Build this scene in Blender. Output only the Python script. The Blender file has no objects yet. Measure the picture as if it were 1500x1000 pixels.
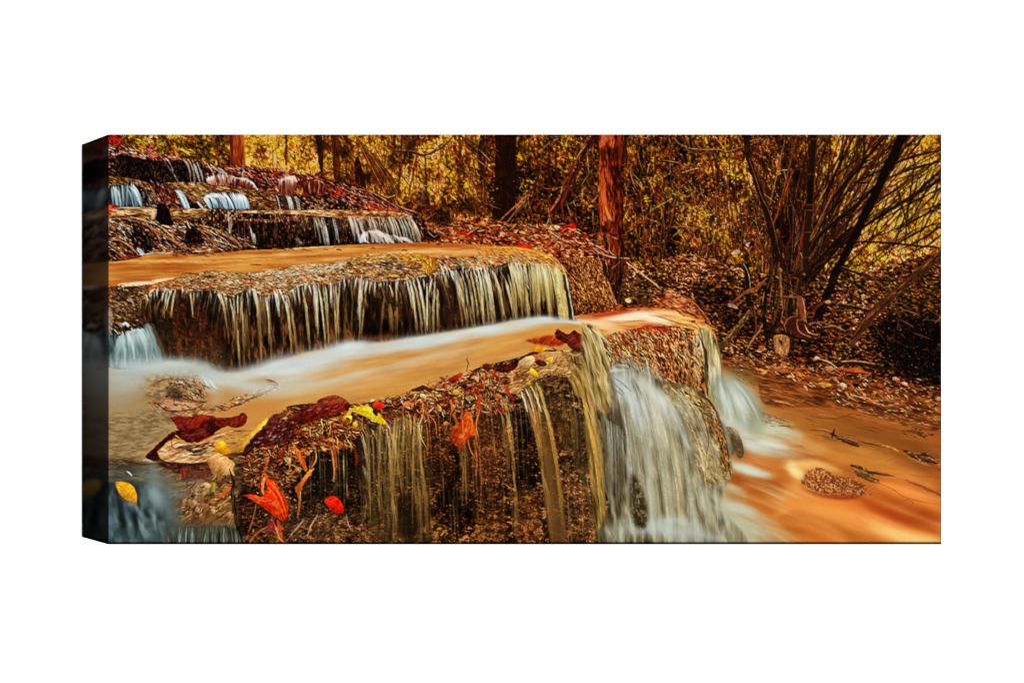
# A gallery-wrapped canvas print of an autumn waterfall, photographed from the left against a plain white wall.
# The picture on the canvas is painted by the small paint engine below (numpy, no image files) into ink colours
# stored on the canvas mesh; the canvas itself is a real box: cloth front, wrapped sides, wooden stretcher bars.
import bpy
import math, random
import numpy as np

scene = bpy.context.scene
SC_M = 0.61 / 600                      # metres per picture pixel of the 1500 x 1000 photograph
CX, CZ, HANG = 769.0, 497.0, 1.50      # centre of the print in those pixels, height of its centre above the floor
def px(x, y, depth=0.0): return ((x - CX) * SC_M, depth, HANG + (CZ - y) * SC_M)
DEPTH = 0.038                          # stretcher depth
DIST = 0.842                           # lens to canvas

# ---------------------------------------------------------------- camera
cam_data = bpy.data.cameras.new("camera")
cam = bpy.data.objects.new("camera", cam_data)
scene.collection.objects.link(cam)
VPX, VPY = -735.0, 542.0               # where the sides of the box vanish
cam.location = px(VPX, VPY, -DIST)
cam.rotation_euler = (math.radians(90), 0, 0)
cam_data.sensor_width = 36.0
cam_data.lens = 36.0 * DIST / (1500 * SC_M)
cam_data.shift_x = (750 - VPX) / 1500
cam_data.shift_y = (VPY - 500) / 1500
cam_data.clip_start = 0.01
cam_data.clip_end = 60
scene.camera = cam

# ---------------------------------------------------------------- light: an even white studio
world = bpy.data.worlds.new("World")
scene.world = world
world.use_nodes = True
bg = world.node_tree.nodes["Background"]
bg.inputs["Color"].default_value = (1, 1, 1, 1)
bg.inputs["Strength"].default_value = 0.40
def softbox(name, loc, size, watts):
    l = bpy.data.lights.new(name, 'AREA')
    l.shape = 'SQUARE'; l.size = size; l.energy = watts; l.color = (1, 1, 1)
    o = bpy.data.objects.new(name, l)
    scene.collection.objects.link(o)
    o.location = loc
    d = np.array((0.15, 0.0, HANG)) - np.array(loc)
    o.rotation_euler = (math.atan2(math.hypot(d[0], d[1]), -d[2]), 0, math.atan2(d[1], d[0]) - math.pi / 2)
softbox("softbox_key", (1.3, -5.0, HANG), 2.4, 300)
softbox("softbox_fill", (-1.3, -5.0, HANG), 2.4, 300)
LIT = 2.55                             # what a white card at the canvas would read under these lamps

scene.view_settings.view_transform = 'Standard'
scene.view_settings.look = 'None'
scene.view_settings.exposure = 0
scene.view_settings.gamma = 1
scene.view_settings.use_curve_mapping = False
scene.render.film_transparent = False

# ---------------------------------------------------------------- the white wall behind
def material(name, color=(1, 1, 1), rough=.8, spec=.1):
    m = bpy.data.materials.new(name); m.use_nodes = True
    b = m.node_tree.nodes["Principled BSDF"]
    b.inputs["Base Color"].default_value = (*color, 1); b.inputs["Roughness"].default_value = rough
    b.inputs["Specular IOR Level"].default_value = spec
    return m, m.node_tree, b
def mesh_obj(name, verts, faces, mat, parent=None):
    me = bpy.data.meshes.new(name); me.from_pydata(verts, [], faces); me.update()
    o = bpy.data.objects.new(name, me); scene.collection.objects.link(o); me.materials.append(mat)
    if parent: o.parent = parent
    return o
wm, nt, bs = material("white_wall_paint", (.93, .93, .93), .9, .05)
nz = nt.nodes.new("ShaderNodeTexNoise"); nz.inputs["Scale"].default_value = 90
bp = nt.nodes.new("ShaderNodeBump"); bp.inputs["Strength"].default_value = .03; bp.inputs["Distance"].default_value = .001
nt.links.new(nz.outputs["Fac"], bp.inputs["Height"]); nt.links.new(bp.outputs["Normal"], bs.inputs["Normal"])
WY = DEPTH + .0006
wall = mesh_obj("background", [(-5, WY, 0), (5, WY, 0), (5, WY, 3.4), (-5, WY, 3.4)], [(0, 1, 2, 3)], wm)
wall["kind"] = "structure"


# ------------------------------------------------------------------ the printed picture: a small paint engine
# Everything below works in the picture's own coordinates (PX0..PX1, PY0..PY1); ink colours are 0..255.
SS = 2
PX0, PX1, PY0, PY1 = 159, 1379, 197, 797
PW, PH = (PX1 - PX0) * SS, (PY1 - PY0) * SS
R = random.Random(7)
_T = np.random.RandomState(5).rand(8, 256, 256).astype(np.float32)
IMG = np.zeros((PH, PW, 3), np.float32) + np.array([52, 34, 19], np.float32)
GY, GX = np.mgrid[0:PH, 0:PW].astype(np.float32)
GX = GX / SS + PX0 + .25
GY = GY / SS + PY0 + .25


def vn(x, y, seed=0):
    xi = np.floor(x); yi = np.floor(y)
    fx = x - xi; fy = y - yi
    fx = fx * fx * (3 - 2 * fx); fy = fy * fy * (3 - 2 * fy)
    xi = (xi.astype(np.int32) + seed * 37) & 255; yi = (yi.astype(np.int32) + seed * 71) & 255
    t = _T[seed % 8]; x1 = (xi + 1) & 255; y1 = (yi + 1) & 255
    a = t[yi, xi]; b = t[yi, x1]; c = t[y1, xi]; d = t[y1, x1]
    a = a + (b - a) * fx; c = c + (d - c) * fx
    return a + (c - a) * fy


def fbm(x, y, seed=0, octv=3, gain=.55):
    s = 0; w = 1; tot = 0
    for o in range(octv):
        s = s + w * vn(x * 2 ** o + o * 17.3, y * 2 ** o + o * 9.1, seed + o)
        tot += w; w *= gain
    return s / tot


GR = (fbm(GX / 1.7, GY / 2.2, 4, 2) - .5) * 1.5 + .5 + (vn(GX / 6, GY / 9, 6) - .5) * .5


class Box:
    """a window of the sheet with its coordinates"""
    def __init__(s, x0, y0, x1, y1):
        s.x0 = max(0, int((x0 - PX0) * SS) - 1); s.y0 = max(0, int((y0 - PY0) * SS) - 1)
        s.x1 = min(PW, int((x1 - PX0) * SS) + 3); s.y1 = min(PH, int((y1 - PY0) * SS) + 3)
        s.ok = s.x1 > s.x0 and s.y1 > s.y0
        if s.ok:
            s.sl = (slice(s.y0, s.y1), slice(s.x0, s.x1))
            s.X = GX[s.sl]; s.Y = GY[s.sl]


def smooth(pts, n=8, closed=False):
    p = [np.array(q, float) for q in pts]
    if len(p) < 3 and not closed: return p
    L = len(p); out = []
    rng = range(L) if closed else range(L - 1)
    for i in rng:
        if closed: a, b, c, d = p[(i - 1) % L], p[i], p[(i + 1) % L], p[(i + 2) % L]
        else: a, b, c, d = p[max(i - 1, 0)], p[i], p[i + 1], p[min(i + 2, L - 1)]
        for k in range(n):
            t = k / n
            out.append(.5 * (2 * b + (c - a) * t + (2 * a - 5 * b + 4 * c - d) * t * t + (3 * b - a - 3 * c + d) * t ** 3))
    if not closed: out.append(p[-1])
    return out


def blur(m, r):
    r = int(round(r * SS * .6))
    if r < 1: return m
    for _ in range(2):
        for ax in (0, 1):
            k = min(r, m.shape[ax] - 1)
            if k < 1: continue
            pad = [(0, 0)] * m.ndim; pad[ax] = (k + 1, k)
            c = np.cumsum(np.pad(m, pad, mode='edge'), axis=ax, dtype=np.float64)
            n = 2 * k + 1
            hi = np.take(c, range(n, c.shape[ax]), axis=ax); lo = np.take(c, range(0, c.shape[ax] - n), axis=ax)
            m = ((hi - lo) / n).astype(np.float32)
    return m


def poly(pts, soft=.6, sm=True, rough=0, rs=4., seed=3):
    """coverage of a closed outline; rough = how far (px) noise eats its edge"""
    if sm: pts = smooth(pts, 6, True)
    P = np.array(pts, np.float32)
    m = soft * 2 + rough + 3
    b = Box(P[:, 0].min() - m, P[:, 1].min() - m, P[:, 0].max() + m, P[:, 1].max() + m)
    if not b.ok: return b, None
    h, w = b.X.shape
    cov = np.zeros((h, w), np.float32)
    xs = b.X[0]
    Q = np.roll(P, -1, 0)
    for r in range(h):
        y = b.Y[r, 0]
        k = (P[:, 1] <= y) != (Q[:, 1] <= y)
        if not k.any(): continue
        a, c = P[k], Q[k]
        cx = np.sort(a[:, 0] + (y - a[:, 1]) * (c[:, 0] - a[:, 0]) / (c[:, 1] - a[:, 1]))
        for i in range(0, len(cx) - 1, 2):
            cov[r] += np.clip((xs - cx[i]) * SS + .5, 0, 1) - np.clip((xs - cx[i + 1]) * SS + .5, 0, 1)
    if rough:
        n = fbm(b.X / rs, b.Y / rs, seed, 2)
        cov = np.clip((blur(cov, rough) + (n - .5) * .9 - .5) * 6 + .5, 0, 1)
    if soft > .6: cov = blur(cov, soft)
    return b, cov


def put(b, m, col, a=1., g=0):
    if not b.ok: return
    m = (m * a)[..., None]
    c = np.asarray(col, np.float32)
    if g and (c.ndim == 1 or g > .3): c = c * (1 + g * (GR[b.sl] - .5))[..., None]
    t = IMG[b.sl]
    t += (c - t) * m


def fill(pts, col, a=1., **k):
    b, m = poly(pts, **k)
    if b.ok: put(b, m, col, a, 0 if k.get('soft', 0) >= 2 else .45)


def ramp(n, stops):
    xs = [s[0] for s in stops]
    return np.stack([np.interp(n, xs, [s[1][c] for s in stops]) for c in range(3)], -1).astype(np.float32)


def norm(n):
    lo, hi = np.percentile(n, 2), np.percentile(n, 98)
    return np.clip((n - lo) / (hi - lo + 1e-6), 0, 1)


def tex(pts, stops, sx=3., sy=3., ang=0., seed=1, octv=3, warp=.5, ridge=False, a=1., mod=None, spread=1., alt=None, relief=0, **k):
    """fill an outline with grain mapped to a colour ramp. sx, sy = grain size (px) along / across ang (degrees)"""
    b, m = poly(pts, **k)
    if not b.ok: return
    c, s = math.cos(math.radians(ang)), math.sin(math.radians(ang))
    X = b.X + warp * 2 * (vn(b.X / 9, b.Y / 9, seed + 3) - .5) * 3; Y = b.Y + warp * 2 * (vn(b.X / 9, b.Y / 9, seed + 4) - .5) * 3
    U = (X * c + Y * s) / sx; V = (-X * s + Y * c) / sy
    n = fbm(U, V, seed, octv)
    if ridge: n = 1 - np.abs(n - .5) * 2
    n = norm(n)
    if relief:
        n2 = fbm(U / 2.6, V / 2.6, seed + 9, 4, .62)
        g = n2 - np.roll(np.roll(n2, 2, 0), 1, 1)
        n = n * (1 - .6 * min(relief, 1)) + .3 * min(relief, 1) + np.clip(g / (np.std(g) + 1e-6), -2.5, 2.5) * .17 * relief + (norm(n2) - .5) * .35 * relief
    big = norm(fbm(b.X / 30, b.Y / 30, seed + 5, 2))
    n = (n - .5) * spread + .5 + (big - .5) * .25
    if mod is not None: n = n + mod(b.X, b.Y)
    c = ramp(np.clip(n, 0, 1), stops)
    if alt:
        w = np.clip((norm(fbm(b.X / 14, b.Y / 14, seed + 6, 3)) - .5) * 3 + .5, 0, 1)[..., None]
        c = c + (ramp(np.clip(n, 0, 1), alt) - c) * w
    put(b, m, c, a)


def stroke(pts, w, col, a=1., soft=.7, sm=True, n=6):
    """a brush mark: tapered and uneven along its length; soft marks are built from several streaks"""
    P = np.array(smooth(pts, n) if sm and len(pts) > 2 else pts, float)
    L = float(np.hypot(*np.diff(P, axis=0).T).sum())
    if L < 9: return _stroke(P, w, col, a, soft)
    if soft < 2.5 and L > 9:
        k = max(4, int(L / 5)); t = np.linspace(0, 1, k)
        W = np.interp(t, np.linspace(0, 1, len(w)) if not np.isscalar(w) else [0, 1], w if not np.isscalar(w) else [w, w])
        A = np.interp(t, np.linspace(0, 1, len(a)) if not np.isscalar(a) else [0, 1], a if not np.isscalar(a) else [a, a])
        if W.max() < 7:
            W = W * (.3 + .7 * np.sin(np.pi * np.clip(t, .06, .94)) ** .45)
            W = W * np.array([1 + R.uniform(-.28, .28) for _ in t]); A = A * np.array([1 - R.random() * .3 for _ in t])
        if len(P) != k:
            u = np.linspace(0, 1, len(P)); P = np.stack([np.interp(t, u, P[:, 0]), np.interp(t, u, P[:, 1])], -1)
            j = min(.5, W.max() * .12); P[1:-1] += np.array([[R.gauss(0, j), R.gauss(0, j)] for _ in range(k - 2)])
        return _stroke(P, list(W), col, list(A), soft)
    if soft >= 2.5:
        am = a if np.isscalar(a) else max(a)
        k = max(5, int(L / 8)); t = np.linspace(0, 1, k); u = np.linspace(0, 1, len(P)); P = np.stack([np.interp(t, u, P[:, 0]), np.interp(t, u, P[:, 1])], -1)
        fade = np.sin(np.pi * np.clip(t, .04, .96)) ** .6
        _stroke(P, w, col, list(fade * am * .92), soft)
        wm = w if np.isscalar(w) else max(w)
        for _ in range(max(3, int(L / 14))):
            i0 = R.randrange(0, k - 2); i1 = min(k, i0 + R.randint(3, max(3, k // 2 + 1)))
            q = P[i0:i1] + np.array([R.gauss(0, wm * .16), R.gauss(0, wm * .28)])
            if len(q) < 3: continue
            f = np.sin(np.pi * np.linspace(.05, .95, len(q)))
            c = col if not isinstance(col[0], (list, tuple)) else col[0]
            d = R.uniform(.86, 1.12)
            _stroke(q, wm * R.uniform(.08, .3), tuple(min(255, v * d) for v in c), list(f * am * R.uniform(.12, .4)), max(1.6, soft * .35))


def _stroke(pts, w, col, a=1., soft=.7, sm=False, n=6):
    P = np.array(smooth(pts, n) if sm and len(pts) > 2 else pts, np.float32)
    N = len(P)
    t = np.linspace(0, 1, N)
    def along(v):
        if np.isscalar(v): return np.full(N, v, np.float32)
        return np.interp(t, np.linspace(0, 1, len(v)), v).astype(np.float32)
    W = along(w) / 2; A = along(a)
    multi = isinstance(col[0], (list, tuple))
    if multi: C = np.stack([np.interp(t, np.linspace(0, 1, len(col)), [c[i] for c in col]) for i in range(3)], -1).astype(np.float32)
    mm = W.max() + soft + 1 if soft < 2.5 else (W.max() + soft) * 1.5 + 1
    b = Box(P[:, 0].min() - mm, P[:, 1].min() - mm, P[:, 0].max() + mm, P[:, 1].max() + mm)
    if not b.ok: return
    h, wd = b.X.shape
    if N > 2 and h * wd > 6000:      # long line: go piece by piece, keeping the strongest cover
        best = np.zeros((h, wd), np.float32); CC = np.zeros((h, wd, 3), np.float32) if multi else None
        for i in range(N - 1):
            x0, x1 = sorted((P[i, 0], P[i + 1, 0])); y0, y1 = sorted((P[i, 1], P[i + 1, 1]))
            q = Box(x0 - mm, y0 - mm, x1 + mm, y1 + mm)
            if not q.ok: continue
            sl = (slice(q.y0 - b.y0, q.y1 - b.y0), slice(q.x0 - b.x0, q.x1 - b.x0))
            if q.y0 < b.y0 or q.x0 < b.x0: continue
            cv, u = _seg(q.X, q.Y, P[i], P[i + 1], W[i], W[i + 1], A[i], A[i + 1], soft)
            bb = best[sl]
            if cv.shape != bb.shape: cv = cv[:bb.shape[0], :bb.shape[1]]; u = u[:bb.shape[0], :bb.shape[1]]
            k = cv > bb
            bb[k] = cv[k]
            if multi:
                CC[sl][k] = (C[i] + (C[i + 1] - C[i]) * u[..., None])[k]
        put(b, best, CC if multi else col, 1, 0 if soft > 1.7 else .3)
        return
    best = np.zeros((h, wd), np.float32); CC = np.zeros((h, wd, 3), np.float32) if multi else None
    for i in range(N - 1):
        cv, u = _seg(b.X, b.Y, P[i], P[i + 1], W[i], W[i + 1], A[i], A[i + 1], soft)
        if multi:
            k = cv > best
            CC[k] = (C[i] + (C[i + 1] - C[i]) * u[..., None])[k]
        best = np.maximum(best, cv)
    put(b, best, CC if multi else col, 1, 0 if soft > 1.7 else .3)


def _seg(X, Y, p, q, w0, w1, a0, a1, soft):
    dx, dy = q[0] - p[0], q[1] - p[1]
    L = dx * dx + dy * dy + 1e-9
    u = np.clip(((X - p[0]) * dx + (Y - p[1]) * dy) / L, 0, 1)
    d = np.hypot(X - p[0] - u * dx, Y - p[1] - u * dy)
    r = w0 + (w1 - w0) * u
    cv = np.clip((r - d) / soft + .5, 0, 1)
    if soft >= 2.5: cv = np.exp(-(d / (.62 * (r + soft))) ** 2) * np.minimum(1, .55 + r / (r + soft))
    elif soft > 1.5: cv = cv * cv * (3 - 2 * cv)
    return cv * (a0 + (a1 - a0) * u), u


def inside(pts, x, y):
    c = False; j = len(pts) - 1
    for i in range(len(pts)):
        if (pts[i][1] > y) != (pts[j][1] > y) and x < (pts[j][0] - pts[i][0]) * (y - pts[i][1]) / (pts[j][1] - pts[i][1]) + pts[i][0]: c = not c
        j = i
    return c


def jit(c, k=18):
    f = 1 + R.uniform(-k, k) / 70
    return tuple(min(255, max(0, v * f * (1 + R.uniform(-k, k) / 250))) for v in c)


def dabs(pts, n, cols, ln=(3, 8), w=(1, 2), ang=(0, 360), a=(.6, 1), soft=.6, curve=.1, sm=True, k=18):
    curve *= .6
    """n short tapered strokes (leaf bits, twigs, specks) inside an outline"""
    q = smooth(pts, 4, True) if sm else pts
    xs = [p[0] for p in q]; ys = [p[1] for p in q]
    got = 0; tries = 0
    while got < n and tries < n * 30:
        tries += 1
        x, y = R.uniform(min(xs), max(xs)), R.uniform(min(ys), max(ys))
        if not inside(q, x, y): continue
        got += 1
        L = R.uniform(*ln); th = math.radians(R.uniform(*ang)); c, s = math.cos(th), math.sin(th)
        cv = R.uniform(-curve, curve) * L
        ww = R.uniform(*w)
        p = [(x - c * L / 2, y - s * L / 2), (x - s * cv, y + c * cv), (x + c * L / 2, y + s * L / 2)]
        stroke(p, [ww * .3, ww, ww * .3], jit(R.choice(cols), k), R.uniform(*a), soft, n=2)


def leaf(pts, col, edge=None, vein=None, mid=None, a=1., soft=.6, grain=26, seed=2, sm=True):
    """one leaf: outline, grain, a darker rim and a mid rib"""
    q = smooth(pts, 6, True) if sm else [np.array(pts[i - 1], float) * (1 - f) + np.array(pts[i], float) * f for i in range(len(pts)) for f in (.25, .5, .75, 1)]
    big = max(np.ptp([p[0] for p in q]), np.ptp([p[1] for p in q]))
    q = [(p[0] + R.gauss(0, 1) * min(.6, big * .012), p[1] + R.gauss(0, 1) * min(.6, big * .012)) for p in q]
    b, m = poly(q, soft=soft, sm=False)
    if not b.ok: return
    fx = lambda c: (c[0], c[1], c[2] * .55) if c[0] > 2 * c[1] else c
    col = [fx(c) for c in col] if isinstance(col[0], (list, tuple)) else fx(col)
    ga = R.uniform(.3, 1.2); gu = b.X * math.cos(ga) - b.Y * math.sin(ga); gv = b.X * math.sin(ga) + b.Y * math.cos(ga)
    n = fbm(gu / 5, gv / 1.8, seed, 3) - .5 + .5 * (fbm(b.X / 10, b.Y / 8, seed + 2, 2) - .5)
    if isinstance(col[0], (list, tuple)):
        c = ramp(norm(fbm(b.X / 9, b.Y / 9, seed + 1, 3)), [(i / (len(col) - 1), q) for i, q in enumerate(col)])
    else: c = np.zeros(b.X.shape + (3,), np.float32) + np.array(col, np.float32)
    mx, my = np.mean([p[0] for p in q]), np.mean([p[1] for p in q])
    sh = np.clip(((b.X - mx) * .5 - (b.Y - my)) / (big + 1e-6), -1, 1)[..., None]
    put(b, m, np.clip((c + n[..., None] * grain * 3) * (1 + .55 * sh), 0, 255), a)
    if edge: stroke(list(q) + [q[0]], .7, edge, [R.uniform(.05, .75) for _ in range(9)], .9, sm=False)
    if mid: stroke(mid, [1.2, .5], vein or edge, [.7, .3], .7)


def mist(pts, w, col, a, soft):
    stroke(pts, w, col, a, soft)


def fall(x0, y0, x1, y1, w, c0, c1, a0=.9, a1=.5, bow=.0, soft=1.2, w1=None):
    """one thread of falling water: leaves the lip slanting, then drops"""
    pts = [(x0, y0), (x0 + (x1 - x0) * (.35 + bow), y0 + (y1 - y0) * .25), (x0 + (x1 - x0) * (.75 + bow * .6), y0 + (y1 - y0) * .62), (x1, y1)]
    stroke(pts, [w * .8, w, w, (w1 or w) * .9], [c0, c0, c1, c1], [a0, a0, (a0 + a1) / 2, a1], soft, n=4)


def curtain(top, bot, n, w=(1, 3), c0=(225, 225, 210), c1=(170, 145, 90), a0=(.4, .9), a1=(.1, .5), drift=4, soft=1.1, reach=(.6, 1), seed=None):
    """many threads between a lip line and the foot line below it"""
    tp = np.array(smooth(top, 8)); bp = np.array(smooth(bot, 8))
    for _ in range(n):
        u = R.random()
        i = u * (len(tp) - 1); p = tp[int(i)] + (tp[min(int(i) + 1, len(tp) - 1)] - tp[int(i)]) * (i % 1)
        j = u * (len(bp) - 1); q = bp[int(j)] + (bp[min(int(j) + 1, len(bp) - 1)] - bp[int(j)]) * (j % 1)
        r = R.uniform(*reach)
        x1 = p[0] + (q[0] - p[0]) * r + R.uniform(-drift, drift) * .3; y1 = p[1] + (q[1] - p[1]) * r
        fall(p[0], p[1] + R.uniform(-2, 2), x1, y1, R.uniform(*w), jit(c0, 12), jit(c1, 12), R.uniform(*a0), R.uniform(*a1), soft=soft, bow=R.uniform(-.05, .15))


def smallleaf(x, y, L, deg, c, fat=.34):
    a = math.radians(deg); ca, sa = math.cos(a), math.sin(a); k = R.uniform(-.15, .15)
    P = [(-.5, 0), (-.32, -fat * .7), (0, -fat), (.28, -fat * .6), (.5, 0), (.26, fat * .5), (-.02, fat * R.uniform(.5, .9)), (-.34, fat * .5)]
    q = [(x + L * (u * ca - (v + k * u * u * 2) * sa) + R.gauss(0, L * .02), y + L * (u * sa + (v + k * u * u * 2) * ca) + R.gauss(0, L * .02)) for u, v in P]
    leaf(q, [tuple(v * .6 for v in c), c, tuple(min(255, v * 1.25 + 8) for v in c)], tuple(v * .35 for v in c), tuple(v * .6 for v in c), [q[0], (x, y), q[4]], seed=R.randrange(40))


def tile(ox, oy, s):
    def f(*v):
        return [(ox + v[i] / s, oy + v[i + 1] / s) for i in range(0, len(v), 2)]
    return f
A1, A2, A3, A4 = tile(100, 180, 4.547), tile(400, 180, 4.547), tile(700, 180, 4.547), tile(1000, 180, 3.75)
M1, M2, M3, M4 = tile(100, 380, 4.547), tile(400, 380, 4.547), tile(700, 380, 4.547), tile(1000, 380, 3.75)
B1, B2, B3, B4 = tile(100, 590, 4.547), tile(400, 590, 4.547), tile(700, 590, 4.547), tile(1000, 590, 3.75)
K, DB, BR, OC, YL, CR, RD, OR = (16, 10, 8), (46, 26, 12), (100, 58, 28), (172, 118, 42), (226, 192, 44), (236, 208, 152), (150, 44, 22), (204, 104, 42)
WH, PK, BL, TN = (240, 238, 228), (232, 170, 140), (178, 206, 212), (196, 160, 100)

# ---------------------------------------------------------------- woods behind
FOREST = [(0, (16, 10, 6)), (.2, (44, 26, 10)), (.42, (88, 54, 18)), (.6, (140, 94, 24)), (.78, (192, 142, 30)), (.92, (222, 172, 38)), (1, (236, 200, 70))]
FOREST2 = [(0, (18, 10, 8)), (.2, (50, 24, 12)), (.42, (98, 48, 18)), (.68, (140, 74, 28)), (.82, (190, 110, 36)), (.93, (222, 160, 60)), (1, (240, 206, 130))]
fld_pts = [  # x, y, radius, lift of the tone
    (395, 215, 42, .42), (365, 215, 22, .30), (430, 225, 50, .30), (468, 240, 30, .22), (250, 205, 40, .10), (300, 215, 30, -.05), (180, 205, 30, -.10),
    (560, 245, 45, .22), (540, 215, 30, .1), (650, 215, 30, .25), (645, 265, 35, .2), (600, 270, 40, .16), (690, 270, 30, .2), (660, 300, 40, -.02), (620, 320, 40, -.14),
    (585, 300, 30, -.02), (700, 330, 40, -.16), (780, 230, 40, .03), (790, 290, 40, -.12), (820, 320, 40, -.18), (850, 260, 40, .0), (830, 215, 30, -.0),
    (960, 220, 50, .0), (940, 290, 40, .02), (1000, 300, 45, .03), (1040, 215, 40, .06), (1075, 260, 30, .22), (1070, 310, 26, .22), (1030, 320, 30, .15), (1000, 350, 40, -.0),
    (950, 350, 40, -.1), (1100, 350, 35, -.05), (1140, 230, 25, .05), (1150, 320, 26, -.45), (1165, 260, 22, -.4), (1160, 370, 40, -.3),
    (1240, 215, 30, .32), (1225, 260, 30, .2), (1270, 260, 35, .25), (1240, 310, 40, .25), (1300, 235, 30, .18), (1350, 215, 35, .3), (1350, 255, 45, .34), (1330, 290, 40, .28),
    (1300, 330, 40, .2), (1360, 320, 40, .3), (1270, 350, 30, .2), (1255, 380, 24, .3), (1350, 360, 40, .22), (1310, 380, 40, .0), (1200, 340, 30, .1),
    (830, 260, 70, -.1), (980, 250, 90, -.1), (960, 340, 60, -.08), (720, 250, 30, -.1), (560, 280, 40, .06), (640, 240, 50, .06), (1010, 380, 50, -.1), (500, 215, 20, -.25), (470, 212, 14, -.3)]
def forest_tone(X, Y):
    s = np.zeros_like(X)
    for x, y, r, v in fld_pts: s += 1.15 * v * np.exp(-(((X - x) / r) ** 2 + ((Y - y) / r) ** 2))
    return np.clip(s, -.6, .42) - .02
tex([(150, 190), (1390, 190), (1390, 480), (1000, 470), (150, 380)], FOREST, sx=3.8, sy=2.8, ang=70, seed=11, octv=4, warp=.6, mod=lambda X, Y: forest_tone(X, Y) - .02 + .8 * (fbm(X / 20, Y / 20, 2, 2) - .5) + .06 * (X > 1200), spread=.85, alt=FOREST2, sm=False)
# leaf dabs that follow the same tone
for i in range(26):      # slim stems further back
    x = R.uniform(560, 1130); y = R.uniform(190, 230); L = R.uniform(60, 150); d = R.uniform(-14, 14); w = R.uniform(1.4, 3.6)
    c = R.choice([(44, 24, 14), (66, 34, 18), (30, 18, 12), (96, 50, 26)])
    stroke([(x, y), (x + d * .4 + R.uniform(-3, 3), y + L * .5), (x + d, y + L)], [w, w, w * .7], c, R.uniform(.6, .95))
for i in range(7500):
    x, y = R.uniform(160, 1378), R.uniform(197, 420)
    t = forest_tone(np.float32(x), np.float32(y)) + R.gauss(.42, .25)
    if R.random() < .38: t -= .35
    c = ramp(np.array([min(1, max(0, t))]), FOREST if R.random() < .55 else FOREST2)[0]
    th = R.uniform(0, 6.28) if x < 1140 else R.gauss(-.85, .5)
    L = R.uniform(2, 6)
    w = R.uniform(.9, 2.1)
    stroke([(x, y), (x + L * .5 * math.cos(th) + R.uniform(-.7, .7), y + L * .5 * math.sin(th)), (x + L * math.cos(th), y + L * math.sin(th))], [w * .5, w, w * .4], jit(tuple(c), 16), R.uniform(.5, .95), .7, n=2)
# bright leaf tufts
def tuft(x, y, n, r, cols, ang=(0, 360), ln=(4, 9), w=(1.6, 3)):
    for _ in range(n):
        a, d = R.uniform(0, 6.28), r * R.random() ** .6
        th = math.radians(R.uniform(*ang)); L = R.uniform(*ln); ww = R.uniform(*w)
        px, py = x + d * math.cos(a), y + d * math.sin(a) * .8
        stroke([(px, py), (px + L * .5 * math.cos(th), py + L * .5 * math.sin(th) + R.uniform(-.8, .8)), (px + L * math.cos(th), py + L * math.sin(th))], [ww * .4, ww, ww * .2], jit(R.choice(cols), 16), R.uniform(.75, 1), .7, n=2)
YY = [(236, 200, 36), (222, 178, 28), (206, 156, 28), (240, 216, 70), (180, 126, 24)]
for x, y, n, r in [(209, 208, 12, 6), (232, 212, 16, 7), (262, 202, 16, 10), (395, 208, 40, 14), (405, 215, 22, 12), (366, 222, 24, 9), (362, 202, 14, 7), (386, 241, 18, 9), (430, 203, 18, 10), (470, 242, 20, 8), (485, 231, 26, 10),
                   (462, 243, 10, 5), (555, 245, 22, 8), (550, 216, 14, 8), (572, 270, 16, 8), (655, 203, 22, 10), (682, 270, 18, 6), (648, 237, 14, 8), (665, 283, 12, 7), (628, 275, 10, 7), (760, 231, 8, 4), (770, 277, 10, 5),
                   (828, 213, 8, 5), (1091, 243, 12, 6), (1080, 260, 14, 8), (1075, 305, 14, 8), (1034, 316, 14, 7), (948, 293, 8, 5), (1262, 325, 12, 6), (420, 228, 20, 12), (440, 215, 16, 12), (735, 245, 5, 4)]:
    tuft(x, y, n, r, YY)
for x, y in [(268, 219), (274, 221), (280, 220)]: tuft(x, y, 5, 4, [(226, 190, 70)], ang=(10, 60), ln=(6, 11))
dabs([(160, 197), (330, 197), (335, 245), (250, 235), (170, 215)], 240, [(60, 56, 24), (40, 34, 18), (96, 74, 26), (24, 18, 10), (150, 100, 36)], ln=(5, 14), w=(1, 2.4), ang=(10, 60))
# ---- trunks and branches
def trunk(pts, w, col, hi=None, lo=None, n=60, grain=(3, 12), hs=-.3):
    stroke(pts, w, col, 1, .8)
    P = smooth(pts, 10); W0 = w if np.isscalar(w) else w[0]; W1 = w if np.isscalar(w) else w[-1]
    for _ in range(n):
        i = R.randrange(len(P) - 1); f = i / len(P); ww = (W0 + (W1 - W0) * f) / 2
        o = R.uniform(-.85, .85)
        d = np.array(P[min(i + 1, len(P) - 1)]) - np.array(P[i]); d = d / (np.hypot(*d) + 1e-6); nx, ny = -d[1], d[0]
        L = R.uniform(*grain)
        x, y = P[i][0] + nx * ww * o, P[i][1] + ny * ww * o
        c = (hi if R.random() < .5 - o * (1 if hs < 0 else -1) * .45 else lo) or col
        stroke([(x - d[0] * L / 2, y - d[1] * L / 2), (x + d[0] * L / 2, y + d[1] * L / 2)], R.uniform(.7, 1.6), jit(c, 10), R.uniform(.35, .85), .8)
tex(A1(1075, 60, 1165, 60, 1178, 200, 1182, 295, 1080, 295, 1078, 180), [(0, (84, 28, 12)), (.5, (136, 52, 20)), (1, (186, 92, 44))], sx=14, sy=2, ang=88, seed=22, sm=False, mod=lambda X, Y: .2 * (X - 348) / 11)
stroke(A1(1170, 60, 1180, 250), 2.5, (200, 112, 60), .6)
stroke(A2(85, 60, 88, 280), 3.2, (60, 24, 14)); stroke(A2(95, 200, 100, 260), 4, (150, 60, 34), .8)
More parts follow.
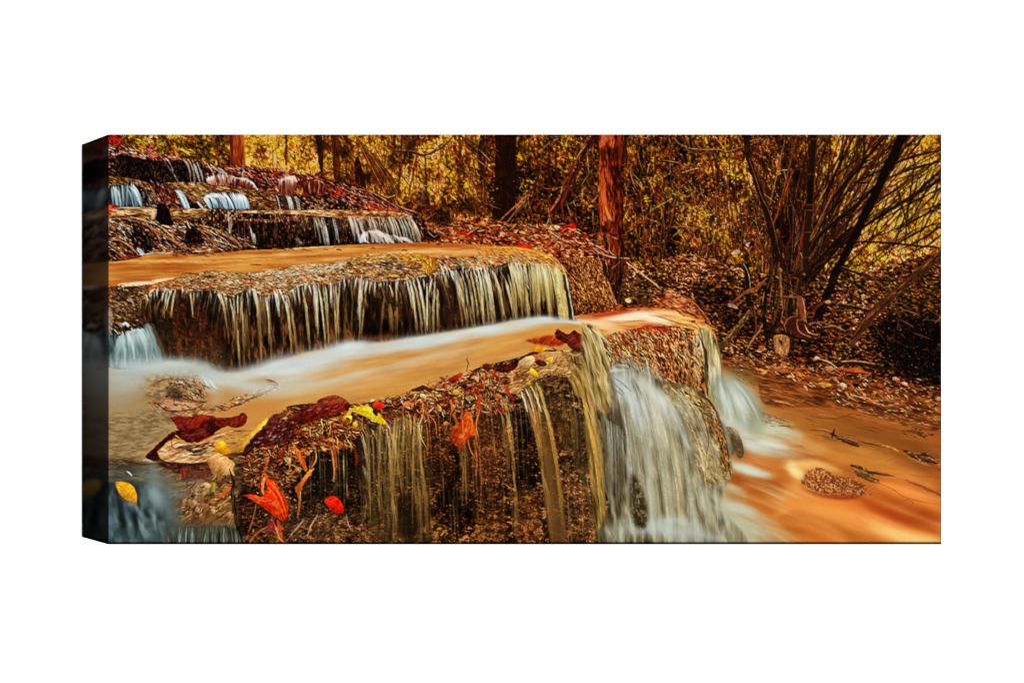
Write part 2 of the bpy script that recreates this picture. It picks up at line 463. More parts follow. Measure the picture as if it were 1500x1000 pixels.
trunk(A2(300, 60, 312, 150, 318, 240, 325, 330), [10, 9, 8, 3], (44, 22, 16), (84, 40, 26), (24, 12, 10), 60); dabs(A2(340, 70, 400, 70, 390, 200, 340, 220), 30, [(120, 56, 44), (70, 34, 24)], ln=(4, 9), w=(1, 2), ang=(75, 100), sm=False)
trunk(A2(415, 70, 420, 240, 430, 385), [11, 10, 11], (84, 40, 18), (130, 62, 30), (40, 18, 12), 60)
stroke(A2(560, 240, 575, 330, 590, 480), [5, 12, 18], (40, 18, 14)); dabs(A2(540, 240, 640, 330, 650, 480, 540, 470), 50, [(70, 28, 24), (30, 12, 10), (110, 50, 40)], ln=(3, 8), w=(1, 2), ang=(70, 110))
for i in range(9):
    x = 545 + i * 14
    stroke(A2(x, 90 + i * 14, x + 100 + i * 4, 300 + i * 8, x + 190, 470), [1.5, 2.2, 1.6], [(90, 46, 24), (196, 120, 70), (80, 40, 24), (150, 90, 50)][i % 4], .8)
    stroke(A2(x + 6, 90 + i * 14, x + 106 + i * 4, 300 + i * 8, x + 196, 470), [1., 1.5, 1.], (50, 24, 16), .8)
stroke(A2(805, 60, 812, 190), 4, (56, 30, 16))
BRN = [(805, 195), (920, 197), (1000, 218), (1060, 200), (1130, 160), (1210, 85)]
stroke(A2(*[v for p in BRN for v in p]), [4, 4.2, 3.4, 2.6], (60, 32, 26)); stroke(A2(*[v for p in BRN for v in (p[0], p[1] - 9)]), 1, (214, 160, 130), .8)
trunk(A2(1245, 75, 1243, 300, 1235, 500, 1222, 620), [4.4, 4, 3.4], (96, 44, 24), (130, 62, 34), (60, 26, 18), 30)
stroke(A2(1015, 270, 1020, 480, 1030, 620, 1040, 760), [3, 4, 4], (70, 34, 18), .9)
stroke(A2(1250, 85, 1330, 170, 1400, 220, 1460, 262), [3, 4, 4.4], (52, 28, 24)); stroke(A2(1250, 80, 1330, 163, 1400, 212, 1460, 254), 1, (180, 130, 100), .6)
trunk(A2(1400, 75, 1375, 200, 1385, 330, 1410, 480), [7, 6, 6, 4], (40, 22, 20), (66, 34, 26), (24, 12, 10), 30)
stroke(A2(1455, 80, 1410, 170, 1385, 230), [3, 3], (48, 26, 20)); stroke(A2(1380, 330, 1300, 290), [4, 1], (40, 24, 22)); stroke(A2(1405, 480, 1410, 620, 1420, 720), 3.5, (120, 48, 30), .9)
stroke(A3(100, 340, 85, 420, 50, 480), [3, 1.5], (40, 24, 16))
trunk([(741.5, 190), (740, 262), (737, 328)], [30, 30, 34], (36, 17, 9), (56, 28, 16), (22, 10, 6), 220, hs=.3)
dabs([(727, 197), (757, 197), (753, 325), (722, 325)], 160, [(60, 30, 18), (26, 13, 8), (76, 40, 22)], ln=(1, 4), w=(1, 2), ang=(60, 120), a=(.3, .6), sm=False)
# dark gap beside the trunk, forked sapling
dabs(A3(265, 250, 390, 330, 380, 420, 265, 460), 40, [(14, 10, 10), (26, 18, 14)], ln=(5, 12), w=(3, 6), ang=(-20, 40))
stroke(A3(545, 110, 520, 200, 525, 400, 530, 520), [3, 4, 4], (60, 26, 18), .9)
trunk(A3(790, 80, 720, 200, 650, 330, 600, 440, 545, 540, 500, 640), [9, 8, 8, 8, 6, 3], (64, 26, 20), (110, 50, 34), (28, 12, 12), 60)
stroke(A3(735, 100, 680, 200, 640, 300, 600, 400), [3, 4, 3], (120, 56, 44), .9); stroke(A3(735, 95, 680, 195, 640, 290), [1, 1], (214, 150, 130), .7)
stroke(A3(830, 170, 760, 270, 730, 370, 650, 410, 600, 430), [3.5, 4, 2.5], (58, 28, 20)); stroke(A3(400, 400, 450, 440, 560, 430, 600, 420), 2, (150, 84, 60), .9); stroke(A3(560, 430, 540, 500, 480, 590), 2.4, (226, 170, 130), .8)
stroke(A3(640, 500, 655, 560, 700, 660), [2.4, 3], (36, 18, 14)); stroke(A3(290, 210, 340, 290, 400, 350, 410, 420, 480, 470), [3, 3, 2], (60, 30, 22), .9)
stroke(A3(500, 640, 470, 570, 520, 540), [4, 3], (170, 50, 30), .8); stroke(A3(470, 570, 480, 660), 2, (230, 170, 120), .7)
stroke(A3(600, 440, 560, 540, 570, 640), 3, (160, 60, 34), .8)
stroke(A3(270, 340, 350, 350, 390, 350), 2.4, (50, 30, 26)); stroke(A3(650, 455, 720, 460, 800, 465), 2, (120, 84, 70), .8); stroke(A3(800, 480, 760, 530), [2, 1.4], (226, 176, 140), .9)
stroke(A3(400, 400, 300, 510, 180, 620, 90, 715), [1.5, 2, 2, 1.8], (206, 130, 100), .95); stroke(A3(320, 510, 230, 620, 160, 700), 1.8, (190, 140, 116), .8)
stroke(A3(400, 340, 385, 420, 330, 480), 3, (54, 28, 20), .9)
# big red trunk
TR = [(877, 190), (878, 262), (877, 300), (879, 330), (878, 352), (887, 385), (888, 420), (884, 446), (920, 446), (914, 410), (914, 375), (913, 330), (914, 262), (917, 190)]
tex(TR, [(0, (38, 14, 9)), (.35, (86, 30, 13)), (.6, (130, 50, 20)), (.8, (170, 76, 36)), (1, (206, 116, 66))], sx=9, sy=1.8, ang=88, seed=21, octv=4, sm=False, spread=.95,
    mod=lambda X, Y: -.25 * np.clip((X - 897) / 12, -1, 1.5) - .25 * np.exp(-((Y - 225) / 9) ** 2) - .55 * np.clip((Y - 385) / 35, 0, 1) + .1 * np.sin(Y / 14))
stroke(A3(825, 440, 850, 540, 860, 600, 880, 680), [3, 5, 8, 4], (226, 128, 56), .8, 2.5); stroke(A3(850, 560, 870, 620, 890, 650), [3, 5, 3], (250, 176, 84), .9, 2)
stroke(A3(835, 300, 830, 380, 815, 470, 808, 560), [3, 4, 3, 3], (212, 84, 46), .7, 1.6); stroke(A3(860, 240, 870, 340, 868, 430), [2, 3, 2], (196, 90, 60), .6, 1.4)
stroke(A3(940, 80, 950, 200, 945, 320), [4, 6, 3], (150, 62, 18), .7, 2.4); stroke(A3(860, 460, 870, 520), 4, (60, 28, 22), .8, 1.6); stroke(A3(810, 540, 815, 600), 4, (180, 40, 40), .6, 2)
stroke(A3(840, 700, 845, 760, 860, 840), [7, 5, 6], (30, 12, 8), .85, 2); stroke(A3(905, 700, 920, 800, 915, 900), [6, 7, 5], (150, 62, 26), .7, 2); stroke(A3(940, 690, 960, 820, 955, 960), [2, 5, 7], (26, 14, 10), .8, 2)
stroke(A3(985, 85, 990, 200, 985, 300), [3.2, 3], (30, 16, 14)); stroke(A3(1003, 90, 1000, 300), 1.4, (120, 70, 50), .6)
stroke(A3(1065, 80, 1085, 200, 1085, 330, 1075, 400), [5, 6, 5, 3], (30, 18, 20)); stroke(A3(1075, 80, 1100, 200), 1, (110, 90, 84), .6)
stroke(A3(1060, 500, 1080, 560, 1000, 640), [2, 2.5], (60, 34, 20), .8)
for q in [(1230, 420, 1250, 520, 1240, 640, 1225, 760, 1210, 980), (1320, 560, 1290, 680, 1250, 800, 1240, 900), (1180, 620, 1150, 760, 1170, 830)]:
    stroke(A3(*q), [4, 5, 4], (48, 26, 16), .95); stroke(A3(*[v - (9 if i % 2 == 0 else 0) for i, v in enumerate(q)]), 1.2, (190, 130, 90), .6)
stroke(A3(1085, 450, 1090, 560, 1110, 700, 1100, 820, 1200, 820), [2, 2.4, 2], (170, 90, 60), .8)
stroke(A3(1290, 695, 1380, 690, 1455, 705), 2, (176, 120, 90), .8); stroke(A3(1240, 780, 1340, 810, 1455, 850), 3, (70, 40, 24), .8)
TW = (980, 190, 1003, 213, 1040, 221, 1085, 214)
stroke([(986, 197), (989, 206), (997, 214), (1010, 219), (1030, 221), (1052, 220), (1064, 224), (1080, 219), (1100, 213), (1118, 206), (1130, 198)], [1.6, 2.4, 2.6, 2.2], (70, 40, 30))
stroke([(986, 197), (989, 205), (997, 212.6), (1010, 217.6), (1030, 219.8), (1052, 219), (1064, 223), (1080, 218), (1100, 212), (1118, 205)], 1.1, (226, 176, 140), .9)
stroke([(1010, 197), (1012, 216)], 5, (24, 16, 14)); stroke([(1012, 238), (1040, 236), (1050, 232)], 1.6, (80, 44, 28), .8)
for x, y, L in [(1000, 240, 60), (985, 255, 70), (1020, 265, 60), (945, 235, 40), (1040, 300, 90), (1058, 250, 60), (1067, 290, 80), (972, 290, 80), (1022, 325, 60), (1085, 300, 90), (1050, 285, 90), (1092, 280, 80), (1048, 340, 60)]:
    x2 = x + R.uniform(-8, 8)
    stroke([(x, y), ((x + x2) / 2 + R.uniform(-4, 4), y + L / 2), (x2, y + L)], [2, 2.6, 1.6], (58, 32, 20), .8); stroke([(x - 1.6, y), ((x + x2) / 2 - 1.6, y + L / 2), (x2 - 1.6, y + L)], 1, (190, 140, 90), .45)
# pale specks of sky
dabs([(985, 270), (1010, 262), (1030, 300), (1000, 330), (985, 300)], 60, [(220, 206, 150), (180, 160, 100)], ln=(1, 3), w=(1, 1.8), k=8); dabs([(1020, 300), (1080, 240), (1085, 330), (1030, 345)], 70, [(240, 236, 170), (226, 210, 90)], ln=(1, 4), w=(1, 2.2), k=8)
dabs([(762, 200), (872, 200), (872, 335), (762, 335)], 90, [(236, 200, 170), (214, 160, 110)], ln=(1, 3), w=(.8, 1.6)); dabs([(590, 200), (718, 200), (716, 330), (630, 320)], 120, [(240, 214, 150), (226, 180, 130)], ln=(1, 3), w=(.8, 1.6))

# ---------------------------------------------------------------- bamboo thicket, upper right
dabs([(1120, 290), (1175, 215), (1182, 300), (1175, 400), (1125, 400)], 260, [(16, 10, 10), (34, 18, 14), (60, 28, 20), (24, 18, 22)], ln=(6, 18), w=(1.5, 4), ang=(95, 118), curve=.05)
def cane(x0, y0, x1, y1, w, col, hi, a=.95, sag=0.):
    mx, my = (x0 + x1) / 2 + sag * (y1 - y0) * .1, (y0 + y1) / 2 - sag * (x1 - x0) * .1
    stroke([(x0, y0), (mx, my), (x1, y1)], [w, w * .9, w * .7], col, a)
    if hi and w > 1.4:
        o = w * .33
        stroke([(x0 - o, y0 - o * .5), (mx - o, my - o * .5), (x1 - o, y1 - o * .5)], [.9, .8, .7], hi, a * .7)
for i in range(84):
    bx, by = R.gauss(1176, 22), R.uniform(375, 430); t = R.random()
    ang = math.radians(R.uniform(-104, -38)); L = R.uniform(120, 300)
    cane(bx, by, bx + L * math.cos(ang), by + L * math.sin(ang), R.uniform(1.6, 4.4), jit(R.choice([(34, 17, 12), (52, 26, 16), (24, 13, 12), (76, 38, 20)]), 10), R.choice([(206, 160, 120), (120, 70, 40), (150, 60, 40), None, None]), R.uniform(.7, .98), R.uniform(-.6, .3))
for i in range(26):
    x, y = R.uniform(1215, 1375), R.uniform(215, 380)
    a = math.radians(R.choice([R.uniform(-45, -20), R.uniform(-75, -45), R.uniform(80, 110)])); L = R.uniform(30, 90)
    cane(x, y, x + L * math.cos(a), y + L * math.sin(a), R.uniform(1, 2.4), (46, 24, 14), R.choice([(226, 200, 150), None]), .85, R.uniform(-1, 1))
for _ in range(34):
    x, y = R.uniform(1045, 1135), R.uniform(215, 330); L = R.uniform(40, 110); d = R.uniform(-6, 22)
    cane(x, y, x + d, y + L, R.uniform(1.2, 2.8), jit(R.choice([(60, 32, 20), (36, 20, 14), (110, 58, 30)]), 10), R.choice([(220, 170, 120), None, (196, 110, 60)]), .8)
# ---- tangle of thin stems all through the woods, then canes crossing the right third
for _ in range(1300):
    x = R.uniform(540, 1379); y = R.uniform(197, 395)
    if x < 1000 and y > 345: continue
    if 722 < x < 757 or 878 < x < 916: continue
    right = x > 1180
    a = math.radians(R.gauss(-62, 14) if right else R.choice([R.gauss(90, 12), R.gauss(90, 30), R.uniform(0, 180)])); L = R.uniform(8, 34)
    c = R.choice([(34, 18, 12), (58, 30, 16), (22, 13, 9), (100, 54, 26), (150, 90, 40), (214, 160, 90), (120, 50, 28), (226, 190, 120)])
    stroke([(x, y), (x + L / 2 * math.cos(a) + R.uniform(-1.5, 1.5), y + L / 2 * math.sin(a)), (x + L * math.cos(a), y + L * math.sin(a))], R.uniform(.6, 1.5), jit(c), R.uniform(.5, .95), .7, n=3)
for _ in range(64):
    x, y = R.uniform(1195, 1400), R.uniform(220, 400); a = math.radians(R.choice([R.gauss(-58, 9), R.gauss(-40, 9), R.gauss(-28, 6)])); L = R.uniform(50, 190)
    cane(x, y, x + L * math.cos(a), y + L * math.sin(a), R.uniform(1.6, 4.2), jit(R.choice([(30, 16, 11), (44, 22, 13), (60, 30, 16), (22, 13, 10)])), R.choice([(206, 160, 110), None, None, (130, 70, 40)]), R.uniform(.75, 1), R.uniform(-.4, .4))
for _ in range(44):
    x, y = R.uniform(1120, 1200), R.uniform(300, 440); a = math.radians(R.gauss(-90, 22)); L = R.uniform(40, 110)
    cane(x, y, x + L * math.cos(a), y + L * math.sin(a), R.uniform(1.2, 3.6), jit(R.choice([(26, 15, 11), (46, 24, 14), (70, 34, 20)])), R.choice([(190, 140, 100), None, (110, 60, 36)]), .9)
dabs([(930, 200), (1130, 200), (1130, 340), (1050, 370), (930, 350)], 700, [(240, 220, 150), (226, 190, 90), (214, 160, 60), (190, 120, 50), (250, 240, 200)], ln=(1, 3), w=(.7, 1.5), k=8, a=(.5, .95))
dabs([(1200, 200), (1379, 200), (1379, 370), (1230, 380)], 420, [(240, 214, 110), (230, 184, 60), (60, 34, 16), (110, 60, 24)], ln=(1, 3), w=(.7, 1.5), k=8, a=(.5, .95))
for q, w in [((1299, 197, 1262, 240, 1226, 283, 1193, 330), 5), ((1379, 220, 1330, 232, 1290, 250, 1250, 268), 3.4), ((1379, 236, 1330, 250, 1290, 265), 3), ((1379, 262, 1340, 285, 1296, 312, 1266, 332), 4.4),
             ((1379, 275, 1340, 295, 1290, 322), 2.4), ((1285, 270, 1254, 300, 1200, 345, 1180, 385), 4), ((1240, 285, 1215, 310, 1192, 350), 3), ((1340, 225, 1336, 262, 1328, 320, 1325, 360), 2.4),
             ((1313, 270, 1320, 300, 1332, 340), 2.4), ((1379, 330, 1350, 350, 1320, 365), 2.6), ((1230, 230, 1205, 270, 1190, 300), 3), ((1217, 197, 1200, 240, 1195, 280), 2.4), ((1252, 197, 1230, 240, 1205, 290), 3.4),
             ((1265, 197, 1262, 240, 1235, 270), 3), ((1345, 197, 1318, 225, 1300, 240), 3.4), ((1355, 197, 1325, 235), 2.6), ((1379, 247, 1350, 275, 1330, 300), 3), ((1270, 268, 1250, 267), 3)]:
    p = [(q[i], q[i + 1]) for i in range(0, len(q), 2)]
    w *= 1.25
    stroke(p, [w, w, w * .8], (26, 14, 10)); stroke([(x - w * .3, y - w * .3) for x, y in p], .9, (150, 100, 60), .5)
cane(1190, 405, 1262, 310, 3.4, (96, 52, 30), (226, 170, 130)); cane(1176, 372, 1225, 275, 3, (120, 74, 30), (226, 190, 110)); cane(1165, 400, 1180, 318, 3, (120, 50, 24), (190, 100, 56)); cane(1133, 330, 1162, 250, 2.6, (150, 70, 36), (226, 150, 90))
cane(1138, 320, 1168, 200, 3, (96, 46, 26), (206, 130, 80)); cane(1128, 300, 1150, 205, 2, (120, 90, 50), (226, 210, 150))
trunk([(1092, 190), (1094, 215), (1100, 245), (1113, 280), (1124, 318), (1136, 360), (1145, 395)], [10, 8.4, 8, 9, 9, 10], (38, 22, 14), (80, 50, 26), (22, 12, 10), 60)
stroke([(1097, 232), (1107, 262), (1116, 290), (1128, 315), (1142, 372)], 1.1, (190, 140, 100), .7)
stroke([(1192, 190), (1188, 250), (1186, 300), (1180, 360), (1181, 410)], [11, 10, 10, 9, 9], (44, 27, 14)); stroke([(1193.5, 205), (1189, 262)], [6, 8], (30, 20, 12), .6, 2); stroke([(1186, 268), (1186, 295)], [8, 7], (18, 12, 8), .7, 2)
stroke([(1196, 200), (1192, 280), (1189, 360)], 1.2, (110, 76, 36), .6)
for y, x in [(205, 1192), (256, 1188), (301, 1186), (309, 1185), (341, 1183), (378, 1181)]: stroke([(x - 5, y), (x, y - 1), (x + 5, y)], 1., (176, 124, 76), .6)
trunk([(1327, 190), (1305, 235), (1283, 281), (1262, 325), (1247, 356), (1228, 392), (1211, 433), (1196, 470)], [15, 13, 12, 12, 11, 11, 12, 12], (24, 13, 9), (44, 24, 16), (14, 8, 8), 70)
for x, y in [(1292, 334), (1300, 350), (1340, 300), (1345, 310), (1350, 307)]: stroke([(x, y), (x + 8, y + 2)], [5, 6], (130, 96, 66), .6, 1.6)
stroke([(1250, 354), (1300, 356), (1340, 360), (1379, 363)], [3.4, 3, 4], (30, 16, 12)); stroke([(1250, 352.5), (1300, 354), (1340, 358)], 1, (120, 76, 60), .7)

# ---------------------------------------------------------------- woodland floor, right
FLOOR = [(0, (12, 8, 8)), (.3, (40, 20, 12)), (.5, (92, 44, 22)), (.7, (150, 74, 34)), (.87, (204, 124, 62)), (1, (240, 190, 140))]
FLOOR2 = [(0, (12, 8, 6)), (.3, (40, 24, 11)), (.5, (80, 48, 20)), (.7, (126, 80, 34)), (.87, (178, 118, 54)), (1, (230, 184, 120))]
flr = [(915, 400), (960, 385), (1010, 372), (1060, 385), (1110, 400), (1180, 400), (1240, 402), (1300, 390), (1390, 392), (1390, 620), (1000, 620), (915, 460)]
fl_pts = [(1030, 385, 40, .12), (1000, 410, 30, .05), (1060, 450, 30, -.25), (1100, 480, 30, -.35), (1045, 430, 30, -.15), (1200, 480, 40, -.1), (1330, 450, 40, -.15), (1345, 520, 45, -.6), (1375, 500, 40, -.6), (1290, 500, 30, -.25), (1180, 520, 30, -.3),
          (1230, 440, 40, -.02), (1270, 410, 40, .05), (1090, 550, 60, .0), (1200, 560, 50, .0), (1150, 420, 40, -.3), (1250, 530, 20, -.2), (1370, 395, 20, .05)]
def floor_tone(X, Y):
    s = np.zeros_like(X)
    for x, y, r, v in fl_pts: s += v * np.exp(-(((X - x) / r) ** 2 + ((Y - y) / (r * .7)) ** 2))
    return s - .04
tex(flr, FLOOR, sx=3.6, sy=1.9, ang=15, seed=31, octv=3, mod=floor_tone, alt=FLOOR2, rough=6, rs=9, spread=1.1)
q = smooth(flr, 3, True)
for i in range(3400):
    x, y = R.uniform(930, 1379), R.uniform(378, 585)
    if not inside(q, x, y) or y > 500 + (x - 1050) * .28 + 26: continue
    t = float(floor_tone(np.float32(x), np.float32(y))) + R.gauss(.45, .27)
    c = ramp(np.array([min(1, max(0, t))]), FLOOR if R.random() < .6 else FLOOR2)[0]
    th = R.gauss(.15, .8); L = R.uniform(2, 8); w = R.uniform(.8, 2)
    stroke([(x, y), (x + L * .5 * math.cos(th), y + L * .5 * math.sin(th) + R.uniform(-1, 1)), (x + L * math.cos(th), y + L * math.sin(th))], [w * .4, w, w * .4], jit(tuple(c), 14), R.uniform(.5, .95), .7, n=2)
dabs([(975, 375), (1040, 375), (1060, 400), (1030, 415), (975, 402)], 160, [(206, 110, 60), (176, 80, 40), (226, 150, 100), (120, 50, 26)], ln=(2, 5), w=(1, 2))
dabs([(1060, 430), (1120, 400), (1240, 400), (1260, 480), (1180, 520), (1070, 500)], 200, [(16, 10, 8), (30, 18, 12), (70, 36, 20)], ln=(4, 14), w=(1, 3), ang=(60, 150))
# dark mossy bank at the far right
dabs([(1300, 410), (1379, 395), (1379, 470), (1310, 460)], 240, [(64, 52, 18), (40, 32, 12), (96, 74, 24), (24, 18, 10), (120, 84, 30)], ln=(3, 9), w=(1, 2), ang=(-20, 40))
dabs([(1280, 475), (1379, 465), (1379, 560), (1330, 545), (1300, 520)], 520, [(10, 8, 8), (14, 10, 10), (24, 16, 12)], ln=(5, 14), w=(3, 7), ang=(0, 180), a=(.5, .9), soft=2)
dabs([(1285, 475), (1379, 470), (1379, 570), (1340, 560), (1290, 515)], 260, [(60, 44, 20), (150, 110, 70), (90, 60, 30), (40, 30, 16), (120, 60, 34)], ln=(1, 3), w=(.8, 1.8), ang=(0, 180), a=(.4, .9))
# poles and fallen logs in the clump's foot
trunk([(1247, 336), (1227, 356), (1205, 382), (1184, 408), (1165, 434), (1148, 462), (1131, 482)], [8, 12, 14, 14, 13, 12, 9], (34, 19, 12), (84, 48, 28), (16, 9, 8), 120)
trunk([(1228, 390), (1211, 433), (1196, 470)], [12, 12, 12], (22, 12, 9), (44, 26, 18), (14, 8, 8), 30)
trunk([(1392, 364), (1364, 384), (1330, 414), (1296, 442), (1277, 460), (1262, 480), (1248, 503)], [12, 12, 12, 13, 14, 13, 10], (84, 48, 24), (176, 108, 56), (38, 20, 12), 170, hs=.3)
stroke([(1379, 379), (1340, 412), (1290, 450)], 3, (26, 15, 10), .6, 1.5); stroke([(1280, 461), (1266, 480), (1252, 500)], [2, 5, 4], (170, 110, 60), .8, 1.4)
stroke([(1211, 443), (1240, 449), (1279, 456)], [3, 5, 4], (40, 24, 16)); stroke([(1215, 441), (1240, 446), (1279, 453)], 1.1, (176, 130, 100), .7)
stroke([(1230, 392), (1262, 402), (1290, 412), (1318, 408)], [4, 5, 4, 2], (38, 24, 16)); stroke([(1232, 390), (1262, 400), (1285, 408)], 1.1, (190, 150, 116), .6); stroke([(1270, 400), (1300, 425)], [2, 3], (120, 84, 40), .8)
stroke([(1187, 460), (1202, 445), (1215, 438)], [4, 3], (90, 52, 30))
stroke([(1316, 406), (1345, 404), (1379, 406)], [2, 3, 3], (36, 24, 16))
stroke([(1099, 455), (1085, 475), (1070, 492), (1058, 506)], [7, 8, 9, 10], (84, 54, 26), 1, 1); stroke([(1097, 454), (1082, 474), (1062, 498)], [2, 3, 4], (170, 120, 66), .8, 1.4); dabs([(1058, 500), (1095, 455), (1102, 458), (1064, 508)], 40, [(50, 30, 14), (190, 150, 90)], ln=(2, 5), w=(.8, 1.6), ang=(120, 150), sm=False)
stroke([(1123, 446), (1121, 465), (1112, 484), (1100, 500), (1092, 516)], [2.4, 2.6, 2.4, 2], (170, 120, 90)); stroke([(1104, 446), (1107, 470), (1107, 490)], 2, (130, 70, 40), .9)
stroke([(1093, 390), (1096, 420), (1095, 450)], [8, 8, 7], (30, 18, 12)); stroke([(1088, 385), (1096, 400), (1099, 425)], 1.4, (206, 180, 150), .8); stroke([(1122, 408), (1106, 424), (1094, 428), (1070, 445)], [5, 6, 3], (150, 88, 40), .95); stroke([(1130, 400), (1122, 430), (1119, 470), (1125, 510)], [5, 7, 6], (24, 15, 10))
for _ in range(40):
    x, y = R.uniform(1130, 1180), R.uniform(380, 440)
    stroke([(x, y), (x + R.uniform(-14, 8), y + R.uniform(25, 60))], R.uniform(1, 3.4), jit(R.choice([(30, 18, 12), (110, 70, 34), (70, 40, 20), (160, 110, 60)])), .8)
for _ in range(130):
    x, y = R.uniform(1070, 1379), R.uniform(392, 540)
    if y > 470 + (x - 1070) * .2: continue
    a = R.choice([R.gauss(.25, .2), R.gauss(-.7, .3), R.gauss(1.4, .3)]); L = R.uniform(10, 34); w = R.uniform(.8, 2); c = R.choice([(50, 28, 18), (190, 130, 90), (110, 60, 36), (24, 14, 10)])
    stroke([(x, y), (x + L / 2 * math.cos(a), y + L / 2 * math.sin(a) + R.uniform(-2, 2)), (x + L * math.cos(a), y + L * math.sin(a))], [w, w, w * .6], jit(c), .75)
# curled bark, sawn log end
fill(M4(560, 345, 600, 312, 640, 310, 660, 340, 700, 360, 690, 400, 740, 420, 700, 440, 640, 430, 590, 410, 560, 390), (70, 34, 20), rough=3)
for q, c, w in [((570, 400, 556, 360, 590, 318, 640, 312), (170, 104, 70), 1.2), ((600, 400, 580, 360, 610, 325), (60, 26, 18), 3), ((630, 330, 628, 370, 650, 405, 700, 425), (210, 130, 90), 2), ((645, 330, 650, 370, 690, 390), (70, 28, 18), 3),
                ((670, 360, 690, 400, 740, 415), (240, 170, 120), 1.6), ((560, 405, 620, 430, 700, 440, 800, 432), (40, 22, 14), 4), ((640, 210, 650, 260, 665, 320), (130, 70, 40), 7), ((655, 210, 668, 260, 672, 320), (210, 150, 100), 1.6),
                ((700, 350, 740, 345, 760, 360), (150, 110, 90), 3), ((760, 380, 820, 375, 880, 400), (60, 34, 24), 6), ((765, 372, 830, 366, 890, 392), (190, 130, 80), 1.6)]: stroke(M4(*q), w, c, .95)
fill([(1130, 487), (1142, 484), (1160, 488), (1164, 500), (1159, 520), (1146, 524), (1134, 516), (1131, 502)], (34, 19, 12), .7, soft=2)
fill([(1133, 494), (1138, 490), (1150, 491), (1155.5, 497), (1156, 512), (1151, 520), (1144, 522.5), (1137, 518), (1133.5, 506)], (160, 108, 64), rough=.8); dabs([(1135, 494), (1153, 494), (1153, 517), (1139, 517)], 40, [(226, 176, 116), (160, 100, 56), (206, 150, 90)], ln=(4, 10), w=(.8, 1.6), ang=(75, 100))
for x, y, r in [(1073, 449, 8), (1068, 446, 4)]: fill([(x - r, y), (x - r * .3, y - r * .55), (x + r * .8, y - r * .1), (x + r * .9, y + r * .5), (x, y + r * .2)], (160, 122, 96), rough=1.6)
fill([(1070, 371), (1080, 366), (1084, 370), (1076, 373)], (206, 176, 150), rough=1); 
for x, y in [(1095, 365), (1092, 356)]: tuft(x, y, 5, 4, [(226, 190, 160), (170, 110, 80)], ln=(3, 6))

# ---------------------------------------------------------------- litter bank above the great shelf, centre
bank = [(640, 330), (700, 318), (760, 330), (800, 328), (850, 342), (885, 372), (900, 430), (905, 462), (845, 470), (820, 400), (760, 372), (700, 358), (600, 356), (560, 300)]
tex(bank, [(0, (24, 10, 8)), (.3, (84, 32, 18)), (.5, (140, 60, 28)), (.7, (190, 96, 46)), (.86, (222, 140, 80)), (1, (246, 206, 150))], sx=4, sy=1.8, ang=12, seed=41, rough=2, spread=1.1)
dabs([(590, 330), (700, 325), (770, 330), (860, 345), (880, 372), (800, 366), (720, 352), (640, 352)], 620, [(176, 50, 26), (206, 96, 46), (240, 180, 120), (120, 30, 20), (70, 26, 16), (226, 130, 60), (30, 12, 10), (250, 210, 160)], ln=(3, 9), w=(1, 2.2), ang=(-35, 50))
dabs([(560, 300), (640, 320), (700, 335), (660, 345), (600, 335)], 160, [(30, 14, 12), (60, 24, 18), (190, 110, 80), (110, 40, 26)], ln=(3, 8), w=(1, 2), ang=(0, 180))
dabs([(700, 318), (880, 330), (880, 350), (700, 335)], 120, [(24, 14, 12), (50, 24, 16), (170, 100, 70)], ln=(3, 9), w=(1, 2), ang=(0, 180))
leaf(A3(540, 690, 590, 685, 640, 670, 655, 720, 600, 740, 550, 720), (190, 36, 20), (90, 14, 10)); leaf(A3(455, 690, 500, 680, 545, 690, 540, 712, 490, 715, 460, 705), (240, 196, 130), None); leaf(A3(245, 815, 310, 805, 370, 830, 300, 840), (200, 36, 24), (90, 16, 10)); leaf(A2(1215, 740, 1270, 722, 1330, 730, 1345, 755, 1280, 765), (176, 44, 22), (80, 20, 14)); leaf(A2(1365, 670, 1400, 655, 1415, 690, 1375, 700), (216, 130, 50), None)
for q in [(600, 700, 680, 740, 740, 790, 800, 850), (740, 800, 800, 860, 900, 895, 1010, 905), (790, 820, 840, 850, 860, 860), (470, 720, 560, 780, 620, 800), (830, 870, 870, 990, 930, 1130)]: stroke(A3(*q), [2, 2.4, 1.6], (240, 196, 160), .95); stroke([(x, y + 2) for x, y in A3(*q)], 1.6, (50, 20, 14), .7)
# hanging brown bank between shelf and red trunk
tex(M3(545, 0, 800, -10, 840, 60, 880, 200, 930, 320, 800, 345, 640, 372, 610, 200, 575, 60), [(0, (34, 14, 8)), (.3, (84, 40, 18)), (.55, (132, 70, 30)), (.78, (184, 110, 52)), (1, (232, 176, 110))], sx=2.6, sy=1.5, ang=65, seed=43, spread=1.05, mod=lambda X, Y: -.3 * np.clip((850 - X) / 20, 0, 1) - .25 * np.clip((Y - 435) / 25, 0, 1))
dabs(M3(580, 10, 790, 0, 860, 150, 910, 310, 660, 350, 610, 180), 420, [(200, 124, 60), (226, 160, 96), (120, 56, 24), (50, 22, 12), (150, 84, 40)], ln=(2, 6), w=(.9, 1.6), ang=(45, 85))
stroke(M3(800, -20, 840, 80, 890, 210, 925, 300), 2.2, (226, 160, 120), .9); stroke(M3(812, -20, 852, 80, 900, 210, 935, 300), 2.4, (30, 14, 10), .8)
dabs(M3(830, 40, 960, 0, 1000, 120, 940, 300, 880, 180), 120, [(20, 10, 8), (60, 26, 14), (96, 44, 22)], ln=(6, 16), w=(2, 4), ang=(70, 100))
dabs(M3(940, 180, 1180, 130, 1200, 300, 1150, 320, 950, 315), 150, [(20, 12, 10), (44, 24, 14), (130, 74, 36), (96, 70, 30)], ln=(4, 11), w=(1, 3), ang=(0, 180))
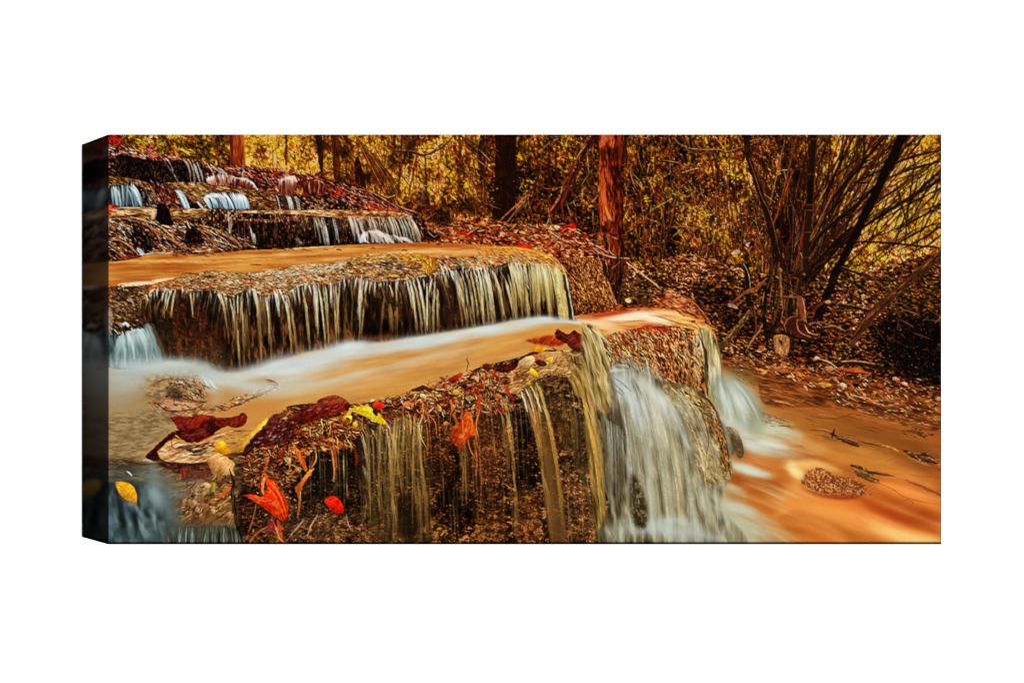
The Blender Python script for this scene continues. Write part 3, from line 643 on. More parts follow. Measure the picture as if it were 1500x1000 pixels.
stroke(M3(990, 20, 1080, 90, 1150, 140, 1220, 200), [2, 2.6, 2], (236, 190, 150)); stroke(M3(1010, 10, 1100, 110, 1200, 170), 1.4, (190, 120, 80)); fill(M3(985, 265, 1010, 255, 1022, 275, 1005, 290, 985, 280), (236, 190, 120)); stroke(M3(1030, 265, 1100, 300, 1150, 290), [3, 4, 2], (60, 34, 24))
stroke(M3(890, 60, 930, 30, 945, 10), 2, (150, 100, 90), .8)

# ---------------------------------------------------------------- upper left cascades
RK = [(0, (8, 6, 6)), (.35, (24, 14, 12)), (.6, (52, 28, 20)), (.8, (104, 62, 44)), (1, (206, 150, 120))]
tier = A1(265, 110, 330, 130, 420, 185, 560, 215, 700, 235, 900, 265, 1050, 295, 1200, 292, 1330, 310, 1455, 335) + A2(150, 340, 300, 355, 430, 385, 520, 415, 640, 470, 780, 530, 900, 575, 985, 610, 1030, 700, 1050, 790) + A1(1455, 850, 265, 930)
tex(tier, RK, sx=3, sy=1.8, ang=35, seed=51, spread=1.1, rough=1)
# red litter over the top edge
RL = [(176, 36, 20), (206, 70, 40), (120, 20, 16), (240, 180, 150), (60, 16, 14), (226, 130, 90), (30, 10, 10), (250, 220, 200)]
dabs(A1(268, 85, 320, 90, 350, 130, 330, 160, 275, 130), 46, [(190, 26, 20), (226, 50, 40), (130, 14, 14)], ln=(4, 10), w=(1.6, 3), ang=(40, 70))
dabs(A1(268, 150, 400, 175, 560, 200, 700, 225, 760, 245, 620, 262, 500, 240, 330, 215, 270, 230), 330, RL, ln=(3, 9), w=(1, 2.2), ang=(0, 50))
dabs(A1(900, 265, 1050, 290, 1200, 285, 1455, 325, 1455, 470, 1300, 470, 1250, 380, 1100, 340, 950, 330), 330, RL[:6] + [(90, 30, 20)], ln=(3, 8), w=(1, 2.1), ang=(10, 70))
dabs(A2(0, 300, 150, 335, 300, 360, 430, 385, 520, 420, 640, 470, 780, 530, 900, 580, 700, 590, 560, 560, 380, 480, 250, 470, 0, 470), 620, RL + [(226, 60, 40)], ln=(3, 8), w=(1, 2.1), ang=(0, 60))
dabs(A1(1200, 250, 1340, 250, 1455, 310, 1300, 310), 40, [(226, 190, 60), (200, 120, 40)], ln=(3, 7), w=(1, 2))
tuft(*A2(440, 470)[0], 16, 6, [(220, 40, 30), (236, 70, 40)]); tuft(*A1(560, 200)[0], 14, 6, [(226, 60, 50), (240, 150, 130)], ln=(5, 9), w=(1, 2)); dabs(A2(640, 545, 780, 565, 860, 590, 660, 585), 36, [(206, 70, 36), (226, 110, 70)], ln=(4, 9), w=(1.5, 3), ang=(-5, 20))
for q in [(500, 440, 620, 450, 720, 500, 800, 550, 900, 600), (600, 430, 700, 520, 760, 560), (780, 500, 840, 560, 960, 600, 1000, 640), (700, 470, 760, 500, 820, 480), (460, 440, 560, 480, 640, 500)]: stroke(A2(*q), [1.2, 2, 1.4], (226, 160, 130), .95); stroke([(x + 1, y + 2) for x, y in A2(*q)], 2, (40, 14, 12), .8)
# topmost face
tex(A1(330, 215, 480, 240, 640, 255, 760, 250, 880, 270, 910, 400, 780, 400, 640, 400, 500, 390, 330, 350), [(0, (8, 6, 6)), (.5, (22, 14, 12)), (.8, (50, 30, 24)), (1, (96, 60, 44))], sx=3, sy=1.6, ang=95, seed=53)
for q, w, c in [((655, 240, 690, 290, 700, 340, 735, 395), 2, (206, 190, 176)), ((640, 245, 670, 300, 700, 340), 1.4, (170, 150, 140)), ((550, 270, 575, 320, 580, 370), 1.8, (120, 96, 84)), ((770, 245, 805, 290, 820, 400), 3, (226, 190, 160)), ((800, 250, 830, 300, 845, 400), 3.4, (240, 206, 176)), ((830, 255, 850, 300, 880, 400), 3.4, (250, 236, 220)),
                ((860, 265, 885, 330, 900, 395), 2.6, (236, 236, 226)), ((745, 240, 790, 270, 812, 330), 1.6, (226, 190, 170)), ((710, 350, 725, 380, 738, 396), 2, (150, 140, 136)), ((930, 280, 950, 310, 975, 345), 2, (250, 220, 200)), ((950, 280, 1000, 320, 1060, 350), 3.4, (246, 214, 180)), ((1000, 300, 1040, 330, 1060, 350), 3, (250, 230, 210)), ((1170, 320, 1160, 350, 1175, 370), 2.4, (246, 226, 206)), ((1050, 300, 1100, 310, 1180, 300), 2, (236, 190, 160))]:
    stroke(A1(*q), [w * .7, w, w * .9], c, [.95, .8, .5], 1)
# small pale mound falls
def mound(top, foot, rock, n, c0, c1, w=(1.6, 3)):
    tex(top + foot[::-1], [(0, (40, 16, 12)), (.5, rock), (1, c1)], sx=6, sy=1.4, ang=88, rough=1.2, seed=n)
    curtain(top, foot, int(n * .75), w=w, c0=c0, c1=c1, a0=(.7, 1), a1=(.2, .7), drift=2, soft=1.2, reach=(.6, 1))
mound(A1(925, 375, 975, 352, 1050, 345, 1110, 365), A1(935, 410, 990, 420, 1060, 422, 1120, 425), (130, 74, 54), 34, (250, 238, 222), (206, 150, 120))
mound(A1(1100, 368, 1160, 372, 1220, 392, 1262, 445), A1(1100, 425, 1150, 430, 1200, 445, 1265, 462), (90, 36, 26), 20, (246, 206, 180), (170, 80, 56), w=(1.2, 2.2)); stroke(A1(1110, 368, 1170, 376, 1225, 398, 1265, 455), [3, 3.4, 3, 2], (250, 226, 206), .95)
mound(A2(45, 385, 75, 362, 120, 360, 158, 385), A2(35, 470, 80, 480, 130, 485, 165, 460), (96, 40, 28), 26, (246, 230, 214), (150, 84, 60)); stroke(A2(60, 385, 90, 365, 140, 372, 158, 390), [4, 6, 4], (255, 250, 240), .9, 1.5)
tex(A2(165, 390, 330, 385, 340, 480, 180, 480), [(0, (40, 14, 10)), (.5, (96, 34, 22)), (1, (170, 90, 64))], sx=6, sy=1.6, ang=88, seed=55); 
for q in [(245, 390, 240, 430, 250, 475), (275, 390, 290, 380, 310, 400, 300, 470), (300, 385, 340, 400, 390, 440)]: stroke(A2(*q), [1.4, 2, 1.2], (240, 190, 160), .85)
tuft(*A2(180, 470)[0], 8, 4, [(236, 110, 50), (240, 170, 90)])
# ledge one : tan lip, blue falls
LIP = [(0, (58, 34, 18)), (.3, (112, 72, 38)), (.6, (168, 118, 68)), (.85, (212, 164, 106)), (1, (240, 206, 158))]
tex(A1(268, 365, 340, 362, 430, 375, 520, 400, 570, 440, 590, 500, 560, 500, 500, 430, 400, 400, 300, 420, 268, 450), LIP, sx=5, sy=1.6, ang=25, seed=57, mod=lambda X, Y: -.12 + 0 * X)
tex(A1(640, 405, 760, 398, 880, 400, 1000, 418, 1150, 440, 1300, 455, 1455, 482) + A2(100, 492, 160, 500, 200, 580) + A1(1455, 585, 1220, 580, 1190, 500, 1100, 470, 920, 480, 860, 560, 800, 500, 720, 450, 650, 425), LIP, sx=5, sy=1.6, ang=15, seed=58, mod=lambda X, Y: -.22 * np.clip((X - 300) / 60, 0, 1) - .22 * np.clip((Y - 285 - (X - 260) * .07) / 14, 0, 1), alt=[(0, (60, 26, 16)), (.5, (130, 76, 44)), (1, (226, 170, 120))])
dabs(A1(1180, 480, 1455, 500, 1455, 580, 1230, 580), 130, [(90, 44, 26), (60, 26, 16), (206, 150, 100), (150, 90, 50)], ln=(2, 6), w=(1, 2), ang=(0, 50)); dabs(A1(700, 430, 900, 420, 920, 470, 860, 540), 50, [(110, 90, 40), (150, 120, 60), (60, 40, 20)], ln=(3, 7), w=(1, 2), ang=(20, 60))
dabs(A1(380, 385, 520, 390, 640, 400, 700, 450, 620, 560, 540, 520, 500, 430), 170, [(30, 14, 12), (110, 50, 40), (226, 170, 140), (14, 8, 8), (150, 80, 50)], ln=(3, 8), w=(1, 2), ang=(20, 80)); dabs(A1(620, 450, 710, 450, 790, 560, 640, 560), 90, [(40, 14, 12), (110, 30, 20), (170, 80, 60), (16, 8, 8)], ln=(3, 8), w=(1.4, 2.4), ang=(60, 110))
tex(A1(275, 430, 330, 420, 420, 412, 465, 450, 496, 560, 340, 570, 280, 560), [(0, (10, 12, 12)), (1, (60, 70, 70))], sx=8, sy=1.5, ang=75, rough=1.5, seed=67); dabs(A1(490, 450, 550, 460, 580, 560, 510, 560), 50, [(20, 22, 24), (120, 130, 130), (50, 50, 50)], ln=(3, 7), w=(1, 2), ang=(50, 80))
fill(A1(810, 550, 880, 530, 905, 575, 820, 572), (24, 14, 12))
curtain(A1(285, 440, 330, 424, 420, 412, 450, 440), A1(300, 566, 380, 566, 500, 560), 46, w=(1, 3), c0=(206, 222, 226), c1=(120, 146, 152), a0=(.4, .95), a1=(.3, .8), drift=4, reach=(.8, 1))
for x0, x1, w, c in [(305, 328, 3, (180, 206, 210)), (325, 352, 3, (214, 228, 230)), (410, 492, 3, (226, 236, 238)), (385, 440, 2, (170, 196, 204))]: stroke(A1(x0, 428, x0 + (x1 - x0) * .6, 480, x1, 566), [w * .6, w, w], c, [.9, .9, .7], 1.2)
fill(A1(720, 455, 745, 450, 780, 490, 812, 572, 775, 570, 745, 510), (120, 150, 160)); 
for q, w, c in [((722, 455, 755, 500, 785, 568), 3, (226, 238, 240)), ((740, 452, 775, 495, 805, 568), 3, (190, 214, 222)), ((735, 460, 765, 520, 780, 566), 1.6, (250, 250, 246)), ((865, 530, 890, 560, 900, 574), 4, (240, 240, 236))]: stroke(A1(*q), w, c, .95, 1)
fill(A1(905, 505, 930, 480, 1020, 475, 1120, 472, 1170, 488, 1215, 570, 1200, 582, 1060, 576, 950, 572), (26, 30, 34))
curtain(A1(905, 508, 930, 484, 1020, 476, 1120, 474, 1168, 488), A1(950, 574, 1060, 578, 1130, 580, 1212, 578), 110, w=(1, 2.6), c0=(236, 244, 246), c1=(176, 204, 214), a0=(.5, 1), a1=(.4, .9), drift=5, reach=(.85, 1))
for _ in range(11):
    x = R.uniform(930, 1150); stroke(A1(x, 500, x + 14, 530, x + 26, 574), R.uniform(.8, 1.8), (24, 34, 40), R.uniform(.5, .9), .9)
stroke(A1(915, 492, 960, 486, 1010, 480), [4, 5, 2], (214, 234, 240), .9, 1.5)
for i in range(14):
    x0 = 1375 + i * 11; x1 = x0 + 26; P = A1(x0, 482 + i * 1, (x0 + x1) / 2 + 4, 520, x1, 578)
    stroke(P, R.uniform(1.3, 2.8), R.choice([(236, 238, 232), (40, 34, 32), (200, 206, 204), (30, 24, 24)]), .9, .9)
# ledge two : tan strip with its own litter
fill(A1(268, 560, 330, 568, 520, 565, 590, 575, 590, 640, 480, 640, 330, 650, 268, 640), (176, 124, 66), rough=.5); tex(A1(300, 572, 560, 570, 580, 620, 480, 634, 330, 640), LIP, sx=9, sy=1.8, ang=2, seed=61, mod=lambda X, Y: .1 - .4 * np.clip((Y - 312) / 8, 0, 1))
tex(A1(680, 575, 800, 572, 950, 580, 930, 620, 860, 640, 700, 640), LIP, sx=6, sy=1.8, ang=2, seed=62, mod=lambda X, Y: .12 - .5 * np.clip((Y - 312) / 9, 0, 1)); dabs(A1(268, 548, 310, 550, 330, 575, 290, 610, 268, 600), 30, [(206, 30, 24), (226, 80, 60), (120, 14, 14)], ln=(3, 8), w=(1.4, 2.6), ang=(-20, 40))
stroke(A1(565, 590, 570, 620, 560, 640), [4, 6, 4], (206, 200, 180), .9, 1.6); stroke(A1(340, 570, 420, 566, 560, 574), 1.4, (240, 206, 150), .8)
fall_edge = A1(930, 585, 1100, 580, 1300, 580, 1455, 578) + A2(100, 585, 250, 585, 450, 585, 650, 590, 800, 595, 880, 605, 940, 625)
foot2 = A1(1230, 835, 1330, 845, 1455, 845) + A2(150, 830, 400, 818, 600, 810, 800, 800, 1040, 795)
tex(fall_edge + A2(985, 700, 1040, 795) + foot2[::-1] + A1(1200, 760, 1060, 700, 940, 660), [(0, (8, 6, 5)), (.4, (26, 14, 10)), (.65, (64, 34, 20)), (.85, (120, 70, 40)), (1, (206, 150, 110))], sx=4, sy=1.7, ang=90, seed=63, mod=lambda X, Y: .18 * np.clip((325 - Y) / 18, -1, 1) - .05)
dabs(A1(1000, 590, 1455, 590, 1455, 650, 1300, 660, 1100, 640) + A2(150, 650, 150, 590, 0, 590), 230, [(110, 40, 30), (170, 110, 80), (50, 20, 14), (226, 180, 140), (140, 60, 40)], ln=(2, 6), w=(1, 1.8), ang=(0, 180)); dabs(A1(1400, 590, 1455, 590) + A2(300, 600, 320, 660, 180, 740, 60, 690), 130, [(120, 64, 36), (70, 40, 20), (190, 130, 80)], ln=(2, 5), w=(1, 1.8), ang=(40, 140))
tex(A2(-200, 588, 250, 583, 450, 583, 650, 588, 800, 592, 890, 604, 930, 640, 800, 640, 650, 636, 500, 650, 400, 630, 280, 620, 150, 610, -200, 600), LIP, sx=5, sy=2, ang=3, seed=64, alt=[(0, (110, 60, 30)), (.5, (190, 130, 76)), (1, (240, 200, 150))], mod=lambda X, Y: .15 - .4 * np.clip((Y - 312) / 12, 0, 1))
dabs(A2(430, 620, 560, 600, 680, 620, 620, 660, 480, 650), 50, [(170, 90, 50), (90, 44, 24), (226, 160, 110)], ln=(2, 6), w=(1, 2), ang=(0, 60))
for x0, x1, y1, w, c in [(280, 318, 800, 2.4, 0), (300, 350, 815, 4, 2), (325, 365, 810, 3.4, 1), (335, 375, 815, 2, 0), (400, 425, 780, 2.6, 1), (408, 440, 800, 1.8, 0), (270, 285, 760, 1.4, 2), (500, 540, 720, 2.6, 1), (515, 585, 795, 4.6, 1), (540, 580, 790, 2.4, 0), (555, 600, 740, 2.6, 1), (575, 612, 790, 3, 1), (590, 600, 700, 1.6, 0), (640, 655, 720, 3, 1), (655, 690, 735, 2.6, 0), (665, 680, 700, 2, 0),
                         (700, 720, 720, 2.4, 1), (720, 760, 740, 2.6, 1), (735, 765, 760, 1.6, 0), (775, 815, 780, 3, 0), (790, 835, 790, 3, 1), (805, 860, 795, 2.4, 0), (830, 890, 800, 2.6, 1), (850, 905, 800, 2.4, 0), (870, 930, 800, 2.6, 1), (895, 950, 800, 3, 1), (915, 985, 798, 4.4, 0), (900, 970, 798, 2.6, 2)]:
    y0 = 628 + (x0 < 470) * 8
    stroke(A2(x0, y0, x0 + (x1 - x0) * .55, y0 + (y1 - y0) * .45, x1, y1), [w * .6, w, w * .9], [(246, 244, 232), (206, 214, 206), (190, 176, 136)][c], [.95, .9, .55], 1)
curtain(A2(500, 630, 700, 640, 900, 625), A2(540, 800, 760, 800, 990, 795), 60, w=(.8, 1.8), c0=(226, 228, 214), c1=(190, 190, 170), a0=(.4, .8), a1=(.2, .6)); curtain(A2(150, 620, 300, 630, 480, 640), A2(180, 820, 320, 815, 500, 810), 30, w=(.8, 1.6), c0=(170, 150, 120), c1=(90, 70, 50), a0=(.3, .6), a1=(.1, .4))
curtain(A2(600, 740, 660, 718, 760, 740, 860, 770), A2(560, 800, 700, 800, 800, 800, 940, 800), 60, w=(1.4, 4), c0=(244, 246, 246), c1=(214, 218, 220), a0=(.4, .9), a1=(.4, .8), soft=1.8, reach=(.8, 1)); fill(A2(640, 760, 680, 745, 710, 775, 700, 792, 640, 792), (176, 150, 124), .4, soft=3)
for q, w, a in [((640, 725, 720, 735, 780, 780, 800, 800), 4, .9), ((700, 740, 750, 770, 770, 800), 4, .9), ((600, 720, 610, 780, 640, 800), 3, .8), ((820, 760, 850, 780, 860, 798), 3, .6)]: stroke(A2(*q), w, (248, 248, 248), a, 2)
stroke(A2(735, 765, 745, 790), 2, (90, 60, 40), .7, 1); stroke(A1(1070, 600, 1072, 650, 1075, 745), [2, 3, 2], (226, 206, 176), .95, .9); stroke(A1(1090, 620, 1085, 680, 1082, 740), [2.4, 3, 2], (206, 180, 150), .8, .9)
for x in (1130, 1170, 1200, 1260, 1300, 1380): stroke(A1(x, 640, x + 6, 740, x + 4, R.uniform(770, 830)), R.uniform(1.2, 2.2), (120, 90, 64), .55, 1)
curtain(A1(1210, 700, 1240, 740, 1250, 780), A1(1230, 840, 1240, 838, 1250, 840), 10, w=(1, 2), c0=(230, 226, 216)); curtain(A2(150, 770, 175, 780, 190, 800), A2(160, 825, 180, 828, 195, 828), 5, w=(1, 2), c0=(230, 236, 236))
stroke(A1(1140, 770, 1190, 790, 1230, 830), [2, 3, 2], (226, 200, 180), .7)
# rooty rocks left of it
ROOT = [(0, (8, 6, 6)), (.28, (34, 18, 14)), (.5, (86, 50, 32)), (.7, (150, 98, 62)), (.87, (206, 160, 112)), (1, (244, 222, 190))]
tex(A1(268, 645, 400, 625, 500, 640, 600, 650, 700, 660, 800, 650, 880, 680, 1000, 690, 1100, 760, 1220, 790, 1260, 835, 1050, 860, 900, 860, 700, 870, 500, 880, 268, 915), ROOT, sx=6, sy=2.6, ang=36, seed=71, relief=1., octv=4, spread=1.2, rough=1, mod=lambda X, Y: -.35 * np.exp(-(((X - 205) / 17) ** 2 + ((Y - 352) / 22) ** 2)) - .05)
for q, w, c in [((280, 660, 380, 690, 420, 740, 470, 800), 2, (190, 180, 170)), ((300, 640, 400, 640, 520, 680, 650, 760, 760, 830), 3, (206, 140, 86)), ((420, 630, 540, 660, 640, 710, 720, 790), 2.4, (226, 180, 130)), ((350, 700, 400, 780, 440, 850), 2, (226, 190, 160)), ((560, 700, 600, 760, 630, 850), 3, (170, 110, 60)), ((480, 650, 520, 740, 530, 830), 2, (150, 90, 60)),
                ((640, 760, 700, 780, 760, 840), 3, (206, 120, 70)), ((700, 690, 760, 720, 820, 760), 2.6, (226, 170, 130)), ((790, 650, 805, 690, 820, 720), 2.6, (240, 190, 150)), ((880, 680, 960, 700, 1060, 760, 1140, 820), 3, (226, 170, 100)), ((900, 700, 980, 740, 1060, 790, 1100, 840), 2, (240, 220, 170)), ((860, 700, 940, 770, 1000, 840), 2.4, (190, 120, 70)), ((280, 770, 360, 790, 420, 830, 470, 880), 3, (226, 150, 100)), ((268, 800, 330, 840, 380, 880), 3, (190, 140, 90)),
                ((740, 700, 790, 690, 760, 720), 2, (230, 226, 210)), ((930, 770, 1040, 800, 1130, 830), 2, (226, 190, 150)), ((1040, 740, 1120, 790, 1150, 830), 3, (206, 120, 70))]:
    stroke(A1(*q), [w * .6, w, w * .6], c, .9); stroke([(x - .6, y + w * .9) for x, y in A1(*q)], [1, w * .8, 1], (20, 10, 8), .85)
dabs(A1(268, 650, 700, 640, 1100, 740, 1200, 830, 700, 860, 268, 900), 380, [(14, 8, 8), (226, 180, 140), (150, 90, 60), (90, 40, 30), (60, 30, 22), (196, 196, 190), (206, 110, 70)], ln=(3, 9), w=(.9, 2), ang=(15, 60))
dabs(A1(420, 700, 520, 720, 560, 860, 450, 860), 40, [(10, 7, 7), (20, 12, 12)], ln=(8, 18), w=(2, 5), ang=(60, 90)); fill(A1(460, 840, 480, 835, 510, 870, 490, 880), (200, 214, 220), .9, soft=1.2)
tex(A1(790, 720, 850, 705, 890, 740, 905, 800, 840, 830, 780, 810), [(0, (10, 7, 7)), (.6, (26, 14, 12)), (1, (90, 50, 36))], sx=3, sy=2, rough=3, seed=66); dabs(A1(700, 820, 850, 810, 1040, 850, 1000, 890, 690, 890), 150, [(150, 80, 50), (60, 26, 18), (206, 140, 90), (30, 12, 12)], ln=(3, 9), w=(1, 2.4), ang=(-15, 40))
fill(A1(595, 545, 640, 540, 672, 580, 690, 640, 705, 682, 640, 682, 585, 650, 590, 600), (14, 9, 12), rough=1)
dabs(A1(600, 550, 670, 570, 690, 670, 610, 660), 16, [(50, 24, 24), (30, 16, 16)], ln=(4, 9), w=(1, 2), ang=(60, 100)); stroke(A1(640, 540, 690, 600, 700, 660), [1, 2, 1], (150, 60, 36), .8)
stroke(A1(268, 540, 262, 120), 2, (30, 18, 14), .5)
# ---------------------------------------------------------------- great shelf: its pool, its lip, its face
pool1 = A1(265, 930, 330, 925, 450, 905, 520, 882, 680, 866, 760, 880, 900, 876, 1040, 866, 1200, 848, 1455, 845) + A2(100, 838, 350, 822, 640, 808, 1040, 796, 1200, 802, 1455, 815) + A3(60, 818, 250, 826, 400, 850, 520, 900, 580, 970, 610, 1010) + M3(560, 60, 300, 60, 0, 100) + M1(1455, 240, 900, 240, 268, 300)
WAT = [(0, (150, 82, 32)), (.3, (186, 110, 44)), (.6, (208, 140, 64)), (.85, (222, 164, 90)), (1, (240, 204, 150))]
tex(pool1, WAT, sx=80, sy=4.5, ang=-2.5, seed=81, octv=3, warp=.2, spread=.6, sm=False)
for q, w, c, a, s in [(M1(268, 18, 600, 12, 1000, 14, 1455, -10), 3, (244, 196, 130), .6, 2), (M1(268, 30, 500, 36, 900, 34, 1200, 20), 2.4, (140, 74, 28), .5, 2), (M1(268, 70, 500, 66, 760, 60, 1000, 40), 3, (160, 86, 34), .5, 3), (M1(300, 110, 450, 120, 560, 120), 6, (140, 78, 34), .45, 4),
                      (A2(0, 905, 200, 895, 480, 878, 800, 865), 5, (168, 86, 30), .7, 3), (A2(0, 870, 300, 850, 600, 835, 900, 820), 2.4, (230, 176, 104), .7, 2), (A2(0, 930, 250, 925, 450, 905), 6, (226, 176, 100), .6, 4), (A2(600, 880, 850, 862, 1100, 855, 1455, 855), 5, (250, 214, 150), .9, 3), (A2(700, 830, 1000, 820, 1455, 830), 3, (178, 92, 34), .7, 2.5),
                      (A2(1200, 880, 1455, 862), 3, (240, 190, 120), .8, 2), (A2(800, 840, 1100, 838, 1400, 845), 2, (240, 180, 100), .6, 2), (A3(0, 840, 200, 836, 330, 850, 450, 880, 540, 940), 5, (236, 150, 50), .8, 3), (A3(0, 855, 150, 850, 300, 862), 2.4, (255, 196, 90), .9, 2), (A3(200, 845, 400, 870, 520, 930, 575, 990), 2.4, (250, 170, 70), .8, 1.6),
                      (M1(340, 172, 420, 160, 560, 152, 720, 125), 4.4, (255, 232, 196), .9, 2.4), (M1(330, 178, 460, 168, 600, 160), 3, (255, 244, 220), .9, 1.6), (M1(560, 140, 640, 128, 720, 128), 2, (250, 214, 160), .8, 1.4), (M1(268, 60, 268, 20), 1, (240, 180, 110), .3, 1),
                      (M1(1300, 70, 1455, 74), 3, (250, 226, 180), .7, 2), (A2(0, 840, 100, 842, 250, 832, 400, 826), 2, (250, 210, 150), .8, 1.2), (M1(900, 28, 1100, 30, 1300, 10), 4, (220, 150, 74), .6, 3)]: stroke(q, w, c, a, s)
dabs(A1(680, 840, 900, 835, 1040, 860, 1000, 885, 700, 890), 70, [(100, 50, 30), (60, 30, 20), (190, 120, 70)], ln=(4, 10), w=(1, 2.2), ang=(-12, 25))
for x, y, L in [(x + R.uniform(-20, 20), y + R.uniform(-3, 3), L * R.uniform(.6, 1.6)) for x, y, L in [(0, 843, 12), (180, 845, 6), (230, 852, 8), (330, 848, 8), (420, 846, 6), (650, 832, 5), (870, 848, 8), (90, 846, 8)]]: stroke(A2(x, y, x + L * 2, y - 3, x + L * 4.5, y + 2), R.uniform(.8, 2), (90, 40, 22), .85)
stroke(M1(1210, 34, 1250, 36, 1285, 38), 2, (120, 60, 24), .9); stroke(A1(340, 905, 420, 892, 490, 905), 4, (160, 50, 24), .7, 1.6); stroke(A1(480, 880, 580, 868, 680, 866), 1.6, (246, 220, 190), .9)
# the scaly lip
liptop = M1(268, 300, 268, 190, 330, 180, 420, 182, 560, 165, 640, 145, 750, 115, 860, 85, 960, 72, 1080, 85, 1200, 92, 1300, 75, 1455, 66) + M2(100, 50, 220, 30, 360, 28, 470, 6, 560, -20, 700, -30, 860, -35, 1040, -20, 1120, 5, 1200, -10, 1455, -30) + M3(60, -10, 220, -40, 400, -20, 520, 10)
lipbot = M3(560, 60, 500, 40, 300, 40, 200, 30, 0, 70) + M2(1300, 60, 1180, 70, 1090, 100, 880, 140, 700, 150, 620, 130, 500, 130, 400, 170, 240, 170, 130, 195, 0, 210) + M1(1300, 240, 1200, 200, 1080, 250, 980, 215, 900, 225, 800, 215, 640, 210, 560, 225, 500, 280, 480, 340, 440, 420, 500, 470, 420, 500, 268, 500)
SC = [(0, (36, 22, 16)), (.22, (84, 56, 36)), (.42, (134, 96, 60)), (.62, (176, 136, 88)), (.82, (210, 176, 126)), (1, (244, 224, 190))]
tex(liptop + lipbot, SC, sx=4.2, sy=1.9, ang=8, seed=83, spread=1., relief=.7, rough=1.4, rs=3, alt=[(0, (60, 26, 16)), (.4, (150, 84, 44)), (.7, (206, 140, 80)), (1, (246, 210, 160))], mod=lambda X, Y: -.42 * np.clip((235 - X) / 40, 0, 1) + .06)
dabs(M1(700, 130, 900, 85, 1100, 90, 1455, 90) + M2(0, 200, -200, 220) + M1(1100, 230, 800, 190), 520, [(90, 60, 40), (60, 40, 30), (226, 196, 150), (170, 120, 76), (200, 160, 110), (140, 80, 44)], ln=(2, 6), w=(.8, 1.7), ang=(-20, 30), curve=.6)
dabs(M2(0, 70, 200, 50, 480, 30, 480, 120, 240, 150, 0, 195), 560, [(110, 80, 56), (230, 206, 166), (190, 156, 110), (80, 50, 34), (210, 180, 130)], ln=(2, 6), w=(.8, 1.6), ang=(-20, 25), curve=.6)
dabs(M2(480, 20, 900, -20, 1080, 0, 1080, 110, 880, 130, 500, 130), 560, [(170, 100, 44), (90, 56, 34), (226, 190, 90), (60, 40, 34), (206, 170, 130), (190, 130, 40), (70, 60, 54)], ln=(2, 7), w=(.9, 1.8), ang=(-20, 40), curve=.5)
dabs(M1(268, 190, 500, 190, 480, 300, 440, 420, 520, 480, 268, 480), 340, [(44, 24, 18), (110, 66, 40), (190, 140, 90), (20, 12, 12), (140, 90, 60), (80, 56, 24), (210, 180, 140)], ln=(2, 7), w=(1, 2), ang=(-10, 60))
fill(M2(980, -25, 1040, -20, 1080, 10, 1080, 60, 1060, 100, 1020, 90, 990, 30), (178, 112, 26), .85, rough=1); dabs(M2(980, -20, 1080, 0, 1070, 100, 1010, 80), 60, [(220, 150, 40), (150, 80, 20), (240, 190, 70)], ln=(4, 11), w=(1, 2), ang=(60, 85)); dabs(M2(860, -40, 980, -30, 1000, 0, 880, 10), 40, [(240, 190, 40), (226, 160, 30), (250, 214, 90)], ln=(4, 9), w=(1.2, 2.4), ang=(-20, 30)); dabs(M2(560, -30, 860, -45, 900, -15, 560, 20), 90, [(206, 150, 50), (226, 176, 90), (150, 100, 40)], ln=(3, 8), w=(1, 2), ang=(-20, 20))
dabs(M2(720, 10, 880, 40, 900, 80, 760, 70), 46, [(40, 26, 26), (90, 60, 54), (20, 14, 14), (206, 170, 150)], ln=(5, 12), w=(1, 2), ang=(0, 35)); dabs(M2(1080, -20, 1200, -20, 1300, 30, 1200, 40, 1110, 60), 90, [(130, 96, 70), (60, 40, 34), (206, 176, 140)], ln=(3, 8), w=(1, 2), ang=(0, 50))
dabs(A3(0, 870, 250, 850, 500, 900, 560, 980, 300, 1000, 0, 1000), 300, [(190, 176, 130), (150, 130, 80), (226, 214, 170), (206, 120, 60), (110, 90, 50)], ln=(3, 9), w=(.9, 1.7), ang=(-10, 60)); dabs(A3(230, 835, 430, 860, 540, 930, 500, 930, 300, 880), 80, [(236, 130, 50), (250, 180, 90), (190, 90, 40)], ln=(3, 8), w=(1, 1.8), ang=(0, 50))
for q in [(900, 130, 920, 115, 950, 118, 990, 108), (760, 95, 800, 90, 850, 100)]: stroke(M1(*q), 2, (40, 22, 16), .8)
# the dark face behind the threads
tex(M1(268, 300, 520, 200, 600, 420, 560, 560, 268, 520), [(0, (14, 10, 8)), (.4, (54, 34, 20)), (.75, (110, 76, 46)), (1, (190, 150, 104))], sx=4, sy=2.4, ang=30, seed=82, relief=.8, octv=4, rough=2)
face = M1(500, 250, 560, 225, 640, 205, 800, 210, 980, 212, 1080, 248, 1200, 198, 1300, 238, 1455, 215) + M2(130, 192, 240, 165, 400, 165, 500, 128, 620, 128, 700, 148, 880, 136, 1090, 98, 1180, 68, 1300, 58) + M3(0, 70, 200, 28, 300, 38, 500, 38, 560, 60, 600, 200, 632, 405, 350, 410, 0, 440) + M2(1200, 480, 900, 530, 450, 590, 0, 660) + M1(1200, 760, 1040, 760, 800, 700, 640, 690, 600, 560, 560, 450, 470, 350)
FC = [(0, (9, 6, 5)), (.4, (22, 13, 8)), (.65, (44, 26, 13)), (.85, (74, 44, 23)), (1, (116, 76, 42))]
tex(face, FC, sx=16, sy=4, ang=88, seed=85, spread=.8, mod=lambda X, Y: .06 + .14 * np.clip((Y - 455) / 35, 0, 1) * (X < 520))
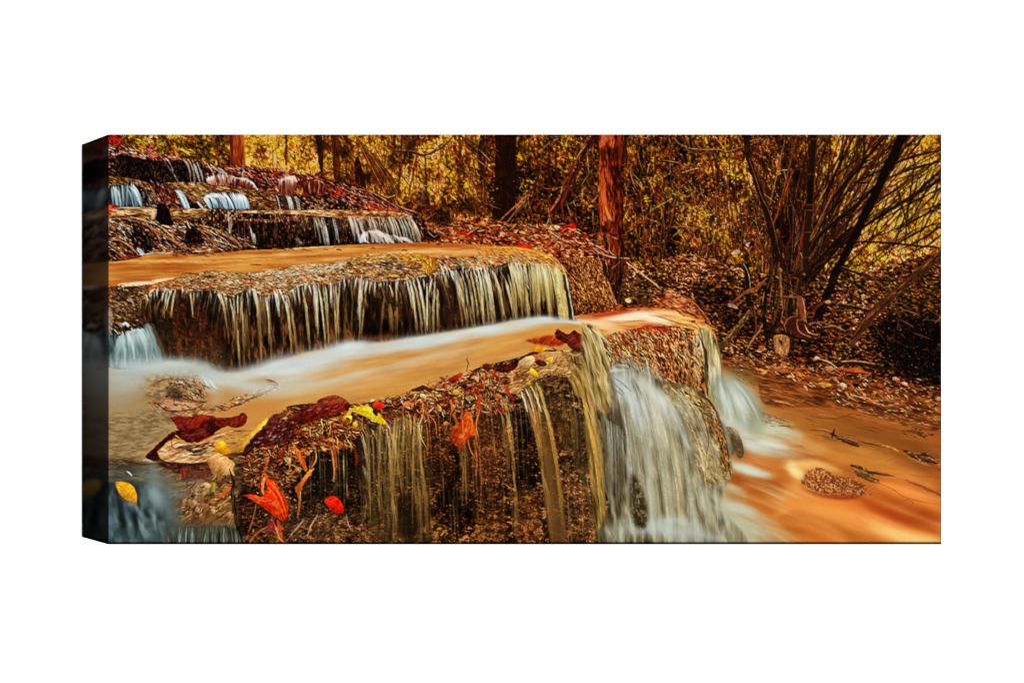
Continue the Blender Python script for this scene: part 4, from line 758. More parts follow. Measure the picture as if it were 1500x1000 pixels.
def patch(pts, cols, n, ln=(3, 8), w=(1.4, 3), ang=(0, 60), a=(.4, .8), soft=1.2, k=1.):
    """a patch of rock whose tones are cols, with lumps and crevices"""
    c = sorted(cols, key=sum); q = [(i / (len(c) - 1), v) for i, v in enumerate(c)] if len(c) > 1 else [(0, c[0]), (1, c[0])]
    tex(pts, q, sx=max(2.4, sum(ln) * .3), sy=max(1.8, sum(w) * .8), ang=sum(ang) / 2, seed=R.randrange(90), octv=4, relief=.7, spread=1.1, a=.42 * k, soft=5, rough=4, rs=9)
    dabs(pts, n // 3, cols, ln=(1.5, min(ln[1], 6) if ln[0] < 5 else ln[1]), w=w, ang=ang, a=(a[0], a[1]), soft=soft, curve=0)
patch(M1(690, 230, 860, 220, 900, 300, 1000, 380, 1040, 560, 960, 640, 760, 640, 700, 520), [(80, 34, 16), (110, 54, 26), (54, 24, 12), (130, 70, 34), (34, 18, 10)], 420)
patch(M1(870, 230, 990, 240, 1010, 420, 930, 400, 880, 330), [(14, 9, 10), (24, 14, 12)], 60, ln=(6, 14), w=(3, 6), ang=(70, 100)); patch(M1(560, 420, 700, 440, 720, 640, 640, 640), [(64, 46, 30), (40, 28, 20), (90, 66, 44)], 80, soft=2)
patch(M1(740, 600, 1040, 580, 1060, 720, 900, 700), [(70, 52, 30), (96, 74, 44), (110, 90, 60), (44, 30, 18)], 120); patch(M2(600, 420, 760, 430, 760, 500, 600, 500), [(10, 7, 6)], 26, ln=(8, 16), w=(6, 10), ang=(0, 20), soft=3); patch(M2(190, 240, 290, 240, 290, 330, 200, 320), [(120, 66, 40), (90, 44, 26)], 30)
stroke(M2(600, 530, 720, 520, 860, 510), 5, (110, 56, 26), .8, 3); stroke(M1(1040, 720, 1160, 740, 1300, 700, 1455, 660), 6, (110, 66, 36), .5, 5)
patch(M2(700, 210, 840, 220, 860, 400, 740, 400), [(96, 62, 36), (130, 90, 56), (60, 38, 24)], 60, ang=(60, 110)); patch(M2(1090, 120, 1200, 100, 1260, 380, 1130, 400), [(84, 52, 30), (50, 30, 18), (110, 74, 40)], 110, ang=(70, 110))
# threads of the great shelf, left to right: x0 y0 x1 y1 width tone (0 white, 1 cream, 2 tan, 3 faint)
CT = [((250, 246, 230), (230, 210, 158)), ((240, 228, 188), (206, 176, 108)), ((212, 188, 134), (168, 130, 70)), ((150, 116, 72), (100, 70, 36))]
def strands(T, x0, y0, x1, y1, w, c0, c1, a):
    """the fine lines inside one thread of water"""
    for _ in range(1 + int(w * 1.1)):
        o0, o1 = R.gauss(0, w * .9), R.gauss(0, w * 1.6); s0, s1 = R.uniform(0, .4), R.uniform(.6, 1)
        k = R.choice([1.14, 1.05, .8, .6])
        f = lambda t, o: (x0 + (x1 - x0) * (1 - (1 - t) ** 1.5) + o, y0 + (y1 - y0) * t)
        q = f(s0, o0) + f((s0 + s1) / 2, (o0 + o1) / 2) + f(s1, o1)
        stroke(T(*q), R.uniform(.6, 1.2), tuple(min(250, v * k) for v in (c0 if s0 < .25 else c1)), a * R.uniform(.3, .8), .9, n=3)
def threads(T, lst, a=.8, soft=1.):
    for x0, y0, x1, y1, w, c in lst:
        strands(T, x0, y0, x1, y1, w, CT[c][0], CT[c][1], a)
        stroke(T(x0, y0, x0 + (x1 - x0) * .42, y0 + (y1 - y0) * .25, x0 + (x1 - x0) * .78, y0 + (y1 - y0) * .62, x1, y1), [w * .7, w, w, w * 1.1], [CT[c][0], CT[c][0], CT[c][1], CT[c][1]], [a, a, a * .75, a * .4], soft, n=4)
        strands(T, x0, y0, x1, y1, w, CT[c][0], CT[c][1], a)
threads(M1, [(575, 195, 520, 290, 3, 1), (600, 190, 590, 240, 2.4, 0), (650, 190, 625, 280, 3, 0), (665, 200, 640, 390, 2.4, 1), (690, 205, 655, 340, 2.4, 1), (715, 200, 685, 390, 3, 1), (560, 230, 515, 330, 2, 2), (620, 260, 580, 380, 3, 3), (490, 260, 470, 370, 4, 3), (760, 190, 765, 220, 2, 0), (810, 200, 832, 385, 2.6, 1), (840, 220, 836, 300, 2, 2),
             (975, 205, 1030, 300, 3.4, 0), (990, 200, 1060, 400, 2.4, 1), (1010, 215, 1070, 560, 3, 2), (1035, 230, 1085, 500, 2, 2), (1075, 260, 1148, 722, 3.4, 1), (1095, 240, 1140, 700, 2, 2), (1130, 240, 1130, 400, 2, 1), (1150, 250, 1175, 700, 3, 2), (1165, 260, 1145, 420, 2, 2), (1190, 220, 1210, 370, 2.4, 0), (1225, 190, 1260, 320, 4.4, 0), (1240, 185, 1280, 500, 3.4, 1), (1250, 240, 1290, 700, 4, 2),
             (1280, 260, 1270, 620, 5, 3), (1300, 250, 1310, 500, 5, 3), (1325, 250, 1340, 560, 3.4, 1), (1310, 230, 1358, 680, 2.6, 1), (1375, 210, 1395, 320, 2.4, 0), (1390, 200, 1410, 380, 2, 1), (1405, 200, 1440, 300, 2, 0), (1340, 300, 1350, 660, 3, 3), (1180, 330, 1190, 640, 6, 3), (1110, 360, 1120, 600, 5, 3)])
threads(M2, [(5, 200, 40, 380, 3, 0), (45, 200, 110, 420, 3, 0), (75, 200, 125, 620, 3, 1), (85, 210, 160, 620, 3.4, 2), (120, 185, 155, 300, 2, 1), (160, 170, 180, 300, 2, 0), (195, 190, 245, 600, 3, 1), (230, 150, 260, 240, 2.4, 0), (205, 220, 235, 560, 2, 2), (270, 150, 290, 440, 4, 0), (290, 170, 300, 520, 3, 1), (300, 160, 350, 590, 3, 1), (330, 160, 372, 590, 3, 2), (345, 170, 370, 400, 2, 0), (385, 145, 390, 320, 3.4, 0),
             (400, 160, 425, 560, 2.4, 1), (415, 150, 440, 570, 3, 2), (445, 180, 430, 420, 2, 1), (480, 160, 475, 220, 2, 0), (500, 95, 505, 150, 2, 0), (490, 200, 480, 560, 3, 3), (530, 200, 525, 500, 3, 3), (560, 120, 545, 200, 2.6, 0), (590, 115, 570, 400, 4.4, 0), (600, 130, 575, 540, 2.6, 1), (630, 130, 615, 240, 3, 0), (620, 240, 590, 520, 2, 2), (655, 150, 640, 230, 2, 2), (680, 140, 675, 250, 2.4, 0), (715, 130, 715, 190, 3, 1),
             (775, 170, 800, 250, 2.4, 1), (820, 150, 822, 300, 2, 1), (740, 260, 720, 480, 3, 3), (780, 300, 790, 520, 6, 3), (825, 320, 820, 520, 5, 3), (880, 130, 930, 330, 3, 0), (910, 140, 960, 500, 4, 1), (930, 130, 995, 500, 3, 1), (960, 120, 990, 300, 3, 0), (970, 150, 1020, 500, 3.6, 1), (1000, 130, 1010, 200, 2, 0), (1025, 160, 1030, 480, 2.4, 1), (1060, 130, 1040, 250, 2.4, 0), (1080, 150, 1065, 500, 3.4, 1), (1095, 200, 1100, 480, 4, 2), (1040, 300, 1050, 500, 4, 3),
             (1110, 30, 1160, 190, 2.6, 1), (1140, 30, 1170, 120, 2, 0), (1170, 55, 1250, 300, 3, 0), (1190, 60, 1300, 460, 5, 1), (1215, 70, 1330, 450, 4, 2), (1220, 180, 1260, 440, 3, 3), (1250, 80, 1300, 300, 2, 0), (1285, 75, 1345, 440, 3.6, 1), (1310, 60, 1370, 430, 3, 2), (1330, 50, 1400, 430, 3.4, 1), (1355, 50, 1400, 260, 2.4, 0), (1380, 50, 1440, 420, 3.4, 1), (1405, 45, 1455, 330, 2.6, 0)])
threads(M3, [(0, 60, 45, 440, 3.6, 1), (35, 45, 100, 430, 5, 1), (60, 60, 110, 420, 3, 0), (95, 70, 170, 420, 4.4, 2), (110, 90, 180, 410, 3, 1), (150, 110, 190, 400, 2, 3), (170, 110, 240, 410, 3.6, 1), (200, 100, 250, 400, 3, 2), (215, 30, 290, 300, 3, 0), (230, 30, 330, 400, 4.4, 2), (250, 25, 345, 400, 5, 1), (270, 20, 330, 280, 2.4, 0), (300, 20, 340, 200, 2.4, 1), (290, 60, 300, 380, 4, 3), (340, 40, 385, 390, 3, 3),
             (370, 30, 400, 380, 3, 2), (400, 30, 410, 390, 4, 1), (395, 60, 420, 300, 2, 3), (425, 25, 480, 390, 4.4, 1), (440, 40, 475, 300, 2.4, 0), (470, 40, 500, 390, 3, 3)])
fill(M3(480, 40, 505, 28, 540, 40, 575, 130, 605, 405, 545, 405, 515, 200), (196, 176, 112), .95, soft=1); dabs(M3(485, 50, 545, 40, 600, 400, 550, 400), 90, [(226, 214, 160), (170, 146, 84), (210, 190, 130), (150, 124, 66)], ln=(12, 30), w=(1, 2.4), ang=(76, 86), soft=1.2, a=(.3, .8), sm=False)
stroke(M3(560, 40, 590, 130, 615, 270, 640, 400), 2.6, (226, 220, 190), .9); stroke(M3(555, 60, 585, 180, 605, 300, 615, 410), [2, 4, 4, 5], (40, 24, 14), .9, 1.2)
dabs(M3(210, 20, 330, 20, 340, 200, 260, 180), 60, [(240, 236, 200), (170, 150, 90), (206, 190, 130)], ln=(6, 18), w=(.8, 1.6), ang=(55, 75), a=(.4, .8), soft=.9)
lipline = M1(520, 250, 640, 205, 800, 212, 980, 212, 1080, 248, 1200, 198, 1300, 238, 1455, 215) + M2(130, 192, 240, 160, 400, 160, 500, 120, 620, 125, 700, 145, 880, 130, 1090, 95, 1200, 60, 1300, 55, 1455, 50) + M3(200, 30, 330, 25, 500, 30)
footline = M1(560, 500, 700, 640, 900, 690, 1100, 740, 1300, 700, 1455, 660) + M2(200, 625, 450, 575, 620, 545, 900, 520, 1200, 470, 1455, 440) + M3(200, 415, 350, 405, 600, 405)
curtain(lipline, footline, 150, w=(.8, 2), c0=(206, 190, 156), c1=(120, 90, 52), a0=(.15, .5), a1=(.0, .15), reach=(.2, .9), drift=2, soft=1)
curtain(lipline, [(x, y + 22) for x, y in lipline], 170, w=(.9, 1.8), c0=(244, 244, 236), c1=(200, 190, 160), a0=(.5, .9), a1=(.1, .4), reach=(.3, .9), drift=3)
for _ in range(60):   # soft dark gaps between the threads
    i = R.randrange(len(lipline) - 1); x, y = lipline[i][0] + R.uniform(-8, 8), lipline[i][1] + R.uniform(6, 20)
    stroke([(x, y), (x + 2, y + 20), (x + 3, y + R.uniform(25, 60))], [1, R.uniform(1.5, 3.4), 1], (14, 9, 7), R.uniform(.3, .75), 1.2)

# ---------------------------------------------------------------- middle pool and its foam
pool2 = M1(268, 690, 600, 670, 760, 690, 900, 720, 1040, 760, 1200, 745, 1455, 665) + M2(200, 620, 450, 585, 700, 555, 900, 525, 1200, 475, 1455, 445) + M3(200, 415, 350, 405, 640, 405, 720, 430, 770, 470, 690, 560, 600, 640, 300, 680, 0, 740) + M2(1200, 860, 900, 930, 560, 990) + B2(100, 80, 0, 120) + B1(1200, 260, 1000, 400, 500, 500, 268, 460)
tex(pool2, [(0, (178, 122, 62)), (.5, (202, 146, 80)), (1, (220, 168, 104))], sx=40, sy=7, ang=-9, seed=91, octv=2, warp=.2, sm=False, spread=.6, soft=2.4)
b, m = poly(M1(268, 700, 700, 760, 800, 1000) + B1(760, 80, 700, 180, 500, 350, 400, 450, 268, 450), soft=10)
put(b, m, (158, 138, 104), .8); b, m = poly(M1(900, 1000, 1455, 870) + B1(1455, 30, 1250, 150, 1100, 200, 1000, 100), soft=8); put(b, m, (196, 136, 72), .8)
b, m = poly(M3(0, 520, 300, 450, 560, 430, 640, 450, 500, 500, 200, 600, 0, 680), soft=6); put(b, m, (214, 148, 66), .55)
fill(M2(0, 860, 300, 820, 700, 800, 1000, 760, 900, 900, 500, 900, 200, 980), (204, 146, 72), .45, soft=9); stroke(M3(60, 660, 200, 620, 300, 590), 5, (196, 120, 52), .5, 4); stroke(M3(300, 540, 380, 530, 440, 520), 5, (190, 90, 46), .6, 5)
FOAM = (204, 212, 206)
for q, w, a, s in [(M1(1000, 770, 1150, 770, 1300, 740, 1455, 690), [12, 16, 18, 20], .85, 10), (M2(0, 690, 200, 670, 450, 610, 620, 590, 800, 600), [16, 20, 18, 16, 12], .95, 9), (M2(0, 750, 150, 740, 300, 720, 500, 690), [14, 14, 10, 6], .8, 9), (M2(0, 810, 100, 800, 220, 790), [10, 10, 4], .6, 8), (M2(400, 590, 520, 572, 620, 590), [8, 10, 8], .9, 6),
                   (M2(700, 600, 850, 560, 1000, 545, 1200, 510, 1455, 465), [6, 9, 11, 11, 11], .95, 6), (M2(850, 590, 1000, 575, 1150, 545, 1300, 510), [6, 8, 6], .7, 6), (M3(0, 480, 150, 450, 330, 415, 450, 400, 550, 405), [11, 11, 9, 8, 6], .95, 5), (M3(0, 500, 200, 470, 400, 430), [8, 7, 4], .6, 6), (M3(520, 405, 620, 415, 740, 440), [5, 4, 3], .9, 3), (M3(600, 418, 720, 422, 840, 432), [3, 4, 3], .9, 2.4)]:
    stroke(q, w, FOAM, a, s)
for q, w, a, s in [(M2(420, 600, 520, 575, 600, 585), 6, .7, 4), (M2(0, 740, 100, 735, 200, 725), 8, .7, 5), (M2(900, 548, 1000, 535, 1060, 525), 5, .7, 4), (M2(1300, 480, 1400, 465, 1455, 455), 5, .7, 4), (M3(370, 405, 440, 395, 510, 402), 4, .9, 3), (M3(40, 470, 120, 455, 200, 445), 5, .6, 4), (M1(1330, 730, 1455, 690), 7, .6, 5)]: stroke(q, w, (236, 240, 238), a, s)
for q, w, a, s in [(M2(-260, 770, 0, 720, 200, 690, 450, 625, 640, 600), [14, 22, 22, 20, 12], .8, 12), (M2(620, 600, 850, 565, 1050, 535, 1455, 460), [10, 13, 13, 12], .8, 8), (M3(0, 480, 200, 445, 400, 410, 600, 412), [11, 11, 10, 6], .85, 6), (M1(268, 740, 500, 715, 700, 705, 900, 730, 1100, 790), [14, 14, 10, 10, 8], .6, 9)]: stroke(q, w, (206, 216, 214), a, s)
for _ in range(60):
    i = R.random(); x = 330 + i * 490; y = 552 - i * 84 + (6 if i < .2 else 0) + R.uniform(-8, 8); L = R.uniform(14, 50)
    stroke([(x, y), (x + L / 2, y - L * .09), (x + L, y - L * .2)], R.uniform(1, 4), R.choice([(236, 240, 238), (190, 200, 200), (214, 190, 150)]), R.uniform(.1, .35), 3)
# left: blue-grey fall under the shelf and the mist around the boulder
fill(M1(268, 330, 290, 330, 300, 420, 290, 500, 268, 500), (176, 150, 130), .8, soft=1.6)
tex(M1(268, 500, 300, 470, 380, 490, 500, 440, 560, 450, 600, 560, 640, 690, 268, 720), [(0, (26, 28, 28)), (.5, (64, 74, 72)), (1, (120, 136, 132))], sx=20, sy=3, ang=88, seed=93, rough=1)
dabs(M1(280, 440, 360, 430, 420, 420, 500, 440, 460, 490, 340, 510, 290, 500), 90, [(12, 10, 10), (60, 44, 34), (190, 176, 150), (30, 22, 18)], ln=(3, 8), w=(1.4, 3), ang=(20, 80))
curtain(M1(330, 530, 370, 500, 420, 480, 470, 470, 540, 450), M1(300, 700, 380, 710, 460, 700, 540, 690, 620, 690), 70, w=(2, 5), c0=(190, 208, 204), c1=(120, 144, 140), a0=(.3, .8), a1=(.2, .6), drift=3, soft=2, reach=(.7, 1))
for q, w, c, a in [(M1(365, 500, 375, 600, 380, 705), 4, (196, 206, 198), .8), (M1(340, 520, 330, 600, 325, 700), 4, (150, 170, 166), .6), (M1(400, 490, 430, 560, 440, 660), 3, (210, 224, 222), .8), (M1(470, 480, 510, 560, 530, 680), 4, (196, 214, 212), .7), (M1(530, 440, 580, 560, 620, 680), 7, (140, 156, 148), .7), (M1(440, 480, 470, 600, 480, 690), 3, (120, 140, 136), .6), (M1(500, 460, 550, 560, 580, 680), 4, (170, 190, 186), .6), (M1(372, 430, 385, 425, 400, 440), 4, (226, 236, 238), .9), (M1(420, 480, 445, 470, 500, 470), 4, (206, 220, 222), .8), (M1(400, 270, 430, 275, 440, 310), 4, (214, 190, 160), .8), (M1(560, 440, 610, 560, 640, 660), 7, (130, 120, 96), .4), (M1(290, 520, 285, 600, 280, 700), 5, (90, 110, 110), .6)]: stroke(q, w, c, a, 2)
for q, w, a, s, c in [(M1(268, 730, 500, 710, 700, 700, 850, 710, 950, 750, 1040, 800), [24, 22, 14, 12, 14, 12], .9, 12, (184, 196, 192)), (M1(268, 790, 400, 780, 550, 760, 700, 735), [30, 26, 18, 8], .85, 14, (176, 186, 180)), (M1(268, 860, 380, 850, 480, 820), [26, 22, 10], .6, 14, (168, 174, 164)), (M1(268, 940, 350, 930, 420, 900), [20, 16, 8], .4, 14, (160, 160, 146)), (M1(500, 712, 700, 702, 850, 712), 5, .8, 5, (204, 214, 210)), (M1(268, 700, 400, 702, 520, 700), 8, .6, 7, (190, 200, 198))]: stroke(q, w, c, a, s)
# boulder with leaf rubbish
rk = [(500, 800), (580, 760), (680, 745), (780, 735), (880, 745), (930, 790), (920, 850), (940, 920), (960, 990), (900, 1030), (700, 1040), (560, 980), (520, 900)]
b, m = poly(M1(*[v for p in rk for v in p]), soft=11); n = norm(fbm(b.X / 7, b.Y / 4, 7, 3)) if b.ok else 0
put(b, m, ramp(n, [(0, (120, 92, 62)), (.5, (156, 124, 84)), (1, (190, 160, 116))]), .92)
dabs(M1(680, 800, 760, 780, 900, 780, 910, 900, 820, 960, 690, 900), 190, [(60, 40, 30), (110, 76, 50), (30, 20, 18), (176, 130, 90), (206, 160, 120)], ln=(3, 8), w=(1, 2), ang=(0, 70)); tex(M1(665, 885, 720, 860, 760, 900, 740, 925, 680, 920), [(0, (10, 8, 8)), (1, (60, 44, 34))], sx=3, sy=2, seed=86, rough=2, soft=1)
for q, w, c in [((845, 780, 870, 830, 900, 890), 4.4, (190, 120, 66)), ((830, 770, 850, 830, 890, 900), 1.4, (110, 60, 34)), ((740, 810, 790, 850, 850, 920), 1.8, (226, 190, 150)), ((800, 880, 830, 920, 890, 940), 2, (214, 180, 140)), ((700, 840, 760, 830, 800, 870), 1.6, (70, 44, 34)), ((590, 820, 640, 800, 700, 790), 1.8, (96, 66, 44)), ((620, 960, 720, 930, 800, 960, 900, 950), 2, (80, 40, 30)), ((760, 920, 850, 940, 930, 960), 3.4, (130, 60, 44))]: stroke(M1(*q), w, c, .9)
tex(M1(620, 960, 720, 940, 860, 960, 940, 990, 800, 1050, 660, 1040), [(0, (120, 70, 44)), (.5, (186, 130, 90)), (1, (226, 180, 140))], sx=5, sy=2, ang=10, seed=95, rough=1)
dabs(M1(560, 940, 950, 960, 960, 1010, 700, 1060, 560, 1000), 100, [(60, 30, 22), (150, 90, 60), (206, 160, 120), (90, 50, 34)], ln=(3, 8), w=(1, 2), ang=(-10, 50))
for q, w, a in [((870, 760, 930, 800, 1000, 850), 5, .8), ((890, 800, 940, 840, 980, 880), 4, .7), ((860, 745, 960, 770, 1030, 830), 4, .8), ((900, 850, 950, 880, 1010, 870), 6, .5)]: stroke(M1(*q), w, (190, 204, 200), a, 3)
for _ in range(14):
    x = R.uniform(880, 960); stroke(M1(x, 770 + (x - 880) * .5, x + 40, 830 + (x - 880) * .4), [1, 1.6], (232, 236, 230), .6, 1)
# tan slab right of it
tex(M1(1040, 1000, 1120, 940, 1200, 900, 1290, 840, 1340, 800, 1400, 830, 1380, 870, 1300, 900, 1200, 950, 1100, 1010) + B1(1140, 10, 1000, 60, 860, 80, 700, 60, 640, 20, 800, 0, 950, 10), [(0, (120, 78, 44)), (.4, (166, 118, 70)), (.8, (200, 156, 104)), (1, (226, 190, 146))], sx=7, sy=2.4, ang=-20, seed=97, rough=1.2)
b, m = poly(M1(900, 950, 1050, 860, 1200, 800, 1330, 790, 1250, 870, 1100, 940, 1000, 990), soft=5); put(b, m, (186, 142, 92), .8)
for q in [(1080, 950, 1140, 960, 1220, 920, 1290, 900), (1060, 1000, 1120, 970, 1180, 960), (1290, 900, 1350, 860, 1400, 850), (1310, 800, 1360, 805, 1400, 830)]: stroke(M1(*q), [1, 2.4, 1], (60, 34, 22), .85)
dabs(M1(1060, 940, 1400, 820, 1390, 870, 1080, 1000), 60, [(70, 40, 26), (226, 180, 140), (190, 110, 70)], ln=(2, 6), w=(1, 2), ang=(-50, 10)); fill(M1(1310, 850, 1340, 835, 1370, 845, 1330, 870), (226, 160, 110), .9)
tex(B1(268, 100, 500, 60, 640, 40, 760, 100, 700, 170, 600, 250, 520, 340, 420, 400, 268, 420), [(0, (110, 88, 60)), (.5, (146, 120, 84)), (1, (180, 152, 112))], sx=9, sy=2.5, ang=-6, seed=99, soft=6, a=.75); dabs(B1(480, 60, 660, 60, 720, 120, 560, 180), 60, [(110, 86, 56), (186, 156, 110), (90, 66, 44)], ln=(2, 6), w=(.8, 1.6), ang=(-20, 60), a=(.3, .7))
dabs(B1(560, -10, 900, 20, 1100, 10, 1000, 60, 700, 60, 600, 30), 90, [(50, 30, 24), (120, 76, 50), (206, 160, 110), (150, 60, 44)], ln=(3, 9), w=(1, 2), ang=(-10, 35)); stroke(B1(600, 10, 660, 50, 740, 50, 840, 40, 900, 10), 2.4, (40, 24, 18), .85); tex(B1(640, -20, 760, -10, 860, 20, 780, 45, 680, 42), [(0, (150, 100, 66)), (1, (226, 176, 130))], sx=5, sy=2, ang=5, seed=100, rough=.6)

# ---------------------------------------------------------------- upper right run: orange water, second lip, its face
pool3 = M3(640, 380, 740, 365, 900, 345, 1060, 318, 1200, 320, 1300, 330, 1455, 350) + M4(60, 240, 120, 330, 160, 380, 190, 440, 60, 430, 20, 400) + M3(1455, 470, 1300, 440, 1150, 450, 1000, 470, 930, 510, 860, 560, 780, 480, 700, 430)
tex(pool3, [(0, (170, 74, 30)), (.4, (206, 110, 50)), (.7, (226, 150, 84)), (1, (246, 200, 140))], sx=30, sy=2.5, ang=0, seed=101, octv=3, warp=.2, sm=False)
for q, w, c, a, s in [(M3(720, 390, 850, 372, 1000, 345, 1180, 328), [3, 7, 8, 4], (186, 70, 28), .8, 4), (M3(820, 410, 960, 395, 1090, 375, 1180, 400, 1300, 420), [4, 9, 11, 12, 6], (255, 238, 200), .95, 5), (M3(1100, 360, 1200, 350, 1330, 372, 1455, 420), [5, 7, 7, 6], (255, 214, 150), .95, 4), (M3(1180, 380, 1300, 395, 1400, 430, 1455, 480), 5, (250, 180, 100), .8, 3), (M3(640, 400, 760, 425, 900, 450), 5, (255, 236, 206), .9, 3), (M3(760, 430, 880, 470, 950, 500), [6, 9, 6], (250, 200, 130), .8, 4), (M3(640, 380, 700, 375, 760, 380), 3, (226, 200, 160), .8, 2),
                      (M3(1140, 370, 1220, 385, 1300, 412, 1380, 440, 1440, 480), 2, (110, 60, 30), .8, 1.2), (M3(860, 430, 980, 440, 1150, 420), 3, (226, 160, 100), .6, 2), (M3(1000, 380, 1060, 372, 1110, 372), 3, (250, 190, 170), .7, 2)]: stroke(q, w, c, a, s)
tex(M3(1180, 270, 1300, 240, 1400, 270, 1455, 300) + M4(60, 230, 110, 300, 150, 360, 100, 330, 0, 310) + M3(1300, 330, 1180, 320), [(0, (80, 34, 18)), (.5, (170, 84, 40)), (1, (236, 150, 90))], sx=7, sy=1.8, ang=22, seed=103, rough=1)
dabs(M3(1180, 190, 1300, 200, 1455, 290, 1455, 350, 1200, 310), 130, [(226, 120, 60), (150, 60, 30), (60, 26, 16), (250, 170, 120)], ln=(4, 11), w=(1, 2), ang=(-10, 40)); dabs(M3(950, 300, 1180, 300, 1250, 330, 950, 340), 60, [(110, 40, 22), (190, 90, 40), (50, 20, 14)], ln=(4, 10), w=(1, 2), ang=(-20, 20))
# golden rim round the far corner
for i, (c, w) in enumerate([((226, 150, 60), 3), ((250, 196, 90), 2.4), ((206, 120, 50), 2), ((255, 220, 140), 2), ((176, 110, 50), 2.4), ((236, 190, 110), 2)]):
    stroke(M4(-10, 300 + i * 14, 60, 320 + i * 12, 110 - i * 2, 370 + i * 10, 150 - i * 6, 420 + i * 8), w, c, .9, 1.2)
stroke(M4(0, 200, 60, 235, 110, 290, 150, 350, 180, 420), 1.6, (226, 130, 60), .9); stroke(M4(0, 215, 60, 250, 105, 300, 140, 360), 2, (110, 50, 24), .8)
face3 = M3(860, 520, 930, 480, 1050, 460, 1180, 445, 1330, 455, 1455, 480) + M4(40, 400, 90, 440, 130, 560, 140, 700, 100, 740, 60, 720) + M3(1455, 860, 1350, 830, 1200, 850, 1100, 780, 1000, 720, 930, 680, 900, 600)
tex(face3, [(0, (26, 12, 8)), (.3, (80, 36, 18)), (.5, (136, 66, 32)), (.7, (190, 104, 50)), (.87, (224, 150, 84)), (1, (246, 204, 150))], sx=5, sy=1.7, ang=55, seed=105, spread=1.15, mod=lambda X, Y: -.2 * np.clip((Y - 520) / 40, 0, 1))
dabs(M3(900, 500, 1050, 460, 1330, 460, 1455, 500, 1300, 600, 1050, 620, 930, 600), 340, [(226, 120, 50), (240, 180, 110), (150, 44, 26), (190, 60, 40), (60, 26, 18), (250, 214, 160), (236, 160, 40)], ln=(3, 9), w=(1, 2.2), ang=(10, 80)); dabs(M3(1100, 600, 1455, 520, 1455, 850, 1200, 830), 260, [(206, 130, 70), (110, 60, 30), (40, 20, 14), (226, 180, 120), (90, 30, 20)], ln=(3, 10), w=(.9, 1.8), ang=(60, 110))
for q in [(1060, 470, 1130, 450, 1200, 458), (1180, 460, 1240, 470, 1270, 490)]: stroke(M3(*q), [3, 6, 3], (170, 40, 30), .85)
for q, w, c in [((1060, 570, 1110, 620, 1130, 700, 1150, 800), 3.4, 2), ((1070, 590, 1125, 680, 1140, 800), 2, 1), ((1130, 570, 1170, 640, 1200, 720, 1225, 830), 2.4, 2), ((1040, 500, 1090, 560, 1110, 600), 3, 2), ((1110, 490, 1160, 560, 1200, 620), 2.4, 2), ((1400, 600, 1405, 700, 1395, 830), 3, 2), ((1330, 620, 1340, 720, 1320, 800), 2, 2), ((1440, 590, 1440, 720, 1430, 840), 3, 2), ((1280, 560, 1300, 640, 1310, 760), 1.6, 2), ((870, 480, 960, 560, 1020, 650, 1060, 740), 3, 2), ((860, 520, 930, 600, 1000, 700), 2, 2)]: stroke(M3(*q), [w * .6, w, w], [CT[c][0], CT[c][1]], [.9, .6], 1)
for x0, x1, w, c in [(20, 18, 2.6, 2), (60, 70, 3.4, 1), (75, 85, 5, 1), (95, 90, 3, 2), (40, 30, 3, 3), (10, -8, 3, 2), (110, 130, 4, 2)]: stroke(M4(x0, 420 + abs(x0 - 60) * .4, (x0 + x1) / 2 + 5, 560, x1, 720), [w, w, w], [CT[c][0], CT[c][1]], [.85, .6], 1.2)
stroke(M4(112, 440, 125, 560, 125, 720), 5, (60, 32, 20), .85, 1.4)
# pale corner fall dropping to the lower pool
tex(M4(90, 380, 140, 380, 175, 430, 205, 520, 220, 640, 230, 760, 130, 760, 125, 600, 110, 450), [(0, (110, 92, 56)), (.5, (168, 152, 108)), (1, (214, 204, 166))], sx=30, sy=4, ang=78, seed=168, soft=1.6); dabs(M4(100, 390, 150, 390, 210, 560, 220, 740, 140, 740), 90, [(214, 206, 170), (150, 134, 90), (190, 176, 130), (226, 190, 120)], ln=(12, 34), w=(1.2, 3), ang=(70, 86), a=(.3, .75), soft=1.6)
stroke(M4(95, 370, 140, 380, 180, 440, 200, 520), [3, 4, 3, 2], (236, 190, 100), .85, 1.6)

# ---------------------------------------------------------------- lower right pool
pool4 = M4(215, 590, 300, 600, 400, 640, 500, 660, 640, 680, 800, 730, 900, 790, 1000, 830) + B4(1000, -10, 1200, 60, 1430, 120, 1430, 800, 230, 800, 180, 600, 200, 400, 330, 200, 200, 60, 100, -100)
P4 = [(0, (150, 84, 34)), (.5, (180, 106, 44)), (1, (206, 132, 64))]
tex(pool4, P4, sx=70, sy=16, ang=14, seed=111, octv=3, warp=.3, sm=False)
